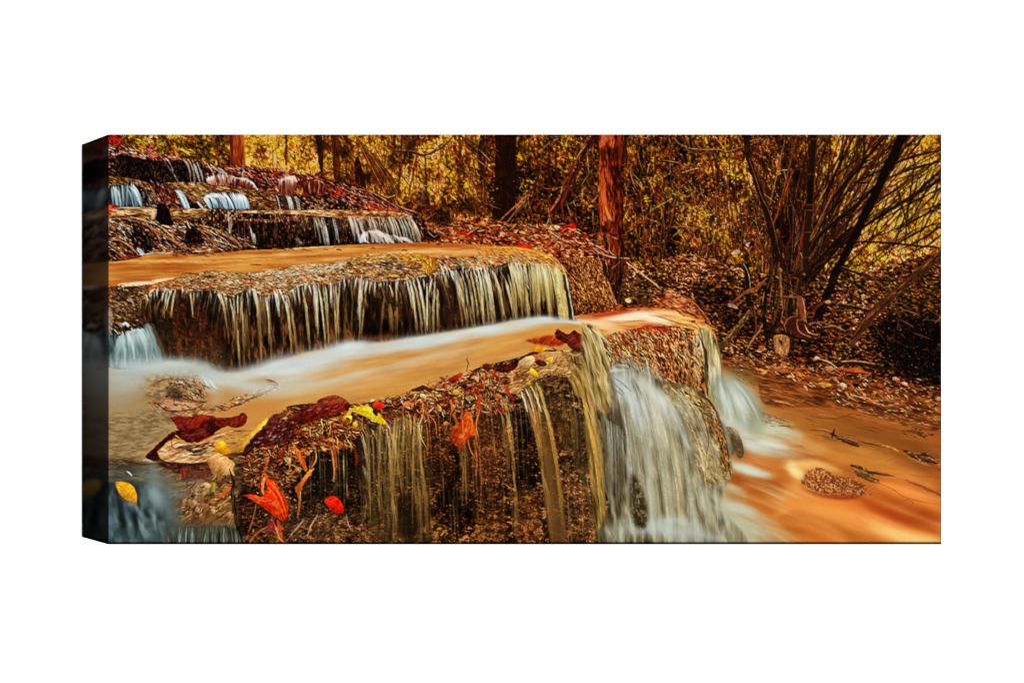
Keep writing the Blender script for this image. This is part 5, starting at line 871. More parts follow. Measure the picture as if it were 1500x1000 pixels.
# shore: leaf litter thinning out over wet ochre ground
shore = M4(215, 590, 230, 540, 330, 560, 500, 580, 700, 600, 900, 640, 1100, 700, 1430, 790) + B4(1430, 130, 1300, 150, 1100, 90, 900, 30, 700, 20, 450, 10) + M4(400, 660)
tex(shore, [(0, (66, 32, 14)), (.5, (122, 66, 28)), (1, (170, 100, 46))], sx=16, sy=3, ang=12, seed=113, soft=2, octv=3)
dabs(M4(230, 520, 500, 560, 800, 590, 1100, 640, 1430, 740, 1430, 800, 1000, 770, 800, 700, 500, 650, 300, 620), 620, [(50, 24, 14), (24, 14, 10), (206, 120, 64), (170, 80, 40), (240, 190, 150), (120, 56, 28), (90, 40, 22), (226, 150, 90)], ln=(3, 9), w=(1, 2.2), ang=(-15, 50))
dabs(M4(650, 660, 1000, 740, 1430, 790) + B4(1430, 120, 1100, 80, 850, 10), 260, [(60, 28, 16), (226, 150, 90), (150, 70, 34), (240, 206, 160), (100, 46, 24)], ln=(3, 11), w=(.9, 1.8), ang=(-5, 40))
dabs(M4(300, 640, 600, 690, 900, 790, 1100, 820) + B4(1430, 200, 1200, 150, 800, 60, 500, 20), 110, [(90, 44, 20), (206, 130, 70), (140, 70, 30)], ln=(4, 14), w=(.8, 1.4), ang=(0, 30), a=(.3, .7))
for x, y, w, h, c in [(435, 615, 28, 18, (226, 150, 70)), (700, 600, 14, 8, (196, 120, 70)), (940, 612, 46, 12, (200, 90, 44)), (800, 595, 26, 22, (190, 140, 100)), (950, 690, 20, 12, (24, 18, 20)), (880, 690, 20, 14, (240, 200, 170)), (780, 685, 40, 12, (226, 150, 60)), (1290, 740, 26, 10, (90, 30, 20)), (1170, 655, 20, 12, (214, 140, 100)), (1080, 690, 22, 12, (180, 80, 44)), (1215, 680, 20, 10, (226, 190, 160)), (1290, 660, 20, 8, (200, 160, 140))]:
    x, y = M4(x, y)[0]; w /= 3.75; h /= 3.75
    leaf([(x - w, y - h * .2), (x - w * .3, y - h), (x + w * .7, y - h * .4), (x + w, y + h * .5), (x, y + h * .9)], c, (50, 22, 14))
for q, w, c in [((760, 590, 850, 570, 960, 570, 1060, 590, 1200, 610), 5, (44, 24, 16)), ((870, 560, 960, 556, 1060, 575), 2, (226, 160, 110)), ((740, 545, 800, 560, 850, 600), 2.4, (226, 170, 120)), ((850, 600, 950, 605, 1030, 625), 5, (196, 96, 50)), ((850, 612, 950, 622, 1030, 634), 1.6, (70, 26, 18)), ((1080, 620, 1250, 650, 1370, 700), 3, (40, 20, 14)), ((880, 690, 900, 740, 960, 780), 2.2, (240, 170, 110)), ((920, 740, 1000, 760, 1060, 790), 2, (240, 190, 140)), ((640, 800, 700, 760, 760, 720), 1.4, (110, 54, 26)), ((490, 770, 560, 785, 610, 800), 1.6, (240, 180, 110)), ((500, 600, 560, 590, 640, 600), 1.6, (206, 140, 90))]: stroke(M4(*q), w, c, .9)
for q, w, c, a, s in [(B4(450, 60, 700, 110, 900, 160, 1200, 240), 22, (150, 100, 44), .35, 16), (B4(560, 150, 800, 220, 1000, 300, 1300, 400), 34, (204, 140, 66), .55, 18), (B4(250, 330, 400, 320, 540, 340, 560, 420), 20, (196, 112, 48), .6, 14), (B4(600, 320, 700, 350, 860, 370), [4, 10, 6], (252, 196, 120), .9, 7), (B4(590, 320, 610, 370, 640, 400), [5, 9, 7], (255, 226, 160), .95, 5), (B4(300, 560, 500, 600, 700, 700, 900, 800), 34, (196, 116, 52), .5, 18),
                      (B4(520, 540, 700, 500, 950, 560, 1200, 680, 1430, 780), [22, 40, 50, 44, 30], (226, 126, 54), .8, 22), (B4(560, 460, 620, 480, 700, 520), 16, (232, 150, 80), .7, 12), (B4(700, 560, 850, 620, 1000, 680), 14, (246, 160, 84), .6, 10), (B4(900, 560, 1100, 620, 1300, 720), 14, (206, 96, 34), .6, 10), (B4(850, 520, 1000, 560, 1200, 640, 1430, 700), 14, (170, 74, 26), .6, 10), (B4(1000, 620, 1200, 720, 1420, 770), [5, 9, 12], (250, 186, 110), .85, 7), (B4(1060, 440, 1200, 480, 1430, 560), [14, 20, 16], (236, 126, 56), .85, 12), (B4(1120, 450, 1250, 490, 1430, 540), [4, 7, 5], (252, 170, 100), .7, 5),
                      (B4(1000, 540, 1150, 600, 1430, 640), 10, (186, 70, 24), .6, 8), (B4(1200, 400, 1300, 440, 1430, 500), 9, (150, 72, 30), .7, 6), (B4(1220, 420, 1300, 452, 1420, 510), [2, 4, 3], (70, 34, 20), .75, 2), (B4(1100, 380, 1250, 395, 1360, 405), 3, (120, 74, 34), .7, 2), (B4(900, 350, 1100, 370, 1350, 400), 10, (196, 120, 50), .5, 8), (B4(1200, 760, 1330, 770, 1420, 780), 6, (250, 200, 130), .6, 5), (B4(340, 430, 500, 440, 620, 440), 16, (176, 98, 40), .5, 12), (B4(660, 700, 800, 760, 950, 790), 26, (214, 120, 48), .6, 16), (B4(480, 620, 560, 580, 640, 560), [6, 12, 8], (236, 160, 90), .6, 8), (B4(860, 100, 1050, 130, 1250, 200, 1430, 280), 26, (140, 88, 38), .4, 14)]: stroke(q, w, c, a, s)
# foam tongues
for q, w, a, s in [(B4(330, 140, 420, 130, 520, 150, 620, 190), [20, 20, 14, 6], .85, 10), (B4(330, 220, 450, 230, 560, 250), [18, 14, 6], .9, 8), (B4(440, 130, 520, 145, 570, 160), 8, .7, 5), (B4(330, 170, 400, 200, 480, 225), 14, .8, 8), (B4(620, 220, 700, 240, 800, 260), 6, .3, 6), (B4(260, 340, 340, 360, 420, 385, 500, 400), [6, 10, 8, 4], .9, 5), (B4(200, 440, 270, 460, 340, 490), [4, 7, 3], .6, 5), (B4(190, 540, 280, 570, 400, 600), [6, 9, 4], .85, 5), (B4(230, 620, 350, 660, 480, 700), [20, 20, 8], .5, 14), (B4(180, 700, 300, 740, 450, 780), [34, 40, 20], .6, 18)]: stroke(q, w, (206, 212, 192), a, s)
for q, w, a in [(B4(380, 230, 450, 236, 520, 250), 4, .8), (B4(290, 345, 350, 362, 400, 380), 4, .8), (B4(230, 555, 300, 575), 3, .7), (B4(350, 150, 430, 145, 500, 160), 5, .6)]: stroke(q, w, (236, 238, 226), a, 4)
stroke(B4(230, 290, 290, 320, 330, 330), 6, (176, 126, 70), .6, 4); stroke(B4(590, 240, 640, 235, 670, 245), 3, (150, 110, 66), .6, 2.4)
for q, w, c, a, s in [(B4(480, 560, 640, 530, 800, 540, 1000, 620, 1200, 700, 1420, 790), [12, 20, 26, 24, 20, 16], (240, 146, 70), .75, 14), (B4(560, 330, 640, 400, 600, 480, 520, 560), [10, 14, 14, 12], (236, 154, 84), .65, 10), (B4(590, 330, 640, 380, 660, 400), [8, 12, 6], (255, 220, 150), .8, 6), (B4(600, 350, 760, 335, 900, 400), [4, 6, 3], (250, 180, 100), .7, 6),
                      (B4(1020, 640, 1180, 720, 1400, 775), [6, 12, 14], (255, 196, 124), .8, 8), (B4(1060, 445, 1200, 490, 1430, 580), [8, 14, 12], (246, 146, 74), .7, 8), (B4(960, 540, 1100, 590, 1250, 640, 1430, 660), 12, (150, 64, 24), .5, 10), (B4(640, 600, 760, 660, 900, 760), [14, 20, 12], (244, 160, 90), .5, 12), (B4(300, 400, 450, 430, 560, 430), 12, (170, 92, 36), .5, 10)]: stroke(q, w, c, a, s)
for q, w, a, s in [(B4(330, 120, 440, 130, 560, 160), [26, 30, 16], .7, 14), (B4(330, 215, 440, 230, 540, 245), [14, 18, 10], .8, 8), (B4(270, 345, 350, 365, 430, 390), [8, 12, 8], .7, 6), (B4(200, 555, 300, 580, 390, 600), [8, 12, 6], .7, 7), (B4(180, 740, 300, 760, 420, 790), [30, 40, 26], .6, 16), (B4(140, 640, 220, 680, 330, 700), [18, 24, 14], .5, 14)]: stroke(q, w, (204, 208, 184), a, s)
# snags in the pool
for q, w, c, a in [((820, 185, 828, 160, 835, 138), [4, 3, 1], (40, 20, 14), .95), ((818, 168, 850, 188, 880, 196, 900, 214, 965, 236), [5, 6, 4, 6, 4], (40, 20, 16), .95), ((880, 200, 905, 196, 925, 215, 962, 222), [2, 3, 4, 2], (60, 30, 22), .9), ((860, 185, 900, 205, 950, 222), 1.6, (170, 110, 80), .8), ((765, 175, 790, 195, 840, 205), [2, 5, 2], (130, 84, 40), .6), ((965, 212, 1030, 224, 1090, 236), 2, (90, 52, 28), .9), ((1080, 235, 1130, 240, 1190, 270, 1240, 290), [3, 6, 5, 3], (190, 110, 36), .95), ((1095, 232, 1140, 240, 1180, 262), 2, (246, 196, 90), .95), ((1215, 262, 1260, 285, 1300, 300, 1390, 330), [3, 5, 7, 3], (46, 24, 16), .95), ((1280, 288, 1330, 282, 1380, 305), [3, 6, 4], (36, 24, 18), .95), ((1240, 300, 1320, 330, 1400, 350), 2.2, (226, 150, 110), .8), ((1340, 330, 1380, 345, 1415, 370), 4, (150, 60, 36), .8),
                   ((925, 345, 960, 350, 1000, 370), [4, 6, 3], (60, 42, 26), .9), ((940, 375, 1000, 400, 1060, 420), [3, 6, 3], (84, 60, 36), .85), ((1000, 372, 1080, 385, 1170, 403), [3, 5, 1], (40, 24, 16), .95), ((990, 366, 1060, 374, 1110, 384), 1.6, (170, 130, 80), .8), ((960, 390, 1010, 420, 1070, 440), 2, (50, 36, 24), .8), ((1110, 320, 1170, 300, 1200, 290), 1.2, (150, 90, 44), .5), ((1090, 445, 1150, 470, 1230, 520, 1400, 555), 1.2, (110, 50, 26), .6), ((1210, 535, 1240, 530, 1270, 550, 1240, 570), 1.2, (150, 76, 40), .6),
                   ((980, 0, 1050, 20, 1140, 50), 3, (50, 24, 16), .85), ((1050, 40, 1120, 60), [6, 3], (60, 34, 22), .8), ((1200, 150, 1280, 160, 1340, 180), [3, 6, 4], (60, 34, 20), .8), ((1250, 60, 1330, 90, 1400, 130), 3, (90, 44, 24), .8), ((1100, 130, 1180, 150, 1240, 165), 1.6, (100, 56, 26), .7), ((700, 70, 780, 85, 860, 80, 930, 60), 1.6, (110, 54, 24), .7), ((440, 5, 560, 20, 640, 10), 1.6, (190, 110, 60), .7)]: stroke(B4(*q), w, c, a, 1)
dabs(B4(1240, 270, 1370, 280, 1410, 340, 1300, 320), 50, [(30, 18, 14), (110, 60, 36), (206, 150, 120)], ln=(3, 7), w=(1, 2), ang=(0, 50)); dabs(B4(930, 340, 1010, 360, 1080, 430, 1020, 430, 940, 390), 60, [(40, 30, 20), (130, 96, 60), (90, 66, 40)], ln=(3, 7), w=(1, 2), ang=(0, 50)); dabs(B4(1180, 130, 1360, 150, 1350, 200, 1230, 180), 40, [(60, 34, 20), (150, 90, 50), (30, 18, 14)], ln=(3, 8), w=(1, 2), ang=(0, 30))
# pebble island
tex(B4(650, 430, 700, 370, 760, 352, 840, 400, 930, 410, 990, 440, 1000, 490, 940, 515, 840, 500, 760, 495, 690, 470), [(0, (66, 34, 20)), (.4, (136, 76, 40)), (.75, (190, 120, 66)), (1, (240, 190, 130))], sx=2.6, sy=1.8, ang=30, seed=117, rough=1.4, soft=1); dabs(B4(660, 450, 800, 420, 990, 450, 960, 510, 780, 500), 150, [(50, 26, 18), (226, 170, 116), (90, 46, 26), (250, 210, 160), (30, 18, 14)], ln=(2, 5), w=(.9, 1.8), ang=(0, 180)); dabs(B4(1000, 440, 1050, 430, 1040, 500, 1000, 510), 30, [(150, 90, 50), (206, 130, 70)], ln=(2, 5), w=(1, 1.6)); stroke(B4(655, 450, 720, 482, 780, 500), 1.4, (250, 200, 140), .7)
stroke(B4(790, 505, 900, 515, 980, 520), 5, (190, 74, 36), .7, 3)

# ---------------------------------------------------------------- the wide cascade, centre right
casc = M3(880, 730, 960, 700, 1060, 740, 1150, 800, 1250, 900, 1330, 1000) + B3(1455, 100) + B4(60, 60, 140, 110, 200, 200, 230, 330, 240, 430, 200, 560, 180, 680, 230, 790) + B3(860, 940, 850, 700, 820, 450, 780, 150) + M3(830, 900)
tex(casc, [(0, (66, 52, 34)), (.3, (108, 94, 68)), (.55, (146, 134, 104)), (.8, (178, 172, 146)), (1, (208, 208, 190))], sx=44, sy=8, ang=80, seed=121, octv=3, soft=3.5, warp=.3, spread=.95, mod=lambda X, Y: .3 * np.exp(-(((X - 925) / 36) ** 2 + ((Y - 570) / 36) ** 2)) + .2 * np.exp(-(((X - 985) / 26) ** 2 + ((Y - 610) / 30) ** 2)) - .35 * np.exp(-(((X - 925) / 9) ** 2 + ((Y - 740) / 44) ** 2)) - .3 * np.exp(-(((X - 892) / 9) ** 2 + ((Y - 640) / 40) ** 2)) - .02 + .2 * np.clip((Y - 770) / 20, 0, 1) * (X > 960))
MI = (204, 210, 196)
for q, w, a, s, c in [(M3(890, 740, 960, 715, 1060, 760, 1150, 840, 1230, 960), [10, 26, 34, 34, 26], .85, 16, MI), (M3(880, 800, 900, 900, 930, 1000), [10, 24, 24], .7, 14, (182, 196, 192)), (M3(1000, 800, 1060, 900, 1100, 1000), [20, 34, 34], .7, 16, (200, 212, 206)), (B3(930, 20, 1020, 80, 1080, 200, 1120, 400, 1140, 600), [20, 20, 16, 10, 8], .75, 10, (186, 196, 184)), (B3(1100, 40, 1200, 100, 1300, 220, 1340, 320), [26, 34, 26, 14], .7, 16, (180, 196, 192)), (B3(1300, 60, 1400, 160, 1440, 300), [16, 20, 14], .6, 12, (176, 184, 170)),
                      (B3(1080, 300, 1130, 500, 1160, 740), [6, 8, 8], .7, 5, (184, 178, 146)), (B3(1200, 300, 1220, 500, 1230, 700), [6, 6, 6], .5, 5, (170, 160, 126)), (B3(1150, 300, 1170, 450, 1180, 650), 5, .4, 4, (100, 84, 56)), (B3(1270, 320, 1280, 480, 1270, 650), 6, .45, 5, (104, 90, 62)), (B3(1320, 360, 1335, 500, 1330, 650), 6, .4, 5, (180, 160, 124)), (B3(1380, 380, 1375, 470, 1380, 560), 4, .5, 3, (120, 90, 56)), (B3(870, 330, 910, 500, 960, 800), 10, .5, 6, (134, 124, 104)), (B3(900, 330, 930, 400, 920, 470), 6, .6, 5, (170, 174, 166)),
                      (B3(860, 880, 1000, 860, 1200, 830, 1400, 880), [20, 26, 28, 24], .7, 14, (164, 176, 160)), (B3(1150, 800, 1230, 850, 1330, 930), [6, 12, 12], .6, 8, (196, 206, 190)), (B3(1000, 60, 1040, 120, 1060, 200), 8, .6, 6, (206, 190, 160))]: stroke(q, w, c, a, s)
RIB = [(0, (28, 20, 12)), (.5, (62, 50, 32)), (.8, (98, 84, 58)), (1, (150, 136, 104))]
tex(B3(880, 40, 930, 80, 990, 220, 1040, 330, 1050, 480, 1000, 500, 940, 400, 890, 250), RIB, sx=5, sy=2.6, ang=65, seed=161, soft=5, a=.75, relief=.8, octv=4)
tex(B3(1015, 480, 1060, 500, 1100, 620, 1130, 720, 1110, 820, 1050, 790, 1010, 640), RIB, sx=4, sy=2.6, ang=60, seed=162, soft=4, a=.95, relief=.8, octv=4, mod=lambda X, Y: -.15 + 0 * X)
tex(B3(850, 550, 1000, 560, 1030, 800, 880, 820), RIB, sx=22, sy=3, ang=88, seed=163, soft=8, a=.6, octv=3)
tex(B3(1140, 280, 1190, 300, 1200, 560, 1170, 700, 1140, 520), RIB, sx=30, sy=5, ang=84, seed=164, soft=7, a=.45)
tex(B3(1240, 330, 1300, 350, 1300, 600, 1250, 640), RIB, sx=30, sy=5, ang=88, seed=165, soft=8, a=.45); tex(B3(1370, 260, 1420, 300, 1420, 560, 1370, 560), RIB, sx=24, sy=4, ang=92, seed=166, soft=6, a=.5)
dabs(M3(870, 780, 950, 800, 990, 880, 900, 840), 60, [(80, 96, 100), (60, 70, 74), (200, 212, 210)], ln=(4, 12), w=(1.2, 2.6), ang=(25, 50), soft=1.6, a=(.3, .8)); dabs(M3(940, 800, 1100, 850, 1080, 930, 960, 900), 50, [(206, 214, 206), (160, 168, 160), (226, 200, 180)], ln=(6, 16), w=(1, 2.6), ang=(25, 55), soft=1.8, a=(.3, .7))
for _ in range(200):
    x, y = R.uniform(885, 1040), R.uniform(570, 765); L = R.uniform(24, 70)
    if x > 985 + (y - 570) * .35: continue
    cx = (x - 905) / 150; dx = (.06 + cx * .2) * max(.2, 1 - (y - 570) / 240)
    stroke([(x, y), (x + L * dx * 1.3, y + L * .5), (x + L * dx * 1.7, y + L)], R.uniform(.8, 2.6), R.choice([(214, 220, 210), (170, 160, 128), (120, 104, 76), (200, 206, 196), (90, 76, 54), (230, 232, 222)]), R.uniform(.06, .3), 2, n=3)
stroke(B3(1095, 190, 1105, 230), 2, (196, 90, 60), .8, 1.2); stroke(B3(940, 140, 980, 200), 1.6, (200, 160, 110), .7)
# mossy golden shoulder of the cascade
tex(M3(1210, 840, 1300, 820, 1455, 870, 1455, 1000, 1330, 980, 1240, 900), [(0, (70, 56, 30)), (.5, (120, 104, 66)), (1, (176, 160, 110))], sx=6, sy=2.5, ang=30, seed=123, soft=3)
rim = B4(0, -40, 60, -20, 130, 20, 190, 80, 230, 150, 255, 250, 268, 360, 262, 415, 200, 440, 150, 440, 110, 300, 60, 120, 0, 60) + B3(1300, 10, 1250, -20, 1330, -60)
tex(rim, [(0, (52, 36, 20)), (.35, (112, 88, 54)), (.65, (160, 138, 94)), (1, (220, 198, 140))], sx=12, sy=3, ang=70, seed=125, octv=4, a=.85, soft=4, relief=.5)
dabs(B3(1250, -30, 1330, -40, 1455, 40, 1455, 110, 1380, 60, 1290, 20), 120, [(226, 190, 100), (90, 64, 34), (246, 220, 140), (60, 40, 22), (190, 150, 80)], ln=(4, 11), w=(1, 2), ang=(15, 45)); dabs(B4(0, -60, 90, -30, 170, 60, 120, 60, 60, 20, 0, 0), 150, [(226, 186, 90), (80, 50, 26), (246, 220, 150), (40, 24, 16), (170, 110, 50)], ln=(4, 10), w=(1, 2), ang=(15, 50))
dabs(B4(130, 20, 200, 80, 250, 200, 268, 360, 258, 415, 235, 400, 215, 250, 180, 120), 230, [(50, 24, 14), (28, 14, 10), (150, 84, 40), (206, 140, 70), (90, 46, 24)], ln=(3, 9), w=(1, 2.4), ang=(55, 90)); stroke(B4(130, 5, 190, 70, 235, 160, 258, 280, 266, 410), [1.4, 2.4, 3, 3, 1.6], (28, 14, 10), .85)
dabs(B4(60, 80, 160, 90, 210, 240, 220, 420, 150, 440, 100, 280), 50, [(206, 190, 140), (130, 106, 66), (90, 66, 40), (176, 156, 110), (226, 214, 176)], ln=(8, 24), w=(1, 2.2), ang=(65, 88), a=(.3, .8), soft=1.2)
stroke(B4(60, 100, 85, 160, 95, 230, 115, 300), 1.6, (80, 54, 30), .8); stroke(B4(190, 240, 200, 270, 210, 285), 4, (200, 116, 50), .8, 1.4)
# corner fall mist and its dark rib
for q, w, a, s, c in [(B4(180, -30, 240, 10, 300, 60, 340, 130), [26, 34, 34, 20], .75, 14, (160, 170, 150)), (M4(200, 640, 270, 680, 340, 740, 400, 810), [14, 26, 30, 24], .9, 10, (196, 210, 196)), (M4(190, 640, 190, 720, 210, 800), [10, 14, 14], .7, 7, (150, 150, 124)), (B4(200, 70, 260, 120, 310, 180, 330, 230), [4, 8, 9, 6], .9, 4, (206, 214, 200)), (B4(330, 30, 400, 60, 430, 130), [20, 24, 12], .6, 12, (136, 140, 112)), (B4(215, 190, 255, 290, 270, 370), [3, 5, 6], .5, 3, (190, 180, 140))]: stroke(q, w, c, a, s)
for _ in range(36):
    x = R.uniform(195, 300); stroke(M4(x, 650 + (x - 195) * .35, x + 30, 720 + (x - 195) * .4, x + 50 + R.uniform(0, 20), 790 + (x - 195) * .35), R.uniform(1, 2.4), R.choice([(220, 228, 214), (140, 150, 130), (240, 242, 234)]), R.uniform(.15, .5), 1.6, n=3)
tex(B4(238, 130, 270, 140, 310, 190, 330, 260, 326, 295, 305, 298, 285, 240, 262, 190), [(0, (20, 14, 8)), (.6, (66, 48, 28)), (1, (150, 120, 76))], sx=4, sy=2, ang=60, rough=1.5, relief=.7, seed=169); dabs(B4(245, 135, 310, 190, 328, 290, 305, 295, 270, 200), 60, [(110, 84, 50), (150, 120, 74), (34, 22, 14)], ln=(3, 7), w=(1, 2), ang=(50, 80))
dabs(B4(420, 50, 560, 90, 580, 130, 450, 120), 60, [(96, 84, 50), (120, 104, 66), (70, 56, 30)], ln=(3, 7), w=(1, 2), ang=(0, 30), a=(.3, .7)); dabs(M4(230, 590, 400, 650, 420, 720, 300, 660), 60, [(110, 92, 54), (80, 62, 34), (140, 116, 70)], ln=(3, 8), w=(1, 2), ang=(10, 50), a=(.3, .7)); stroke(M4(250, 600, 330, 620, 400, 680), [12, 20, 10], (112, 96, 56), .5, 10)
# ---------------------------------------------------------------- front wall: dark wet rock, threads, litter
front = B1(1200, 260, 1330, 120, 1455, 60) + B2(100, 20, 300, 0) + M2(560, 960, 900, 900, 1180, 840, 1300, 770) + M3(0, 720, 270, 650, 420, 600, 600, 610, 700, 560, 760, 480) + M3(880, 640, 880, 760, 840, 920) + B3(800, 150, 830, 500, 870, 960, 0, 960) + B2(0, 960) + B1(1180, 960, 1090, 700, 1100, 500)
FR = [(0, (8, 6, 5)), (.3, (20, 13, 8)), (.55, (44, 27, 14)), (.72, (76, 48, 25)), (.88, (120, 82, 44)), (1, (176, 132, 84))]
tex(front, FR, sx=6, sy=4.5, ang=50, seed=131, spread=1.15, octv=4, relief=1., mod=lambda X, Y: -.05 - .22 * np.exp(-(((X - 480) / 60) ** 2 + ((Y - 690) / 40) ** 2)) - .2 * np.exp(-(((X - 668) / 24) ** 2 + ((Y - 720) / 40) ** 2)) + .1 * np.clip((Y - 740) / 40, 0, 1) + .08 * (X > 690) + .1 * np.exp(-(((X - 800) / 40) ** 2 + ((Y - 560) / 30) ** 2)))
patch(B2(1020, 60, 1180, 60, 1200, 450, 1060, 520, 1030, 300), [(76, 36, 20), (44, 22, 14), (120, 66, 40), (20, 12, 10), (150, 90, 60)], 260, ln=(3, 8), w=(1, 2.2), ang=(-20, 40), soft=.8)
patch(B2(1250, 120, 1455, 60, 1455, 500, 1300, 600, 1240, 400), [(70, 40, 24), (40, 24, 14), (120, 76, 46), (18, 12, 10)], 260, ln=(2, 6), w=(1, 2), ang=(0, 180), soft=.8)
patch(B3(0, 60, 160, 100, 170, 300, 150, 500, 0, 480), [(96, 52, 30), (60, 30, 18), (150, 96, 60), (24, 14, 10), (200, 140, 96)], 300, ln=(2, 6), w=(1, 2), ang=(0, 180), soft=.7)
patch(B3(0, 600, 150, 580, 180, 940, 0, 940), [(96, 60, 30), (60, 36, 20), (150, 100, 50), (20, 14, 10)], 220, ln=(2, 6), w=(1, 2), ang=(0, 180), soft=.7); patch(B3(260, 580, 400, 590, 430, 700, 400, 900, 260, 900), [(120, 72, 34), (80, 46, 22), (170, 112, 60), (40, 24, 14)], 300, ln=(2, 6), w=(1, 2), ang=(20, 80), soft=.7)
patch(B3(540, 430, 640, 440, 740, 640, 800, 900, 580, 930, 560, 700), [(130, 84, 46), (84, 52, 28), (196, 144, 90), (40, 26, 16), (226, 180, 130)], 420, ln=(2, 6), w=(1, 2), ang=(20, 70), soft=.7); patch(B3(275, 30, 340, 200, 380, 440, 390, 560, 270, 600, 260, 300), [(12, 8, 7), (20, 13, 10)], 90, ln=(8, 20), w=(4, 8), ang=(75, 100), soft=2)
patch(B2(0, 700, 250, 700, 700, 740, 700, 940, 0, 940), [(90, 60, 36), (54, 34, 20), (150, 110, 76), (14, 10, 8), (190, 150, 110)], 420, ln=(3, 9), w=(1, 2), ang=(-60, 50), soft=.7)
patch(B2(150, 420, 500, 400, 620, 500, 600, 700, 200, 660), [(14, 10, 8), (34, 28, 18), (60, 50, 34), (24, 18, 12)], 240, ln=(3, 9), w=(1, 2.4), ang=(-30, 30), soft=.9); pass
patch(B2(1060, 400, 1240, 430, 1240, 800, 1060, 720), [(16, 10, 10), (50, 28, 18), (90, 50, 30), (10, 8, 8)], 200, ln=(3, 9), w=(1, 2.6), ang=(20, 70), soft=.9); patch(B2(1120, 580, 1240, 600, 1240, 760, 1120, 720), [(8, 7, 7)], 30, ln=(8, 14), w=(5, 9), soft=3)
# wet sparkle and pits in the rock below
wall_zone = B2(0, 420, 300, 380, 560, 330, 620, 200, 1000, 130, 1250, 330, 1455, 200) + B3(0, 100, 300, 200, 560, 200, 700, 450, 780, 930, 0, 930) + B2(0, 930)
dabs(wall_zone, 650, [(214, 164, 110), (170, 110, 66), (230, 200, 160), (130, 80, 46), (150, 60, 40)], ln=(1, 2.8), w=(.7, 1.5), a=(.35, .95), curve=0, k=10)
dabs(wall_zone, 500, [(12, 8, 6), (22, 13, 9)], ln=(2, 6), w=(1.2, 3.4), a=(.4, .85), curve=0, ang=(20, 80))
for _ in range(150):   # water finding its way down the rock
    x = R.uniform(425, 870); y = R.uniform(600, 740); L = R.uniform(20, 110)
    stroke([(x, y), (x + R.uniform(0, 3), y + L * .5), (x + R.uniform(0, 6), y + L)], R.uniform(.8, 3), R.choice([(150, 118, 70), (110, 82, 46), (190, 160, 106), (20, 13, 9), (70, 50, 28)]), R.uniform(.12, .5), 1.5)
# olive veil of the centre
b, m = poly(B2(560, 180, 760, 130, 900, 80, 1000, 120, 1040, 400, 1060, 700, 1060, 940, 720, 940, 620, 700), soft=5); put(b, m, (74, 60, 34), .45)
dabs(B2(580, 180, 780, 130, 980, 100, 1040, 500, 1040, 900, 740, 900), 330, [(110, 92, 56), (70, 56, 34), (40, 30, 18), (140, 120, 76), (24, 18, 12)], ln=(10, 40), w=(1, 3), ang=(80, 96), a=(.2, .6), soft=1.4, curve=.05)
dabs(B2(600, 200, 1000, 200, 1000, 600, 680, 600), 130, [(190, 160, 110), (130, 100, 60), (20, 14, 10)], ln=(1.5, 4), w=(.9, 1.8), a=(.4, .9)); fill(B2(830, 640, 960, 640, 970, 860, 840, 880), (24, 16, 10), .6, soft=5)
CV = {0: ((232, 216, 168), (156, 128, 80)), 1: ((190, 164, 108), (124, 98, 56)), 2: ((140, 114, 68), (84, 64, 36)), 3: ((226, 180, 92), (164, 126, 64)), 4: ((200, 206, 196), (130, 120, 86))}
def vth(T, lst, soft=1.6):
    for x0, y0, x1, y1, w, c, a in lst:
        a *= .8
        stroke(T(x0, y0, x0 + (x1 - x0) * .45, y0 + (y1 - y0) * .25, x0 + (x1 - x0) * .8, y0 + (y1 - y0) * .6, x1, y1), [w * .6, w, w, w], [CV[c][0], CV[c][0], CV[c][1], CV[c][1]], [a, a, a * .8, a * .5], soft, n=4)
        strands(T, x0, y0, x1, y1, w, CV[c][0], CV[c][1], a)
vth(B2, [(575, 190, 640, 500, 3, 4, .8), (600, 210, 650, 740, 4, 2, .6), (585, 180, 620, 320, 1.6, 0, .8), (650, 170, 690, 250, 2.4, 0, .8), (690, 180, 700, 300, 2, 2, .7), (720, 130, 715, 180, 2, 4, .8), (750, 140, 800, 620, 3.4, 0, .85), (765, 150, 860, 600, 4, 1, .85), (755, 130, 790, 220, 3, 4, .9), (770, 400, 830, 920, 5, 2, .8), (790, 600, 820, 940, 5, 1, .7), (840, 300, 870, 640, 4, 2, .6), (880, 60, 920, 400, 4, 2, .6), (900, 300, 970, 900, 5, 2, .6), (950, 80, 965, 300, 2.4, 1, .8), (1000, 110, 975, 340, 2.4, 0, .85),
         (965, 130, 985, 400, 2.4, 4, .7), (975, 340, 1030, 900, 5, 1, .75), (960, 500, 990, 930, 4, 1, .6), (940, 560, 980, 930, 6, 2, .6), (1010, 520, 1035, 940, 5, 2, .6), (470, 350, 475, 560, 1.8, 0, .7), (490, 530, 492, 640, 1.6, 1, .6), (620, 560, 700, 840, 2, 2, .6), (700, 520, 740, 800, 3, 2, .6), (1250, 330, 1290, 660, 6, 2, .6), (1280, 250, 1300, 660, 5, 2, .6), (1270, 420, 1260, 680, 4, 1, .5), (1320, 300, 1340, 420, 1.6, 1, .6), (1350, 440, 1355, 560, 1.4, 1, .5), (600, 420, 640, 560, 6, 4, .45), (680, 600, 740, 840, 4, 2, .5)])
vth(B3, [(140, -60, 200, 60, 2, 0, .8), (170, 0, 235, 500, 3, 3, .9), (130, 20, 220, 400, 3, 1, .7), (190, 0, 250, 560, 2.6, 0, .9), (170, 200, 200, 480, 8, 2, .55), (240, 460, 262, 940, 3.4, 1, .85), (220, 560, 240, 940, 6, 2, .45)])
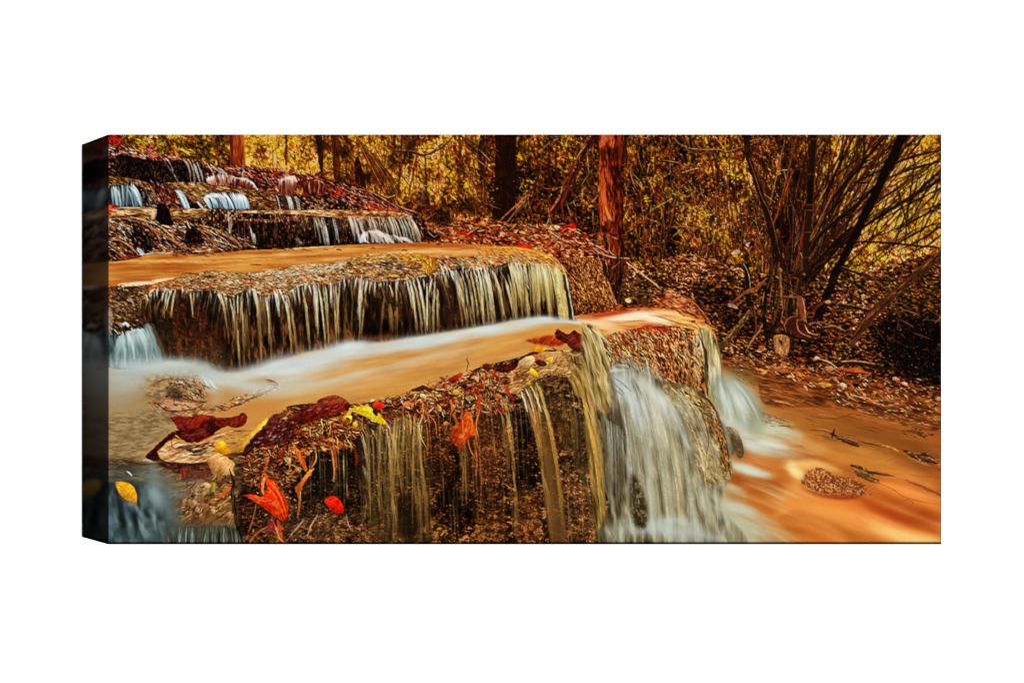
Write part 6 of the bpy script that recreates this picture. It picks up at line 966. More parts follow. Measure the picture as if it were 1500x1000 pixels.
# the wide threads in front, right of centre
fill(M3(300, 840, 360, 810, 420, 810, 450, 1000) + B3(490, 120, 545, 500, 580, 940, 490, 940, 440, 640, 400, 300, 300, 0), (104, 78, 42), .75, soft=2)
vth(M3, [(145, 900, 170, 1010, 2, 0, .8), (185, 900, 215, 1010, 2, 0, .7)])
vth(B3, [(305, -60, 420, 460, 3, 1, .9), (340, -90, 440, 560, 4, 3, .9), (380, -120, 425, 300, 3, 3, .95), (400, -100, 540, 560, 4.4, 3, .9), (420, -60, 560, 800, 4.4, 3, .85), (430, 20, 540, 500, 2.4, 0, .8), (400, 80, 500, 940, 5, 2, .6), (425, 440, 500, 940, 4, 1, .75), (540, 500, 580, 940, 5, 2, .8), (370, 60, 410, 300, 2, 0, .9), (350, 40, 400, 300, 2.4, 3, .8)])
stroke(B3(460, 260, 480, 500, 520, 900), [8, 12, 12], (110, 82, 48), .6, 3); stroke(B3(330, -60, 380, 60, 400, 200), [2, 3, 2], (160, 60, 26), .7, 1.6)
for q, w, c, a in [(M3(290, 880, 310, 940, 330, 1010), 2.4, (246, 240, 214), .95), (M3(320, 860, 350, 930, 370, 1010), 2.4, (246, 240, 214), .95), (M3(350, 840, 390, 920, 420, 1010), 2.4, (236, 220, 170), .9), (M3(390, 820, 430, 900, 450, 1010), 3, (206, 186, 120), .9)]: stroke(q, w, c, a, 1)
# olive sheet and the bright pair
tex(M3(620, 640, 700, 640, 740, 800, 780, 1000) + B3(820, 300, 850, 700, 865, 945, 800, 945, 760, 600, 720, 300, 700, 0) + M3(650, 900, 600, 760), [(0, (70, 50, 26)), (.5, (140, 110, 58)), (1, (190, 156, 92))], sx=40, sy=3.5, ang=80, seed=152, soft=2, octv=3)
tex(M3(700, 500, 760, 470, 820, 560, 870, 700, 880, 900, 900, 1000) + B3(880, 250, 830, 300, 800, 150, 760, 0) + M3(760, 900, 720, 650), [(0, (56, 42, 22)), (.4, (112, 90, 52)), (.75, (156, 132, 84)), (1, (206, 190, 140))], sx=34, sy=3, ang=76, seed=133, soft=1.5)
vth(M3, [(740, 480, 870, 960, 5, 1, .9), (760, 490, 840, 680, 3, 0, .9), (800, 520, 880, 760, 5, 1, .8), (850, 560, 900, 700, 4, 1, .7), (715, 560, 760, 900, 3, 1, .8), (600, 780, 690, 1010, 3, 3, .8), (630, 760, 720, 1010, 4, 3, .9), (640, 700, 740, 950, 5, 3, .8), (680, 740, 770, 1010, 4, 1, .8), (870, 540, 895, 660, 4, 2, .7)])
vth(B3, [(700, -20, 830, 900, 6, 3, .95), (735, -40, 845, 700, 5, 3, .85), (770, -20, 860, 940, 4, 1, .7), (690, 60, 790, 560, 3, 2, .7), (720, 0, 800, 400, 2.4, 0, .8), (640, 40, 660, 400, 8, 2, .5), (610, 20, 640, 300, 4, 3, .5), (820, 100, 860, 500, 6, 2, .6), (870, 120, 880, 300, 4, 1, .6), (690, 450, 780, 940, 9, 2, .45)])
patch(B3(640, 120, 720, 100, 740, 400, 700, 520, 640, 380), [(70, 60, 40), (50, 42, 30), (96, 84, 56)], 90, ln=(6, 18), w=(2, 4), ang=(75, 95), soft=2); patch(B3(790, 0, 850, 20, 880, 200, 860, 400, 800, 200), [(50, 44, 28), (34, 28, 18), (90, 80, 54)], 80, ln=(6, 16), w=(1.4, 3), ang=(70, 95), soft=1.2)
patch(B3(470, 0, 530, 0, 560, 300, 520, 330), [(84, 50, 28), (140, 96, 50), (36, 22, 14)], 110, ln=(3, 8), w=(1, 2), ang=(60, 90), soft=.8); patch(B3(530, 20, 620, 0, 640, 330, 560, 300), [(130, 96, 46), (96, 70, 36), (170, 130, 66), (60, 42, 24)], 110, ln=(5, 16), w=(1, 2.4), ang=(75, 95), soft=1)
# tan shoulder above them
tex(M3(60, 800, 250, 700, 420, 640, 560, 620, 640, 640, 620, 740, 600, 780, 460, 770, 340, 830, 260, 890, 150, 880), [(0, (96, 56, 26)), (.35, (156, 104, 54)), (.7, (196, 144, 84)), (1, (230, 190, 130))], sx=6, sy=2, ang=-25, seed=135, rough=1.2)
dabs(M3(60, 800, 250, 720, 420, 660, 620, 640, 600, 760, 340, 830, 180, 880), 260, [(120, 70, 34), (226, 176, 110), (170, 110, 56), (90, 50, 26)], ln=(3, 9), w=(.9, 1.7), ang=(-50, 10), a=(.4, .9)); patch(M3(450, 770, 590, 770, 600, 850, 470, 1000, 440, 900), [(60, 34, 22), (96, 60, 34), (34, 20, 14), (130, 90, 50)], 120, ln=(4, 10), w=(1, 2.4), ang=(60, 100)); patch(M3(560, 640, 700, 580, 720, 700, 640, 760), [(150, 120, 70), (190, 160, 100), (110, 80, 46)], 90, ln=(5, 12), w=(1, 2), ang=(40, 80), soft=.9)
for q in [(620, 640, 640, 690, 690, 700), (640, 650, 655, 700)]: stroke(M3(*q), 2, (40, 26, 18), .9)

# ---- litter along the front edge
LT = [(190, 110, 60), (226, 160, 100), (120, 56, 30), (60, 28, 18), (150, 70, 36), (240, 200, 150), (96, 30, 22), (200, 90, 44), (24, 14, 12), (206, 140, 70)]
band = B1(1060, 470, 1160, 340, 1260, 230, 1330, 150, 1455, 90) + B2(60, 60, 200, 20, 330, 20) + M2(560, 960, 760, 910, 900, 880, 1180, 800, 1330, 740, 1455, 710) + M3(100, 700, 150, 800, 60, 900, 0, 1000) + B2(1400, 60, 1250, 120, 1100, 60, 900, 60, 760, 80, 600, 180, 560, 280, 400, 320, 250, 330, 150, 500, 60, 640, 0, 560) + B1(1300, 560, 1150, 520)
dabs(band, 1500, LT, ln=(4, 11), w=(1.2, 3.6), ang=(-50, 60), curve=.3)
dabs(M2(900, 880, 1455, 720, 1455, 1000, 1000, 1000), 420, LT + [(206, 60, 40)], ln=(4, 14), w=(1.2, 3), ang=(-60, 60), curve=.4); dabs(M3(0, 720, 150, 760, 120, 900, 250, 1000, 0, 1010), 260, LT + [(150, 44, 24)], ln=(4, 12), w=(1, 2.6), ang=(0, 90), curve=.4)
dabs(M3(0, 850, 110, 850, 110, 980, 0, 1000), 40, [(206, 160, 100), (150, 110, 60), (60, 30, 20)], ln=(8, 16), w=(1, 2), ang=(20, 70), curve=.6)
for q, w, c in [(M2(700, 935, 800, 930, 900, 880, 1000, 860, 1150, 820), [1, 2, 2, 1.4], (170, 100, 40)), (M2(930, 870, 1000, 860, 1050, 870), [4, 9, 4], (74, 30, 22)), (M2(1050, 825, 1075, 812, 1100, 820), 3, (170, 130, 50)), (M2(1290, 745, 1300, 690, 1290, 660, 1302, 645), [2, 2, 1.6, 1.2], (60, 26, 20)), (M2(1180, 870, 1220, 900, 1210, 1000), 3, (206, 120, 60)), (M2(1260, 780, 1340, 790, 1440, 830), 2, (230, 190, 140)), (M2(1010, 870, 1080, 920, 1140, 990), 2.4, (226, 160, 90)), (M2(940, 950, 920, 990), 3, (226, 170, 100)),
                (B2(130, 30, 250, 60, 330, 110, 460, 150), 2.4, (226, 150, 80)), (B2(160, 180, 260, 160, 350, 140, 440, 110), 3, (240, 190, 110)), (B2(180, 210, 260, 190, 330, 150), 2.4, (210, 130, 60)), (B2(440, 120, 500, 180, 550, 230), 2, (240, 190, 120)), (B2(280, 240, 400, 250, 520, 290), [2, 5, 3], (226, 150, 84)), (B2(350, 160, 440, 180, 540, 190), 2, (240, 210, 160)), (B2(250, 280, 330, 270, 400, 300), 3, (190, 110, 56)), (B2(370, 250, 400, 350, 420, 500), [6, 6, 3], (150, 66, 30)), (B2(385, 290, 405, 400, 405, 520), 1.6, (240, 170, 110)), (B2(540, 300, 560, 370, 550, 410), 4, (120, 44, 24)), (B2(550, 100, 590, 130, 680, 140), 3, (140, 80, 60)),
                (B2(110, 290, 105, 380, 120, 450), 3, (206, 130, 80)), (B2(270, 340, 260, 400, 240, 450), 3, (140, 60, 34)), (B2(150, 560, 180, 640, 165, 760), 3, (190, 110, 50)), (B2(230, 880, 260, 800, 300, 740), 2, (206, 160, 116)), (B2(95, 910, 150, 840, 205, 780), 2, (200, 160, 126)), (B2(420, 870, 418, 940), 4, (170, 110, 66)), (B2(490, 740, 500, 800, 520, 840), 1.4, (190, 160, 130)), (B2(1180, -20, 1200, 60, 1230, 140), 5, (200, 110, 56)), (B2(1240, -20, 1260, 40, 1250, 120), 3, (160, 70, 34)), (B2(1360, 60, 1350, 200, 1365, 300), 2, (200, 120, 60)), (B2(1340, 250, 1360, 380, 1350, 480), 1.6, (190, 110, 60)),
                (B2(1000, 50, 1030, 200, 1030, 350), 1.6, (200, 120, 60)), (B2(1160, 80, 1180, 110, 1170, 150), 4, (20, 12, 10)), (B2(970, 90, 1000, 30, 1010, -30), 4, (220, 120, 50)), (B2(930, 40, 950, 70, 960, 120), 5, (206, 70, 30)), (B3(5, -120, 10, 0, 0, 120), 4, (196, 60, 30)), (M3(180, 830, 200, 880, 240, 930), 5, (186, 60, 40)), (M3(200, 860, 230, 920, 240, 990), 3, (150, 40, 30))]: stroke(q, w, c, .95, .9)
patch(B1(1090, 430, 1200, 330, 1300, 330, 1400, 420, 1455, 500, 1455, 940, 1180, 940, 1110, 640), [(16, 10, 8), (70, 36, 20), (150, 84, 44), (206, 150, 96), (110, 56, 30), (34, 18, 12), (30, 16, 12)], 700, ln=(4, 13), w=(1, 2.6), ang=(-80, 30), a=(.6, 1), soft=.7)
# large leaves
leaf(B2(-5, 150, 40, 130, 100, 125, 150, 150, 180, 185, 150, 220, 90, 255, 20, 275, -30, 280), [(40, 14, 22), (84, 24, 34), (110, 44, 50)], (30, 10, 14), (150, 80, 84), B2(-20, 200, 60, 200, 170, 180)); dabs(B2(0, 150, 120, 140, 150, 200, 40, 250), 26, [(150, 90, 96), (200, 150, 150), (60, 20, 30)], ln=(2, 6), w=(.8, 1.4), ang=(-40, 20))
leaf(B2(130, 110, 170, 60, 220, 20, 300, 0) + M2(300, 940, 400, 905, 470, 925, 515, 975, 490, 1000) + B2(440, 70, 330, 90, 240, 130, 180, 140), [(70, 14, 18), (120, 26, 30), (150, 44, 44), (96, 20, 22)], (40, 8, 12), (190, 100, 96), M2(210, 1010, 300, 960, 400, 930, 500, 960)); dabs(M2(260, 980, 400, 920, 500, 960, 440, 1000) + B2(350, 60, 200, 100), 50, [(170, 90, 90), (214, 160, 160), (70, 10, 16), (60, 10, 20)], ln=(2, 8), w=(.8, 1.6), ang=(-50, 0))
stroke(B2(0, 115, 60, 80, 110, 50), [2, 5, 2], (150, 70, 34), .95)
leaf(B1(1060, 345, 1120, 310, 1170, 240, 1240, 180, 1300, 120, 1345, 85, 1310, 160, 1270, 230, 1230, 290, 1180, 325, 1110, 335), [(190, 130, 30), (226, 166, 50), (206, 150, 60)], (150, 80, 40), (120, 66, 30), B1(1060, 345, 1180, 290, 1290, 150)); stroke(B1(1015, 355, 1060, 348, 1100, 335), [2.4, 2.4, 3], (130, 56, 34))
leaf(B1(1350, 90, 1400, 70, 1455, 55) + B2(30, 90, 50, 130, 0, 150) + B1(1455, 270, 1380, 280, 1300, 300, 1240, 370, 1220, 330, 1260, 250, 1300, 170), [(48, 14, 24), (84, 26, 36), (60, 18, 28)], (24, 8, 12), (150, 84, 90), B1(1240, 340, 1320, 220, 1440, 130)); dabs(B1(1290, 180, 1440, 120, 1440, 250, 1300, 290), 50, [(160, 110, 116), (210, 170, 176), (100, 44, 54)], ln=(3, 8), w=(.8, 1.6), ang=(-60, -10))
leaf(M2(1165, 800, 1200, 775, 1250, 755, 1262, 770, 1230, 800, 1215, 825, 1185, 815), [(120, 24, 26), (170, 44, 40)], (50, 14, 14)); leaf(M2(1395, 700, 1430, 690, 1455, 705, 1440, 740, 1400, 730), (130, 30, 30), (50, 14, 14)); leaf(M2(660, 960, 700, 945, 745, 965, 735, 990, 700, 1000) + B2(690, 45, 665, 20), [(190, 30, 20), (226, 60, 34)], (70, 14, 12))
# maroon broken leaf on the brim
leaf(M3(320, 540, 380, 525, 440, 510, 520, 505, 590, 540, 560, 570, 500, 580, 430, 570, 380, 560), [(190, 84, 44), (150, 50, 36), (170, 66, 40)], None, soft=1.4)
leaf(M3(510, 490, 530, 465, 560, 480, 600, 500, 640, 470, 690, 500, 698, 540, 690, 590, 665, 615, 620, 590, 590, 560, 550, 540, 520, 520), [(84, 26, 28), (110, 36, 34), (70, 22, 24)], (36, 12, 14), (140, 80, 74), M3(540, 490, 600, 530, 680, 560), sm=False); stroke(M3(500, 590, 540, 620, 570, 600), [2, 4, 2], (90, 36, 26)); leaf(M3(690, 530, 720, 518, 740, 540, 715, 550), (60, 24, 18), (30, 12, 10)); leaf(M3(705, 460, 740, 440, 762, 452, 745, 475, 715, 480), (96, 44, 22), (40, 20, 12))
leaf(M3(345, 590, 400, 575, 460, 590, 420, 615, 370, 610), (230, 150, 30), (160, 90, 30)); leaf(M3(455, 660, 480, 645, 502, 660, 490, 685, 465, 685), (240, 180, 50), (190, 110, 30)); leaf(M3(345, 730, 360, 722, 390, 745, 405, 780, 380, 775, 350, 755), (236, 186, 40), (190, 120, 40)); leaf(M3(120, 735, 160, 700, 220, 695, 270, 700, 240, 735, 190, 752, 140, 748), [(50, 18, 18), (110, 30, 24)], (26, 10, 10))
for q in [(330, 630, 370, 615, 400, 640, 360, 650), (380, 680, 430, 670, 460, 700, 420, 712), (430, 620, 480, 625, 520, 640, 470, 645), (40, 710, 70, 700, 80, 730, 50, 735), (350, 640, 400, 630, 430, 660, 380, 665)]: leaf(M3(*q), jit(R.choice([(90, 34, 26), (60, 26, 20), (150, 84, 50)])), (34, 14, 12))
leaf(M3(270, 690, 300, 660, 350, 640, 380, 660, 360, 700, 310, 720), (226, 180, 130), (140, 80, 44)); leaf(M3(400, 620, 440, 650, 520, 640, 590, 600, 620, 620, 560, 610), (214, 160, 100), (120, 66, 34)); stroke(M3(560, 595, 600, 620, 660, 640, 690, 620), 2.4, (206, 160, 110), .9)
# yellow leaf
leaf(B2(520, 45, 560, 25, 620, 18, 670, 40, 710, 70, 755, 140, 700, 132, 650, 108, 600, 80, 550, 62), [(206, 176, 20), (232, 208, 44), (220, 196, 40)], (150, 120, 20), (160, 130, 20), B2(530, 48, 620, 60, 700, 100, 750, 138)); 
for k in range(7): stroke(B2(560 + k * 24, 50 + k * 11, 585 + k * 24, 42 + k * 13), [1, .8], (246, 226, 110), .6)
leaf(B2(460, 110, 490, 80, 525, 85, 520, 130, 480, 142), [(220, 180, 30), (236, 200, 60)], (150, 110, 30)); leaf(B2(410, 95, 470, 85, 500, 60, 510, 30, 530, 45, 500, 90, 440, 120), [(230, 140, 50), (240, 170, 70)], (160, 80, 30)); fill(B2(530, 130, 570, 100, 610, 130, 600, 175, 560, 180, 535, 160), (130, 96, 70), rough=1); stroke(B2(525, 80, 580, 120, 640, 140, 700, 160), [2, 3, 2], (70, 30, 26), .9); stroke(B2(750, 70, 800, 70, 850, 90), 7, (150, 136, 100), .6, 3)
# hanging orange leaf, red leaves
leaf(B2(1196, 170, 1222, 128, 1250, 130, 1280, 60, 1312, 62, 1335, 130, 1352, 160, 1340, 205, 1306, 232, 1292, 262, 1262, 284, 1245, 322, 1226, 292, 1200, 262, 1186, 214), [(206, 90, 26), (186, 70, 22), (222, 116, 44)], (110, 40, 18), (226, 150, 80), B2(1300, 110, 1280, 190, 1240, 290), sm=False); fill(B2(1200, 300, 1230, 330, 1250, 380, 1240, 390, 1200, 340), (12, 8, 8), .7, soft=1.5)
leaf(B2(118, 245, 150, 280, 200, 360, 230, 430, 215, 452, 180, 390, 140, 320), [(206, 76, 24), (230, 110, 44)], (110, 34, 16)); leaf(B2(150, 560, 190, 510, 220, 470, 270, 425, 255, 470, 215, 520, 190, 580, 180, 640, 160, 600), [(196, 90, 36), (226, 130, 60)], (90, 36, 18)); stroke(B2(185, 590, 180, 640), 2, (240, 180, 120), .9)
leaf(B1(1160, 610, 1230, 605, 1290, 625, 1330, 560, 1310, 500, 1280, 520, 1270, 570, 1262, 545, 1300, 485, 1340, 500, 1390, 540, 1420, 590, 1430, 620) + B2(0, 515, 40, 560, 80, 620, 105, 700, 95, 760, 60, 780) + B1(1420, 780, 1380, 750, 1300, 690, 1220, 640), [(214, 44, 18), (240, 70, 26), (226, 50, 18), (250, 104, 50)], (120, 24, 14), (255, 170, 110), B1(1250, 625, 1340, 640, 1420, 720), sm=False)
for q in [(1230, 615, 1300, 650, 1360, 640), (1330, 560, 1380, 620, 1440, 760), (1340, 520, 1400, 600, 1440, 700)]: stroke(B1(*q), 1.2, (255, 140, 80), .8)
stroke(B1(1310, 500, 1290, 550, 1300, 600), [4, 5, 3], (240, 160, 110), .9); stroke(B1(1430, 615, 1455, 700), 2, (150, 24, 14), .7); stroke(B2(0, 520, 60, 640, 90, 750), 1.2, (255, 150, 90), .8)
leaf(B2(345, 650, 375, 622, 410, 618, 450, 650, 472, 700, 460, 730, 420, 728, 380, 700), [(206, 26, 16), (236, 50, 30)], (100, 14, 12), (255, 120, 90), B2(355, 640, 410, 670, 460, 715))
stroke(B2(30, 780, 45, 850, 55, 920), [6, 6, 4], (206, 84, 36), .95); stroke(B2(0, 780, 25, 840, 50, 910, 95, 935), [2, 3, 2], (240, 150, 90), .9); stroke(B1(1330, 340, 1320, 420, 1290, 490), 2.4, (206, 90, 44)); leaf(B1(1315, 330, 1340, 345, 1335, 400, 1310, 405), (220, 110, 60), (90, 30, 20))
leaf(B1(1430, 300, 1455, 300) + B2(0, 370) + B1(1425, 370), (170, 30, 26), (60, 12, 14))
# black twig and rubbish at its left
stroke(B1(1075, 440, 1100, 520, 1095, 600, 1110, 720, 1130, 820, 1165, 940), [4, 6, 7, 7, 6, 6], (18, 14, 12)); stroke(B1(1108, 560, 1106, 680, 1140, 820), 1.2, (110, 96, 80), .6); stroke(B1(1200, 860, 1240, 740, 1250, 680), 2, (190, 110, 60), .9); stroke(B1(1200, 940, 1260, 860, 1330, 820), 3, (190, 110, 50), .9); fill(B1(1330, 790, 1370, 780, 1380, 840, 1340, 850), (150, 50, 54), .8)

# ---------------------------------------------------------------- lower left corner
tex(B1(268, 380, 600, 380, 1000, 380, 1130, 340, 1140, 600, 900, 620, 268, 620), [(0, (50, 36, 24)), (.5, (96, 72, 46)), (1, (150, 118, 78))], sx=8, sy=3, ang=-10, seed=151, soft=4, relief=.6)
BLU = [(0, (28, 34, 34)), (.4, (52, 62, 62)), (.7, (84, 98, 96)), (1, (126, 142, 138))]
tex(B1(268, 470, 400, 500, 560, 520, 700, 560, 780, 680, 800, 840, 780, 960, 268, 960), BLU, sx=20, sy=9, ang=80, seed=141, octv=2, soft=12, warp=.6)
tex(B1(268, 430, 420, 430, 560, 450, 640, 500, 760, 500, 900, 520, 980, 540, 880, 590, 700, 600, 640, 560, 480, 530, 360, 520, 268, 520), [(0, (66, 62, 54)), (.5, (100, 92, 74)), (1, (140, 126, 100))], sx=16, sy=4, ang=-4, seed=143, soft=6)
for q, w, c, a, s in [(B1(268, 450, 380, 440, 500, 430), 8, (60, 60, 56), .7, 6), (B1(540, 400, 580, 470, 570, 560, 600, 640), [8, 16, 18, 20], (120, 144, 146), .7, 10), (B1(540, 600, 600, 640, 680, 720), [12, 20, 16], (116, 146, 150), .8, 9), (B1(560, 580, 580, 600, 600, 640), [6, 10, 8], (176, 196, 194), .6, 6), (B1(380, 660, 390, 720, 420, 800), 6, (96, 122, 128), .7, 5), (B1(440, 680, 490, 740, 540, 800), 5, (120, 146, 150), .6, 4), (B1(300, 640, 290, 760, 320, 880), 8, (60, 88, 96), .6, 6), (B1(400, 880, 450, 900, 500, 930), 14, (40, 56, 62), .6, 9), (B1(500, 860, 560, 880, 600, 930), 12, (96, 126, 132), .6, 8), (B1(320, 850, 350, 900, 360, 940), 9, (110, 140, 144), .6, 7),
                      (B1(620, 800, 660, 860, 680, 930), 14, (44, 52, 54), .7, 8), (B1(395, 455, 410, 465, 425, 480), [2, 3, 2], (226, 230, 226), .9, 1.2), (B1(500, 380, 530, 375, 560, 390), 3, (190, 206, 206), .8, 2), (B1(760, 580, 780, 600, 785, 625), [3, 4, 2], (220, 226, 220), .85, 2), (B1(268, 640, 276, 800, 274, 930), 3, (84, 120, 130), .6, 3), (B1(440, 420, 480, 460, 560, 480), 8, (90, 90, 80), .6, 5), (B1(330, 560, 310, 640, 300, 700), 8, (40, 46, 48), .6, 6)]: stroke(q, w, c, a, s)
fill(B1(600, 400, 800, 410, 940, 410, 950, 480, 820, 490, 700, 450), (46, 30, 24), .9, soft=2); dabs(B1(640, 410, 940, 420, 960, 500, 760, 490), 70, [(80, 46, 36), (110, 60, 44), (30, 18, 14), (150, 70, 60)], ln=(5, 14), w=(1.4, 3), ang=(-10, 30)); fill(B1(750, 440, 790, 430, 850, 450, 940, 440, 960, 480, 880, 500, 790, 490, 755, 500), (110, 60, 44), .9, rough=1); fill(B1(750, 445, 785, 440, 780, 490, 755, 495), (150, 44, 40), .8, soft=1)
tex(B1(700, 600, 800, 560, 900, 570, 1000, 520, 1080, 480, 1120, 560, 1100, 640, 1120, 800, 900, 830, 760, 820, 700, 740), [(0, (54, 34, 18)), (.4, (110, 72, 36)), (.7, (156, 108, 60)), (1, (206, 160, 104))], sx=8, sy=3, ang=-30, seed=145, soft=9, relief=.6)
dabs(B1(720, 600, 900, 560, 1080, 520, 1100, 640, 900, 700, 740, 760), 190, [(90, 52, 28), (190, 130, 76), (50, 30, 20), (226, 176, 120), (140, 80, 40)], ln=(4, 12), w=(1, 2.4), ang=(-60, 20)); 
for q, w, c in [((760, 780, 820, 740, 870, 700, 895, 660), [5, 6, 5, 3], (190, 130, 76)), ((780, 790, 850, 740, 890, 680), 1.4, (240, 190, 140)), ((740, 690, 800, 650, 860, 630), [3, 6, 3], (120, 66, 34)), ((980, 720, 1040, 660, 1080, 620), 3, (214, 166, 110)), ((1000, 740, 1060, 740, 1090, 700), 6, (140, 110, 70)), ((840, 640, 850, 690, 830, 730), 4, (50, 26, 18)), ((980, 800, 1060, 790, 1100, 820), 8, (130, 104, 66)), ((850, 800, 930, 780, 980, 740), 7, (130, 80, 40)), ((985, 620, 1040, 600, 1080, 560), [3, 7, 3], (200, 100, 36))]: stroke(B1(*q), w, c, .9, 1)
leaf(B1(905, 560, 940, 535, 980, 530, 975, 600, 940, 600), [(130, 110, 30), (170, 140, 40)], None, soft=1)
tex(B1(700, 830, 860, 830, 980, 820, 1110, 830, 1150, 950, 680, 950), [(0, (34, 34, 28)), (.5, (70, 70, 58)), (1, (120, 120, 100))], sx=20, sy=2.6, ang=88, seed=147, soft=5)
for x0, x1, c in [(760, 740, 0), (790, 780, 1), (830, 830, 0), (825, 815, 1), (870, 860, 2), (925, 905, 0), (985, 975, 2), (1020, 1020, 2), (1050, 1060, 2), (750, 730, 2), (960, 955, 2)]: stroke(B1(x0, 835, (x0 + x1) / 2, 880, x1, 940), [1.4, 2.4, 2.6], [(170, 190, 186), (130, 150, 146), (100, 104, 84)][c], .75, 1.4)
# the big curled leaf on the left
leaf(B1(680, 98, 740, 84, 800, 92, 860, 80, 930, 82, 985, 96, 960, 130, 900, 150, 850, 178, 780, 184, 735, 176, 715, 140), [(96, 22, 22), (140, 36, 34), (120, 30, 28)], (40, 10, 12), (170, 80, 76), B1(720, 160, 820, 130, 930, 90))
leaf(B1(1170, 60, 1195, 90, 1190, 120, 1160, 155, 1110, 165, 1060, 150, 1000, 180, 940, 240, 860, 268, 790, 262, 740, 230, 700, 180, 780, 180, 860, 165, 900, 130, 960, 100, 1050, 100, 1120, 90), [(50, 14, 16), (84, 22, 24), (120, 36, 40), (70, 18, 20)], (24, 8, 10), (150, 70, 74), B1(760, 215, 880, 200, 1000, 140, 1150, 90), sm=False)
leaf(B1(515, 355, 560, 310, 620, 250, 680, 200, 720, 195, 690, 250, 640, 280, 600, 320, 610, 380, 560, 380), [(56, 18, 20), (84, 30, 30)], (24, 10, 12)); leaf(B1(1065, 130, 1140, 95, 1190, 85, 1180, 140, 1130, 162, 1080, 158), [(110, 30, 36), (130, 44, 48)], (50, 14, 18))
tex(B1(605, 330, 640, 280, 680, 250, 760, 265, 820, 285, 900, 270, 980, 220, 1050, 185, 1040, 225, 980, 270, 960, 330, 930, 380, 860, 395, 760, 400, 650, 385, 610, 360), [(0, (150, 90, 44)), (.4, (196, 144, 92)), (.8, (226, 186, 136)), (1, (240, 210, 170))], sx=9, sy=2.4, ang=-12, seed=149, rough=.6)
for q, w, c in [((600, 345, 640, 390, 750, 400, 860, 405, 940, 390), 2.4, (80, 20, 20)), ((720, 300, 800, 290, 880, 285, 940, 260), [3, 6, 5, 2], (60, 30, 22)), ((790, 310, 850, 320, 920, 300, 970, 270), [3, 5, 3, 2], (44, 24, 20)), ((820, 345, 880, 340, 940, 310), [2, 4, 2], (60, 34, 26)), ((690, 260, 700, 300, 760, 310), 3, (150, 80, 40)), ((870, 270, 950, 230, 1040, 200), 3, (230, 170, 110)), ((880, 250, 960, 215, 1050, 190), 1.6, (120, 50, 34)), ((610, 380, 700, 410, 820, 412, 940, 400), 2, (50, 20, 18)), ((650, 250, 690, 220, 740, 240), [2, 5, 2], (60, 16, 18))]: stroke(B1(*q), w, c, .9, .9)
dabs(B1(720, 290, 960, 270, 960, 330, 800, 345), 50, [(40, 22, 18), (200, 150, 110), (110, 64, 40)], ln=(4, 10), w=(1, 2), ang=(-35, 10))
leaf(B1(932, 385, 960, 345, 1000, 332, 1040, 345, 1075, 372, 1110, 400, 1098, 440, 1112, 480, 1060, 478, 1030, 520, 985, 492, 955, 450), [(186, 126, 66), (206, 150, 90), (220, 166, 110)], (110, 60, 34)); leaf(B1(978, 302, 996, 268, 1022, 246, 1045, 262, 1056, 292, 1082, 312, 1070, 335, 1020, 338, 1002, 330), [(240, 166, 20), (226, 150, 20)], (200, 110, 20)); dabs(B1(1060, 200, 1200, 180, 1160, 250, 1080, 310), 50, [(170, 120, 60), (140, 90, 44), (200, 150, 80)], ln=(4, 10), w=(1, 2), ang=(-20, 20))
stroke(B1(1080, 180, 1150, 185, 1230, 182), 1.4, (110, 60, 34), .8)
# floating yellow leaf
leaf(B1(318, 530, 350, 522, 400, 530, 440, 560, 458, 620, 455, 668, 430, 655, 380, 635, 345, 600), [(226, 150, 16), (240, 170, 30), (206, 132, 20)], (150, 90, 20), (180, 110, 16), B1(325, 535, 390, 590, 450, 660)); stroke(B1(340, 600, 380, 645, 430, 665), 1.4, (110, 70, 30), .7)

# ---------------------------------------------------------------- second pass: wide cascade and corner mist
C5 = tile(820, 400, 2.24)
tex(C5(148, 320, 190, 305, 260, 318, 330, 352, 400, 366, 470, 400, 520, 462, 548, 540, 562, 640, 556, 676, 520, 702, 540, 780, 600, 900, 150, 900, 160, 760, 150, 600, 140, 440), [(0, (58, 48, 32)), (.4, (112, 100, 74)), (.75, (156, 146, 118)), (1, (196, 190, 166))], sx=30, sy=6, ang=82, seed=171, octv=3, soft=2.5, spread=.9,
    mod=lambda X, Y: .28 * np.exp(-(((X - 905) / 34) ** 2 + ((Y - 580) / 40) ** 2)) + .18 * np.exp(-(((X - 960) / 30) ** 2 + ((Y - 620) / 40) ** 2)) - .25 * np.exp(-(((X - 900) / 14) ** 2 + ((Y - 700) / 60) ** 2)) - .16 * np.exp(-(((X - 985) / 34) ** 2 + ((Y - 710) / 40) ** 2)))
MOSS = [(0, (60, 40, 18)), (.35, (118, 88, 46)), (.65, (172, 140, 86)), (.88, (214, 186, 126)), (1, (240, 220, 160))]
tex(C5(330, 372, 400, 366, 470, 400, 520, 462, 548, 540, 562, 640, 556, 676, 500, 700, 450, 660, 440, 560, 410, 480, 360, 420), MOSS, sx=9, sy=2.6, ang=62, seed=172, octv=4, soft=4, relief=.7, a=.8)
def flowline(u, t):
    x = (172 + u * 215) * (1 - t) ** 3 + 3 * (205 + u * 275) * t * (1 - t) ** 2 + 3 * (226 + u * 330) * t * t * (1 - t) + (240 + u * 310) * t ** 3
    y = (322 + u * 62) * (1 - t) ** 3 + 3 * (420 + u * 30) * t * (1 - t) ** 2 + 3 * (640 + u * 0) * t * t * (1 - t) + 860 * t ** 3
    return (820 + x / 2.24, 400 + y / 2.24)
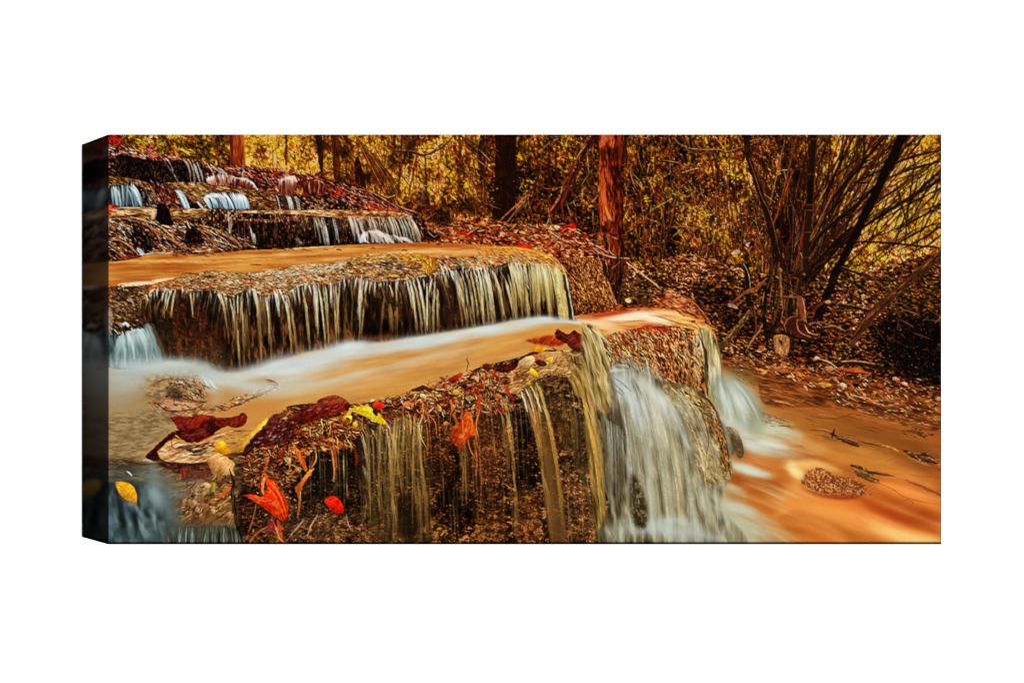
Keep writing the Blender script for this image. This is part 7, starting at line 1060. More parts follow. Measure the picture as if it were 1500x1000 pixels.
for k in range(520):
    u = R.random(); t0 = R.uniform(-.02, .8); t1 = min(1.03, t0 + R.uniform(.12, .4))
    if u > .72 and R.random() < .55: continue
    top = max(0, 1 - t0 * 2.2); g = R.random()
    c = (214, 216, 200) if g < .25 + .5 * top else (190, 182, 146) if g < .6 else (226, 206, 158) if (g < .72 and u > .3) else (98, 84, 56) if g < .88 else (150, 146, 124)
    fine = k > 240
    stroke([flowline(u, t0), flowline(u + R.uniform(-.01, .01), (t0 + t1) / 2), flowline(u, t1)], R.uniform(.7, 1.6) if fine else R.uniform(2, 6), c, R.uniform(.15, .5) if fine else R.uniform(.2, .5), 1.2 if fine else 3.2, n=5)
for q, w, a, s, c in [(C5(165, 330, 200, 360, 250, 440, 280, 520), [8, 18, 20, 14], .75, 9, (206, 214, 210)), (C5(190, 325, 260, 350, 330, 420, 380, 500), [8, 16, 20, 14], .7, 9, (212, 216, 206)), (C5(240, 480, 280, 560, 300, 680, 305, 800), [14, 14, 12, 10], .5, 7, (196, 198, 176)), (C5(160, 850, 280, 830, 400, 850, 540, 880), [14, 20, 24, 20], .85, 12, (190, 200, 188)), (C5(300, 815, 400, 810, 480, 850), [8, 12, 8], .6, 8, (206, 212, 198)), (C5(480, 760, 560, 800, 680, 860), [12, 22, 20], .7, 12, (184, 186, 160)), (C5(460, 720, 540, 740, 640, 790), [8, 16, 12], .6, 9, (190, 190, 164)), (C5(150, 330, 175, 318, 230, 318), 4, .8, 3, (216, 222, 214))]: stroke(q, w, c, a, s)
RIB = [(0, (26, 18, 10)), (.5, (58, 44, 26)), (.8, (92, 76, 50)), (1, (140, 122, 88))]
tex(C5(232, 660, 262, 690, 285, 770, 282, 830, 250, 830, 232, 770), RIB, sx=4, sy=2.6, ang=70, seed=173, soft=4, a=.9, relief=.8, octv=4)
tex(C5(150, 420, 190, 450, 215, 560, 200, 700, 165, 720, 148, 560), RIB, sx=9, sy=2.6, ang=80, seed=174, soft=5, a=.6, relief=.8, octv=4)
curtain(C5(150, 480, 190, 500, 230, 560), C5(165, 820, 200, 830, 240, 830), 34, w=(1, 3), c0=(180, 180, 160), c1=(140, 134, 112), a0=(.2, .55), a1=(.1, .4), reach=(.5, 1), soft=1.8)
for q in [(160, 345, 190, 372, 212, 396), (172, 338, 206, 362, 236, 388), (160, 365, 190, 388, 205, 400)]: stroke(C5(*q), [1, 3, 1.5], (96, 112, 114), .6, 1.6)
# broken brown rim of the mound, brightly edged
dabs(C5(370, 385, 470, 410, 520, 470, 500, 480, 440, 430), 90, [(236, 206, 130), (90, 60, 30), (206, 160, 84), (40, 26, 16)], ln=(3, 9), w=(1, 2.2), ang=(20, 60), a=(.5, .95))
for q, w, c in [((470, 402, 505, 440, 530, 500, 548, 570, 560, 660), [2, 3, 4, 3.4, 1.5], (34, 18, 10)), ((462, 408, 498, 450, 522, 510, 540, 580, 550, 660), [1, 2, 2.4, 2, 1], (190, 130, 64)), ((440, 420, 470, 470, 488, 540, 480, 600), [1, 1.6, 1], (84, 58, 30)), ((430, 500, 455, 560, 470, 620, 490, 650), [1, 1.4, 1], (226, 196, 130))]: stroke(C5(*q), w, c, .9, .9)
dabs(C5(490, 440, 530, 500, 556, 600, 560, 670, 535, 660, 520, 560, 500, 490), 110, [(44, 24, 12), (150, 90, 44), (214, 150, 76), (26, 14, 10), (196, 110, 44)], ln=(3, 8), w=(1, 2.6), ang=(55, 95), a=(.6, 1))
# corner fall: thin gold sheet, mist, the run out into the pool
tex(C5(452, 196, 490, 186, 520, 240, 534, 310, 530, 400, 500, 420, 478, 360, 470, 280), [(0, (84, 66, 36)), (.45, (150, 130, 84)), (.8, (200, 186, 140)), (1, (232, 216, 170))], sx=24, sy=3, ang=80, seed=176, soft=1.4, octv=3)
stroke(C5(455, 200, 478, 260, 480, 330, 484, 400), [2, 5, 5, 3], (44, 26, 16), .8, 1.6)
curtain(C5(486, 200, 510, 240, 524, 290), C5(490, 410, 515, 410, 535, 400), 22, w=(1, 2.6), c0=(226, 206, 150), c1=(186, 184, 156), a0=(.4, .85), a1=(.3, .6), soft=1.2, reach=(.7, 1))
b, m = poly(C5(500, 350, 560, 340, 620, 385, 668, 460, 670, 515, 620, 530, 570, 500, 530, 460, 505, 410), soft=9); put(b, m, (150, 156, 134), .9, 0)
for k in range(90):
    u = R.random(); x0, y0 = 512 + u * 56, 348 + u * 6; x1, y1 = 540 + u * 125, 470 + (1 - abs(u - .6)) * 50
    t0, t1 = R.uniform(0, .5), R.uniform(.6, 1)
    f = lambda t: (x0 + (x1 - x0) * t, y0 + (y1 - y0) * t ** 1.35)
    q = f(t0) + f((t0 + t1) / 2) + f(t1)
    stroke(C5(*q), R.uniform(1, 5), R.choice([(220, 226, 212), (196, 204, 186), (120, 122, 100), (236, 238, 228)]), R.uniform(.15, .5), 2.6)
for q, w, a, s, c in [(C5(515, 455, 560, 490, 605, 530, 640, 570, 700, 585, 790, 600), [8, 14, 16, 15, 12, 6], .95, 8, (206, 212, 194)), (C5(640, 500, 720, 520, 800, 540), [14, 16, 8], .75, 10, (196, 196, 166)), (C5(640, 560, 700, 560, 760, 575), [8, 12, 6], .8, 6, (224, 226, 210)), (C5(560, 620, 620, 645, 690, 668), [7, 11, 5], .9, 6, (210, 212, 192)), (C5(505, 690, 560, 710, 620, 730), [6, 9, 4], .6, 6, (190, 186, 154)), (C5(530, 760, 600, 780, 680, 810), [8, 12, 6], .7, 7, (196, 196, 170)), (C5(540, 860, 640, 850, 760, 880), [20, 26, 16], .6, 14, (186, 180, 148)), (C5(530, 480, 550, 540, 565, 610), [4, 8, 6], .6, 5, (186, 180, 150))]: stroke(q, w, c, a, s)
for k in range(70):
    x, y = R.uniform(560, 760), R.uniform(520, 860); L = R.uniform(40, 150); d = .22 + (y - 520) / 900
    if x > 690 - abs(y - 590) * .2 + 60: continue
    stroke(C5(x, y, x + L / 2, y + L * d * .5, x + L, y + L * d), R.uniform(1, 4), R.choice([(214, 206, 176), (196, 140, 80), (226, 226, 206), (170, 104, 50)]), R.uniform(.1, .3), 2.8)
tex(C5(556, 505, 585, 520, 602, 570, 600, 602, 582, 600, 566, 560), [(0, (24, 16, 10)), (.6, (80, 56, 32)), (1, (150, 116, 70))], sx=4, sy=2, ang=60, rough=1.2, relief=.8, seed=178)

# ---------------------------------------------------------------- ribbons of bark and leaf over the front lip
def ribbon(x, y, L, th, w, c):
    ca, sa = math.cos(th), math.sin(th); b = R.uniform(-.35, .35) * L
    p = [(x, y), (x + L * .5 * ca - b * sa * .6, y + L * .5 * sa + b * ca * .6), (x + L * ca, y + L * sa)]
    stroke([(a + .8, d + w * .55) for a, d in p], [w * .5, w * 1.1, w * .6], (14, 8, 6), .8, 1., n=4)
    stroke(p, [w * .4, w, w * .4], jit(c), .97, .7, n=4)
    if w > 1.6: stroke([(a - .2, d - w * .28) for a, d in p], [.4, w * .3, .4], tuple(min(255, v * 1.45 + 22) for v in c), .7, .7, n=4)
lip = smooth(B1(1180, 330, 1260, 250, 1360, 170) + B2(0, 230, 120, 150, 220, 110, 330, 120, 430, 110, 520, 150) + B2(700, 60, 820, 40, 900, 20) + M2(960, 960, 1060, 900, 1200, 850, 1330, 790, 1440, 760) + M3(60, 760, 130, 800), 8)
RC = [(176, 96, 46), (206, 130, 70), (140, 70, 34), (230, 170, 104), (110, 48, 24), (190, 80, 36), (90, 40, 22), (226, 150, 90), (160, 50, 28), (70, 34, 20)]
for _ in range(560):
    i = R.randrange(len(lip)); x, y = lip[i]; d = R.random() ** 1.3 * 44
    if x > 640: d *= 1.15
    if 520 < x < 560: continue
    if x > 872: continue
    ribbon(x + R.gauss(0, 6), y - 2 + d * .8 + R.uniform(-4, 4), R.uniform(7, 22) * (1 - d / 90), math.radians(R.choice([R.gauss(35, 30), R.gauss(75, 20), R.gauss(-20, 25)])), R.uniform(1, 3.2) * (1 - d / 110), R.choice(RC))
for x, y, L, a in [(B2(600, 90)[0] + (30, 80)), (B2(900, 60)[0] + (34, 85)), (B2(1010, 40)[0] + (60, 86)), (B2(1190, -10)[0] + (30, 75)), (B2(1380, 40)[0] + (46, 92)), (B2(400, 250)[0] + (40, 82)), (B2(1220, 20)[0] + (26, 110)), (B2(1350, 120)[0] + (60, 88)), (B2(280, 300)[0] + (30, 100)), (B2(120, 300)[0] + (34, 95)), (B2(1000, 60)[0] + (40, 60)), (B2(480, 200)[0] + (26, 60))]:
    ribbon(x, y, L, math.radians(a), 2.4, R.choice([(206, 110, 50), (176, 80, 36), (226, 160, 96)]))
curtain(B2(590, 150, 760, 130, 900, 80, 1000, 100), B2(640, 930, 800, 930, 1000, 930), 60, w=(.8, 2.6), c0=(206, 186, 130), c1=(130, 108, 64), a0=(.2, .6), a1=(.1, .45), reach=(.25, 1), soft=1.4)
for x in (470, 490, 640, 700, 1130, 1280, 1330): stroke(B2(x, R.uniform(280, 420), x + 4, 520, x + 8, R.uniform(600, 800)), R.uniform(.8, 1.8), (170, 146, 100), .5, 1)
# reclaim the leaves that lie on top of the mat
leaf(B2(130, 110, 165, 55, 220, 20, 300, 0) + M2(300, 940, 350, 915, 400, 905, 470, 925, 515, 975, 490, 1000) + B2(440, 70, 380, 92, 330, 90, 280, 118, 240, 130, 180, 140), [(60, 12, 14), (104, 22, 24), (134, 40, 38), (84, 18, 20)], (36, 8, 10), (176, 90, 84), M2(210, 1010, 300, 960, 400, 930, 500, 960)); dabs(M2(260, 980, 400, 920, 500, 960, 440, 1000) + B2(350, 60, 200, 100), 34, [(190, 120, 116), (50, 8, 12), (40, 8, 12)], ln=(3, 9), w=(.7, 1.4), ang=(-40, -10))
leaf(B2(520, 45, 540, 30, 560, 25, 590, 22, 620, 18, 670, 40, 710, 70, 735, 105, 755, 140, 700, 132, 650, 108, 600, 80, 550, 62), [(200, 168, 20), (230, 204, 44), (216, 190, 40)], (140, 110, 20), (150, 120, 20), B2(530, 48, 620, 60, 700, 100, 750, 138))
leaf(B2(460, 110, 490, 84, 525, 85, 516, 120, 500, 140, 476, 142), [(214, 170, 30), (236, 200, 60)], (150, 110, 30))
leaf(B2(-5, 150, 40, 130, 100, 125, 150, 150, 180, 185, 150, 220, 90, 255, 20, 275, -60, 290, -130, 300, -180, 350, -200, 320, -150, 250, -100, 190, -50, 150), [(38, 12, 20), (74, 22, 28), (96, 34, 38)], (26, 8, 12), (150, 84, 84), B2(-190, 330, -60, 230, 60, 195, 170, 182)); dabs(B2(-120, 220, 0, 150, 120, 140, 150, 200, 40, 250, -100, 280), 46, [(160, 110, 112), (206, 166, 164), (30, 10, 16)], ln=(3, 8), w=(.7, 1.4), ang=(-55, -10))
leaf(B2(1196, 170, 1222, 128, 1250, 130, 1280, 60, 1312, 62, 1335, 130, 1352, 160, 1340, 205, 1306, 232, 1292, 262, 1262, 284, 1245, 322, 1226, 292, 1200, 262, 1186, 214), [(176, 70, 24), (150, 54, 18), (206, 104, 44)], (90, 30, 14), (214, 140, 76), B2(1300, 110, 1280, 190, 1240, 290), sm=False)
# boulder on the left pool: mist over its crown, wet leaves on its shoulder
for q, w, a in [(M1(480, 800, 600, 745, 760, 725, 900, 745, 960, 800), [4, 9, 12, 9, 4], .55), (M1(268, 830, 420, 820, 520, 800), [20, 22, 10], .45), (M1(960, 850, 1000, 900, 960, 960), [6, 10, 6], .4)]: stroke(q, w, (184, 186, 168), a, 9)
dabs(M1(560, 790, 680, 760, 800, 760, 700, 850, 600, 880), 60, [(120, 92, 60), (170, 140, 100), (90, 66, 42)], ln=(4, 12), w=(1, 2), ang=(-30, 10), a=(.3, .7))
for _ in range(18):
    x, y = M1(R.uniform(680, 900), R.uniform(800, 960))[0]; ribbon(x, y, R.uniform(4, 12), math.radians(R.gauss(50, 30)), R.uniform(1, 2.2), R.choice([(150, 100, 62), (200, 150, 100), (90, 56, 36), (120, 60, 40)]))
# heap of drowned leaves, lower left
for _ in range(26):
    x, y = B1(R.uniform(760, 1090), R.uniform(500, 800))[0]
    smallleaf(x, y, R.uniform(9, 24), R.gauss(-35, 40), R.choice([(120, 80, 46), (160, 112, 66), (96, 62, 38), (180, 134, 86), (130, 76, 40), (80, 54, 34)]))
for _ in range(22):
    x, y = B1(R.uniform(700, 1120), R.uniform(500, 840))[0]
    ribbon(x, y, R.uniform(6, 16), math.radians(R.gauss(-35, 35)), R.uniform(1, 2.2), R.choice([(120, 76, 40), (166, 112, 62), (90, 54, 30), (196, 146, 92), (140, 70, 34), (70, 44, 28)]))
for q, w, a, s, c in [(B1(560, 600, 640, 660, 700, 760, 720, 860), [16, 22, 22, 16], .6, 12, (92, 108, 106)), (B1(640, 620, 700, 600, 780, 620), [6, 10, 5], .5, 7, (130, 140, 132)), (B1(480, 470, 560, 500, 640, 540), [10, 16, 12], .5, 10, (120, 126, 112)), (B1(268, 520, 360, 540, 460, 560), [14, 16, 10], .5, 10, (70, 84, 84)), (B1(560, 580, 590, 620, 600, 680), [10, 16, 12], .6, 9, (150, 166, 162)), (B1(700, 830, 800, 850, 1000, 850), [10, 14, 8], .5, 9, (70, 76, 66))]: stroke(q, w, c, a, s)
leaf(B1(318, 530, 350, 522, 400, 530, 440, 560, 458, 620, 455, 668, 430, 655, 380, 635, 345, 600), [(214, 142, 16), (230, 160, 28), (190, 120, 18)], (150, 90, 20), (160, 96, 16), B1(325, 535, 390, 590, 450, 660))
# great shelf: ragged brink, cream scale along its crest
for _ in range(320):
    i = R.randrange(len(lipline)); x, y = lipline[i]
    stroke([(x + R.uniform(-7, 7), y + R.uniform(-5, 2)), (x + R.uniform(-7, 7), y + R.uniform(-2, 5))], R.uniform(1, 2.6), jit(R.choice([(120, 84, 52), (176, 136, 88), (60, 38, 24), (206, 176, 130), (90, 56, 32)])), R.uniform(.5, .95), .8)
dabs(M1(1200, 90, 1455, 70) + M2(150, 40, 380, 30, 480, 10, 470, 60, 240, 90, 0, 120) + M1(1350, 150), 260, [(226, 210, 176), (206, 184, 140), (240, 228, 200), (170, 140, 96)], ln=(3, 9), w=(.8, 1.6), ang=(-22, 8), a=(.4, .9))
for _ in range(60):
    x = R.uniform(165, 700); y = 402 - (x - 159) * .055 + R.uniform(-12, 10) - (8 if x > 400 else 0); L = R.uniform(14, 60)
    stroke([(x, y), (x + L / 2, y + R.uniform(-1, 1)), (x + L, y - L * .05)], R.uniform(.8, 2.6), R.choice([(240, 190, 120), (156, 84, 34), (226, 164, 90), (130, 66, 28)]), R.uniform(.15, .45), 1.4)
# litter bank: a last sharp layer over bank and right ledge
for _ in range(150):
    x, y = R.uniform(610, 900), R.uniform(328, 366)
    if y < 322 + max(0, (x - 760)) * .12: continue
    if y > 352 and x < 800: continue
    ribbon(x, y, R.uniform(5, 16), math.radians(R.gauss(10, 35)), R.uniform(1, 2.4), R.choice([(190, 70, 36), (214, 130, 70), (130, 40, 24), (240, 190, 140), (90, 34, 20)]))
for _ in range(90):
    u = .18 + .82 * R.random(); x = 895 + u * 120; y = 484 + R.random() ** 1.4 * 60 
    if y > 500 + (x - 905) * .42: continue
    ribbon(x, y, R.uniform(6, 16), math.radians(R.gauss(60, 25)), R.uniform(1, 2.6), R.choice([(176, 84, 40), (206, 130, 70), (110, 44, 24), (230, 170, 110), (150, 50, 28), (70, 30, 18)]))

# gold-lit crest of the great shelf at its right end, and the warm sheets that leave the brim
dabs(A3(0, 815, 200, 825, 360, 850, 480, 890, 560, 960, 590, 1010, 540, 1000, 440, 960, 300, 930, 150, 900, 0, 880), 420, [(232, 160, 60), (246, 190, 96), (206, 120, 44), (180, 96, 40), (250, 214, 140), (150, 80, 36)], ln=(3, 10), w=(.8, 1.8), ang=(0, 50), a=(.4, .95))
for q, w, c in [(A3(0, 828, 200, 832, 330, 848, 460, 890, 550, 960), 2, (250, 190, 90)), (A3(100, 850, 300, 862, 440, 910, 520, 980), 1.6, (240, 170, 80)), (A3(0, 845, 150, 846, 280, 862), 2, (226, 140, 50)), (A3(330, 880, 440, 930, 500, 1000), 1.6, (214, 150, 70))]: stroke(q, w, c, .85, 1)
curtain(M3(200, 30, 330, 28, 430, 30, 540, 45), M3(260, 400, 350, 395, 480, 390, 605, 400), 90, w=(.8, 2.2), c0=(240, 226, 172), c1=(206, 176, 104), a0=(.3, .8), a1=(.2, .6), reach=(.6, 1), drift=2, soft=1)
tex(M3(700, 440, 770, 440, 850, 500, 905, 600, 905, 690, 880, 730, 880, 1000, 800, 1000, 740, 850, 705, 660, 690, 540), [(0, (72, 54, 28)), (.35, (136, 110, 62)), (.7, (190, 164, 108)), (1, (230, 208, 150))], sx=38, sy=3.4, ang=72, seed=181, octv=3, soft=3, a=.85)
for x0, y0, x1, y1, w, c, a in [(735, 455, 830, 760, 3, 1, .8), (760, 460, 870, 700, 3.4, 0, .7), (790, 480, 880, 620, 3, 1, .8), (820, 500, 905, 690, 3, 1, .7), (715, 480, 770, 760, 3, 2, .7), (700, 540, 745, 800, 2.4, 1, .7), (740, 600, 800, 1000, 4, 2, .6), (790, 600, 850, 1000, 4, 2, .6), (850, 560, 900, 720, 2.4, 0, .6)]:
    stroke(M3(x0, y0, x0 + (x1 - x0) * .45, y0 + (y1 - y0) * .22, x0 + (x1 - x0) * .8, y0 + (y1 - y0) * .6, x1, y1), [w * .6, w, w], [CT[c][0], CT[c][1]], [a, a * .7], 1.3)
    strands(M3, x0, y0, x1, y1, w, CT[c][0], CT[c][1], a)
for q, w, c, a, s in [(M3(640, 392, 740, 400, 860, 425, 960, 470, 1040, 520), [3, 6, 8, 7, 4], (250, 214, 160), .7, 4), (M3(760, 470, 850, 500, 920, 570), [3, 6, 4], (240, 190, 110), .7, 3), (M3(820, 400, 950, 385, 1080, 372, 1180, 392, 1300, 425), [4, 8, 9, 9, 5], (255, 240, 206), .85, 5), (M3(900, 440, 1000, 440, 1100, 430), 4, (226, 140, 70), .5, 3), (M3(650, 378, 800, 372, 930, 352, 1050, 330), [3, 6, 6, 3], (170, 60, 26), .7, 3)]: stroke(q, w, c, a, s)
for _ in range(120):
    u = R.random(); x = 882 + u * 60; y = 486 + u * 10 + R.random() * 40
    if y > 520 + (x - 882) * .35: continue
    ribbon(x, y, R.uniform(6, 15), math.radians(R.gauss(48, 16)), R.uniform(1, 2.2), R.choice([(206, 130, 60), (226, 160, 84), (170, 60, 32), (240, 196, 120), (140, 70, 34), (190, 90, 40)]))
# the black twig that hangs over the left end of the wall
stroke(B1(1075, 440, 1100, 520, 1095, 600, 1110, 720, 1130, 820, 1165, 940), [3, 4, 4.6, 4.6, 4, 4], (16, 12, 10), .95); stroke(B1(1100, 560, 1100, 680, 1132, 820), 1.1, (120, 104, 88), .7)
stroke(B1(1015, 355, 1060, 346, 1120, 335, 1160, 330), [1.6, 2.2, 2.6, 1.6], (110, 46, 28), .95)
for q in [(1290, 500, 1278, 540, 1290, 575), (1330, 540, 1390, 610, 1450, 720)]: stroke(B1(*q), [.8, 1.4, .8], (120, 16, 10), .6)
# single leaves lying in the mat, on the bank and along the shore
LC = [(150, 66, 32), (196, 110, 54), (120, 44, 26), (214, 150, 84), (96, 34, 24), (176, 84, 40), (206, 170, 110), (226, 150, 50)]
for x, y, L in [(440, 632, 16), (470, 640, 12), (548, 606, 13), (575, 600, 12), (596, 590, 15), (622, 584, 13), (640, 600, 12), (668, 572, 14), (690, 582, 14), (706, 566, 12), (728, 578, 13), (742, 560, 12), (655, 620, 11), (520, 622, 12), (452, 660, 12), (498, 655, 11), (420, 672, 14), (405, 700, 12), (436, 690, 10), (612, 610, 10), (760, 548, 9), (775, 560, 9)]:
    smallleaf(x + R.uniform(-3, 3), y + R.uniform(-3, 3), L, R.gauss(10, 45), R.choice(LC))
for _ in range(34):
    x = R.uniform(640, 880); y = 334 + abs(x - 720) * .06 + R.uniform(-4, 22)
    smallleaf(x, y, R.uniform(5, 11), R.gauss(0, 40), R.choice([(176, 56, 30), (206, 110, 56), (230, 170, 110), (130, 36, 22), (214, 140, 60)]), .26)
for _ in range(60):
    x = R.uniform(1080, 1375); y = 535 + (x - 1080) * .16 + R.gauss(0, 17)
    smallleaf(x, y, R.uniform(5, 13), R.gauss(10, 35), R.choice([(160, 84, 40), (206, 124, 60), (110, 50, 26), (226, 160, 100), (80, 38, 22), (190, 80, 40)]), .24)
for _ in range(70):
    x = R.uniform(960, 1370); y = R.uniform(395, 520)
    if x > 1270 and y > 470: continue
    smallleaf(x, y, R.uniform(4, 10), R.uniform(0, 180), R.choice([(150, 76, 38), (190, 110, 60), (100, 48, 26), (214, 150, 100)]), .26)

# mist over the left edge of the drowned heap; long slow streaks on the pools
for q, w, a, s, c in [(B1(690, 560, 700, 680, 690, 800, 700, 900), [14, 20, 20, 18], .55, 12, (96, 106, 98)), (B1(640, 500, 720, 540, 760, 560), [8, 14, 8], .5, 9, (128, 122, 100)), (B1(700, 720, 740, 760, 790, 830), [6, 12, 8], .4, 8, (84, 84, 70)), (B1(700, 600, 760, 610, 800, 600), [4, 9, 5], .5, 6, (140, 140, 124))]: stroke(q, w, c, a, s)
for x, y in [(262, 700)]: smallleaf(x, y, R.uniform(10, 18), R.gauss(-40, 50), R.choice([(130, 92, 56), (100, 66, 40), (170, 124, 76)]))
for _ in range(46):
    u = R.random(); x = 400 + u * 330; y = 596 - u * 96 + R.uniform(-26, 22); L = R.uniform(30, 90)
    stroke([(x, y), (x + L / 2, y - L * .09), (x + L, y - L * .2)], R.uniform(1.5, 6), R.choice([(236, 190, 128), (170, 110, 56), (222, 186, 140), (190, 124, 62)]), R.uniform(.1, .28), 3.4)
for _ in range(70):
    x = R.uniform(1080, 1360); y = R.uniform(600, 790); L = R.uniform(30, 110); d = .2 + (y - 600) / 700
    if 1165 < x + L * .5 < 1275 and 675 < y + L * d * .5 < 735: continue
    stroke([(x, y), (x + L / 2, y + L * d * .45), (x + L, y + L * d)], R.uniform(1.5, 7), R.choice([(246, 170, 100), (170, 84, 34), (226, 130, 60), (140, 74, 32), (250, 200, 140)]), R.uniform(.08, .26), 4)
for _ in range(50):
    x = R.uniform(1085, 1370); y = 600 + (x - 1085) * .2 + R.uniform(-40, 20); L = R.uniform(8, 40)
    stroke([(x, y), (x + L / 2, y + L * .05), (x + L, y + L * .2)], R.uniform(.7, 1.6), R.choice([(220, 140, 80), (96, 46, 22), (60, 30, 16), (240, 190, 140)]), R.uniform(.3, .7), 1)

for q, w, c, a, s in [(B1(760, 600, 900, 580, 1020, 600), [4, 8, 4], (150, 144, 122), .4, 6), (B1(720, 820, 880, 810, 1080, 815), [6, 10, 6], (92, 84, 62), .6, 7), (B1(840, 600, 860, 660, 850, 720), [3, 5, 3], (160, 158, 140), .4, 4), (B1(900, 700, 960, 760, 1060, 790), [6, 10, 6], (120, 96, 62), .35, 8)]: stroke(q, w, c, a, s)
for x0 in (745, 768, 790, 812, 830, 866, 900, 925, 968, 1000, 1040): stroke(B1(x0, 826, x0 - 4, 870, x0 - 6, 945), [.8, 1.8, 1.4], R.choice([(150, 166, 160), (196, 206, 200), (96, 96, 78)]), R.uniform(.4, .8), 1.4)
# rust-dark stain in the top corner and shade lines under the small ledges
dabs(A1(268, 120, 560, 230, 900, 280, 900, 390, 600, 390, 268, 350), 120, [(12, 8, 8), (24, 14, 12)], ln=(5, 14), w=(2, 4), ang=(60, 110), a=(.3, .8), soft=1.4)
# third pass: depth in the upper-left woods, more threads on the front wall, milk and glow on the pools
for _ in range(300):
    x, y = R.uniform(365, 722), R.uniform(197, 310)
    if y > 228 + max(0, x - 365) * .38: continue
    a = math.radians(R.choice([R.gauss(88, 14), R.gauss(60, 20), R.uniform(0, 180)])); L = R.uniform(8, 30)
    stroke([(x, y), (x + L / 2 * math.cos(a) + R.uniform(-1.5, 1.5), y + L / 2 * math.sin(a)), (x + L * math.cos(a), y + L * math.sin(a))], R.uniform(.7, 2), jit(R.choice([(60, 30, 14), (96, 48, 20), (36, 18, 11), (140, 74, 30), (150, 50, 26), (70, 44, 16)])), R.uniform(.5, .9), .8, n=3)
for x, y, r in [(470, 215, 10), (505, 225, 12), (540, 260, 10), (600, 210, 12), (620, 290, 12), (575, 240, 8), (695, 215, 8), (690, 300, 12), (650, 320, 14), (500, 262, 8)]:
    b, m = poly([(x - r, y - r * .6), (x, y - r), (x + r, y), (x + r * .4, y + r), (x - r * .8, y + r * .7)], soft=6); put(b, m, (34, 18, 10), .55)
for x in range(432, 868, 7):
    if 505 < x < 540: continue
    u = (x - 432) / 436; y0 = 652 - u * 95 + R.uniform(-4, 14); L = R.uniform(30, 150)
    c = R.choice([((206, 180, 120), (120, 92, 50)), ((170, 140, 84), (90, 66, 36)), ((226, 206, 150), (130, 104, 60))])
    if R.random() < .75: stroke([(x, y0), (x + 2 + u * 3, y0 + L * .4), (x + 3 + u * 6, y0 + L)], [R.uniform(.8, 1.6), R.uniform(1, 2.6), R.uniform(.8, 2)], [c[0], c[1]], [R.uniform(.4, .8), .15], 1.4)
for q, w, a, s, c in [([(165, 530), (240, 540), (330, 558), (400, 566), (470, 556)], [10, 12, 12, 14, 8], .6, 12, (196, 208, 206)), ([(330, 566), (400, 574), (460, 566), (540, 548)], [10, 14, 12, 6], .5, 11, (206, 208, 196)), ([(480, 556), (560, 540), (640, 520), (720, 504)], [8, 10, 8, 5], .4, 8, (222, 214, 194)), ([(420, 585), (500, 572), (580, 556)], [6, 8, 4], .3, 8, (216, 180, 130)),
                      ([(1150, 676), (1164, 690), (1176, 700)], [6, 12, 6], .8, 7, (255, 226, 164)), ([(1160, 680), (1190, 676), (1225, 690)], [4, 7, 3], .7, 6, (252, 200, 130)), ([(1270, 770), (1320, 786), (1376, 792)], [6, 12, 12], .8, 8, (255, 204, 132)), ([(1150, 740), (1220, 752), (1300, 778)], [8, 14, 8], .5, 12, (248, 168, 96)), ([(1290, 690), (1335, 700), (1376, 718)], [6, 9, 8], .6, 8, (250, 160, 90)),
                      ([(1120, 600), (1200, 606), (1300, 640), (1376, 668)], [14, 18, 20, 20], .4, 16, (116, 68, 30)), ([(1280, 720), (1330, 742), (1376, 756)], [6, 10, 10], .5, 8, (150, 62, 24)), ([(1200, 640), (1270, 650), (1376, 690)], 10, .3, 10, (96, 58, 28))]: stroke(q, w, c, a, s)
b, m = poly(B4(640, 425, 760, 345, 1000, 430, 1010, 500, 860, 515, 700, 490), soft=5); put(b, m, (176, 98, 48), .3)
stroke(B4(660, 470, 760, 505, 900, 522, 1000, 500), [2, 5, 5, 2], (120, 54, 26), .6, 3)
# low canes and the bright leaning log at the right edge
for x0, y0, x1, y1, w in [(1379, 300, 1290, 345, 3), (1379, 318, 1300, 362, 2.4), (1379, 344, 1330, 372, 3), (1345, 260, 1310, 350, 2.4), (1372, 240, 1330, 330, 2), (1300, 290, 1262, 372, 2.4), (1325, 320, 1290, 392, 2), (1379, 275, 1345, 330, 2.2), (1250, 300, 1222, 372, 2.4), (1290, 230, 1230, 345, 3), (1262, 215, 1212, 320, 2.6), (1240, 205, 1204, 300, 2.4)]:
    stroke([(x0, y0), ((x0 + x1) / 2 + 2, (y0 + y1) / 2 + 2), (x1, y1)], [w, w, w * .8], (28, 15, 10), .95)
trunk([(1392, 364), (1364, 384), (1330, 414), (1296, 442), (1277, 460), (1262, 480), (1248, 503)], [11, 11, 11, 12, 13, 12, 9], (76, 43, 22), (170, 104, 54), (34, 18, 11), 120, hs=.3)
stroke([(1379, 384), (1345, 413), (1300, 449)], 2.4, (24, 14, 9), .7, 1.3)
# quieter accents: hollow on the boulder, rib beside the cascade, small yellow leaves
b, m = poly(M1(650, 860, 720, 850, 770, 890, 750, 930, 680, 930), soft=5); put(b, m, (112, 84, 56), .75)
for _ in range(12):
    x, y = M1(R.uniform(650, 780), R.uniform(850, 930))[0]; smallleaf(x, y, R.uniform(4, 9), R.gauss(30, 30), R.choice([(130, 92, 58), (90, 58, 38), (170, 126, 84)]))
b, m = poly(C5(556, 500, 590, 520, 606, 570, 604, 606, 578, 606, 560, 560), soft=5); put(b, m, (140, 118, 80), .5)
stroke(C5(520, 470, 560, 500, 590, 530, 612, 560), [3, 7, 7, 3], (206, 208, 188), .6, 4)
for x, y in [(510, 616), (505, 620), (499, 612)]: smallleaf(x, y, 11, R.gauss(60, 20), R.choice([(150, 96, 40), (120, 60, 30)]))
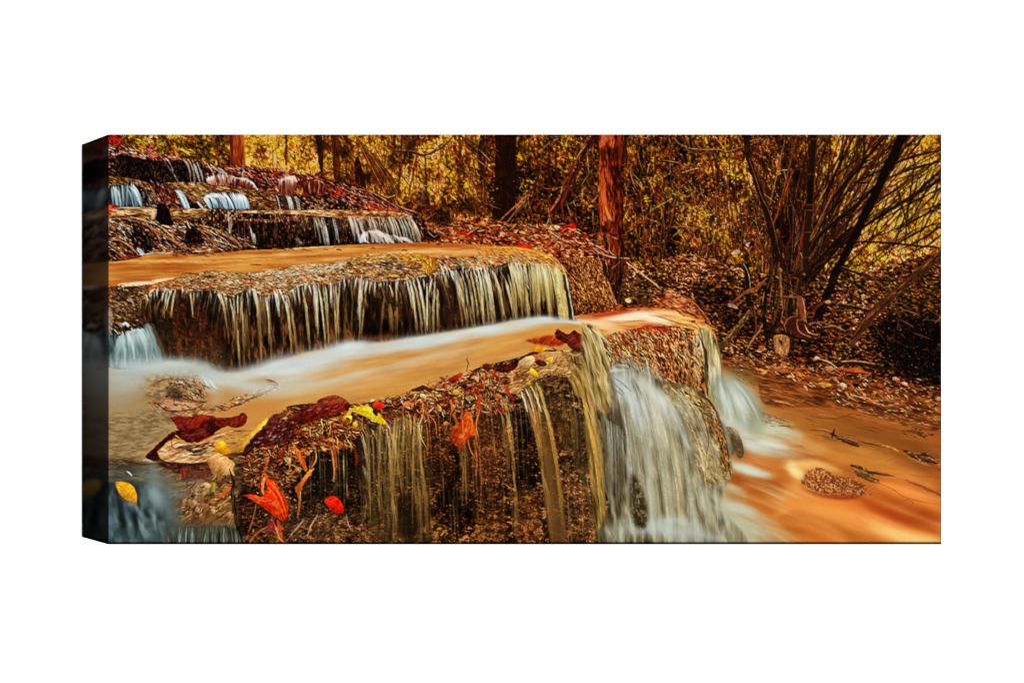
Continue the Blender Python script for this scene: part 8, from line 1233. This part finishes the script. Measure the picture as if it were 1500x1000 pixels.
# ---------------------------------------------------------------- print sharpening, faint ink grain, dark fold line round the edge
for _r, _k in ((.8, .55), (2.4, .18)):
    IMG += (IMG - blur(IMG, _r)) * _k
np.clip(IMG, 0, 255, out=IMG)
_g = np.random.RandomState(3).normal(0, 1, IMG.shape[:2]).astype(np.float32)
IMG += (blur(_g, .8) * 5)[..., None]
_l = IMG.mean(2, keepdims=True)
IMG[:] = np.clip(_l + (IMG - _l) * 1.04, 0, 255)
_w = np.exp(-(((GX - 680) / 190) ** 2)) * np.clip((GY - 600) / 40, 0, 1) * (GX < 872)
IMG[..., 0] *= 1 + .12 * _w; IMG[..., 2] *= 1 - .16 * _w
_w = np.clip((400 - GY) / 50, 0, 1) * np.clip((GX - 350 - (GY - 240).clip(0, 200) * 1.6) / 30, 0, 1)
IMG[..., 0] *= 1 - .05 * _w; IMG[..., 1] *= 1 - .13 * _w; IMG[..., 2] *= 1 - .2 * _w
_n = IMG / 255
IMG[:] = 255 * (_n + 0.3 * (_n * _n * (3 - 2 * _n) - _n) - .004).clip(0, 1)
IMG[:2] *= .5; IMG[:, :2] *= .75; IMG[:, -3:] *= .55; IMG[-6:] *= .16; IMG[-9:-6] *= .6

# ---------------------------------------------------------------- the canvas itself
ink = IMG.reshape(PH // SS, SS, PW // SS, SS, 3).mean((1, 3)) / 255.0          # 600 x 1220, display values
def to_linear(c): return np.where(c <= .04045, c / 12.92, ((c + .055) / 1.055) ** 2.4)

root = bpy.data.objects.new("canvas_print", None)
root.empty_display_size = .1
root.location = px(CX, 797)
root["label"] = "stretched canvas print of an autumn forest waterfall with dark wrapped side edge"
root["category"] = "canvas print"
scene.collection.objects.link(root)
bpy.context.view_layer.update()
RX, RY, RZ = px(CX, 797)

def cloth_material(name):
    m, nt, bs = material(name, rough=1.0, spec=0.0)
    at = nt.nodes.new("ShaderNodeVertexColor"); at.layer_name = "ink"
    nt.links.new(at.outputs["Color"], bs.inputs["Base Color"])
    co = nt.nodes.new("ShaderNodeTexCoord")
    h = []
    for ax in ('X', 'Z'):                                                       # warp and weft of the cloth
        w = nt.nodes.new("ShaderNodeTexWave"); w.bands_direction = ax
        w.inputs["Scale"].default_value = 420; w.inputs["Distortion"].default_value = .6
        nt.links.new(co.outputs["Object"], w.inputs["Vector"]); h.append(w)
    mx = nt.nodes.new("ShaderNodeMath"); mx.operation = 'MULTIPLY'
    nt.links.new(h[0].outputs["Fac"], mx.inputs[0]); nt.links.new(h[1].outputs["Fac"], mx.inputs[1])
    b = nt.nodes.new("ShaderNodeBump"); b.inputs["Strength"].default_value = .08; b.inputs["Distance"].default_value = .0003
    nt.links.new(mx.outputs[0], b.inputs["Height"]); nt.links.new(b.outputs["Normal"], bs.inputs["Normal"])
    return m

def sheet(name, P, C, mat):
    """one cloth sheet from a grid of points P (h, w, 3) with ink colours C (h, w, 3) in display values"""
    h, w = P.shape[:2]
    me = bpy.data.meshes.new(name)
    me.vertices.add(h * w); me.vertices.foreach_set("co", P.reshape(-1).astype(np.float32))
    i = np.arange((h - 1) * (w - 1)); r = i // (w - 1); c = i % (w - 1); a = r * w + c
    q = np.stack([a, a + w, a + w + 1, a + 1], -1).astype(np.int32)
    n = len(q)
    me.loops.add(n * 4); me.loops.foreach_set("vertex_index", q.reshape(-1))
    me.polygons.add(n); me.polygons.foreach_set("loop_start", np.arange(0, n * 4, 4, dtype=np.int32))
    me.polygons.foreach_set("use_smooth", np.ones(n, bool))
    me.update(calc_edges=True)
    at = me.color_attributes.new(name="ink", type='FLOAT_COLOR', domain='POINT')
    col = np.ones((h * w, 4), np.float32); col[:, :3] = (to_linear(np.clip(C, 0, 1)) / LIT).reshape(-1, 3)
    at.data.foreach_set("color", col.reshape(-1))
    me.materials.append(mat)
    o = bpy.data.objects.new(name, me); scene.collection.objects.link(o); o.parent = root
    return o

cloth = cloth_material("printed_cloth")
H, W = ink.shape[:2]
X0, _, Z0 = px(PX0, PY0); X1, _, Z1 = px(PX1, PY1)
xs = np.linspace(X0, X1, W) - RX; zs = np.linspace(Z0, Z1, H) - RZ
P = np.zeros((H, W, 3)); P[..., 0] = xs[None]; P[..., 2] = zs[:, None]
sheet("printed_front", P, ink, cloth)

# the wrapped sides carry the picture on, mirrored at the fold, muted and darkened so the sides' shade is painted into the ink
def side(edge_pts, strip, name, edge_out=np.zeros(3)):
    """edge_pts (n,3) along the fold; strip (n,k,3) ink going back from the fold"""
    n, k = strip.shape[:2]
    t = np.linspace(0, 1, k)
    P = np.repeat(edge_pts[:, None, :], k, 1).astype(float); P[..., 1] += t[None] * DEPTH; P[:, 1:-1] += (edge_out * .0006)
    return sheet(name, P, strip, cloth)
K = int(DEPTH / SC_M)
def shaded_ink(s):
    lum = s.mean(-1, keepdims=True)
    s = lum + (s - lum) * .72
    return s * SIDE_SHADE
SIDE_SHADE = .50
left = np.stack([np.full(H, xs[0]), np.zeros(H), zs], -1)
right = np.stack([np.full(H, xs[-1]), np.zeros(H), zs], -1)
top = np.stack([xs, np.zeros(W), np.full(W, zs[0])], -1)
bottom = np.stack([xs, np.zeros(W), np.full(W, zs[-1])], -1)
lstrip = shaded_ink(ink[:, 2:K + 2]); lstrip = (lstrip + np.roll(lstrip, 1, 1) + np.roll(lstrip, 1, 0)) / 3
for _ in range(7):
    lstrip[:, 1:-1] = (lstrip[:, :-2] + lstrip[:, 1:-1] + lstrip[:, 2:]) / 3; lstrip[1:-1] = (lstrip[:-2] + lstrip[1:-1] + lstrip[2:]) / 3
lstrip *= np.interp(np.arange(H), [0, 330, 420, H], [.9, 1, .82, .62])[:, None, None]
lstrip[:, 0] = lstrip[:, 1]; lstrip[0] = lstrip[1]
fade = np.linspace(1, .8, K)[None, :, None]  # ink also darkens going back from the fold, painted-in side shading
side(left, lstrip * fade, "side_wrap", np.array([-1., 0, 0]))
side(right[::-1], shaded_ink(ink[:, ::-1][::-1, 3:K + 3]), "side_wrap")
side(top[::-1], shaded_ink(ink[2:K + 2].transpose(1, 0, 2)[::-1]), "side_wrap")
side(bottom, shaded_ink(ink[-K - 8:-8][::-1].transpose(1, 0, 2)), "side_wrap")

# pine stretcher bars inside the cloth
wood, nt, bs = material("pine", (.55, .38, .2), .6, .3)
nz = nt.nodes.new("ShaderNodeTexNoise"); nz.inputs["Scale"].default_value = 30
rp = nt.nodes.new("ShaderNodeValToRGB"); rp.color_ramp.elements[0].color = (.42, .27, .13, 1); rp.color_ramp.elements[1].color = (.62, .45, .26, 1)
nt.links.new(nz.outputs["Fac"], rp.inputs["Fac"]); nt.links.new(rp.outputs["Color"], bs.inputs["Base Color"])
def bar(x0, x1, z0, z1):
    y0, y1 = .004, DEPTH - .001
    v = [(x, y, z) for x in (x0, x1) for y in (y0, y1) for z in (z0, z1)]
    f = [(0, 1, 3, 2), (4, 6, 7, 5), (0, 4, 5, 1), (2, 3, 7, 6), (0, 2, 6, 4), (1, 5, 7, 3)]
    mesh_obj("stretcher_bar", v, f, wood, root)
E = .002; BW = .04; a, b = xs[0] + E, xs[-1] - E; c, d = zs[-1] + E, zs[0] - E
bar(a, a + BW, c, d); bar(b - BW, b, c, d); bar(a + BW + .001, b - BW - .001, c, c + BW); bar(a + BW + .001, b - BW - .001, d - BW, d)
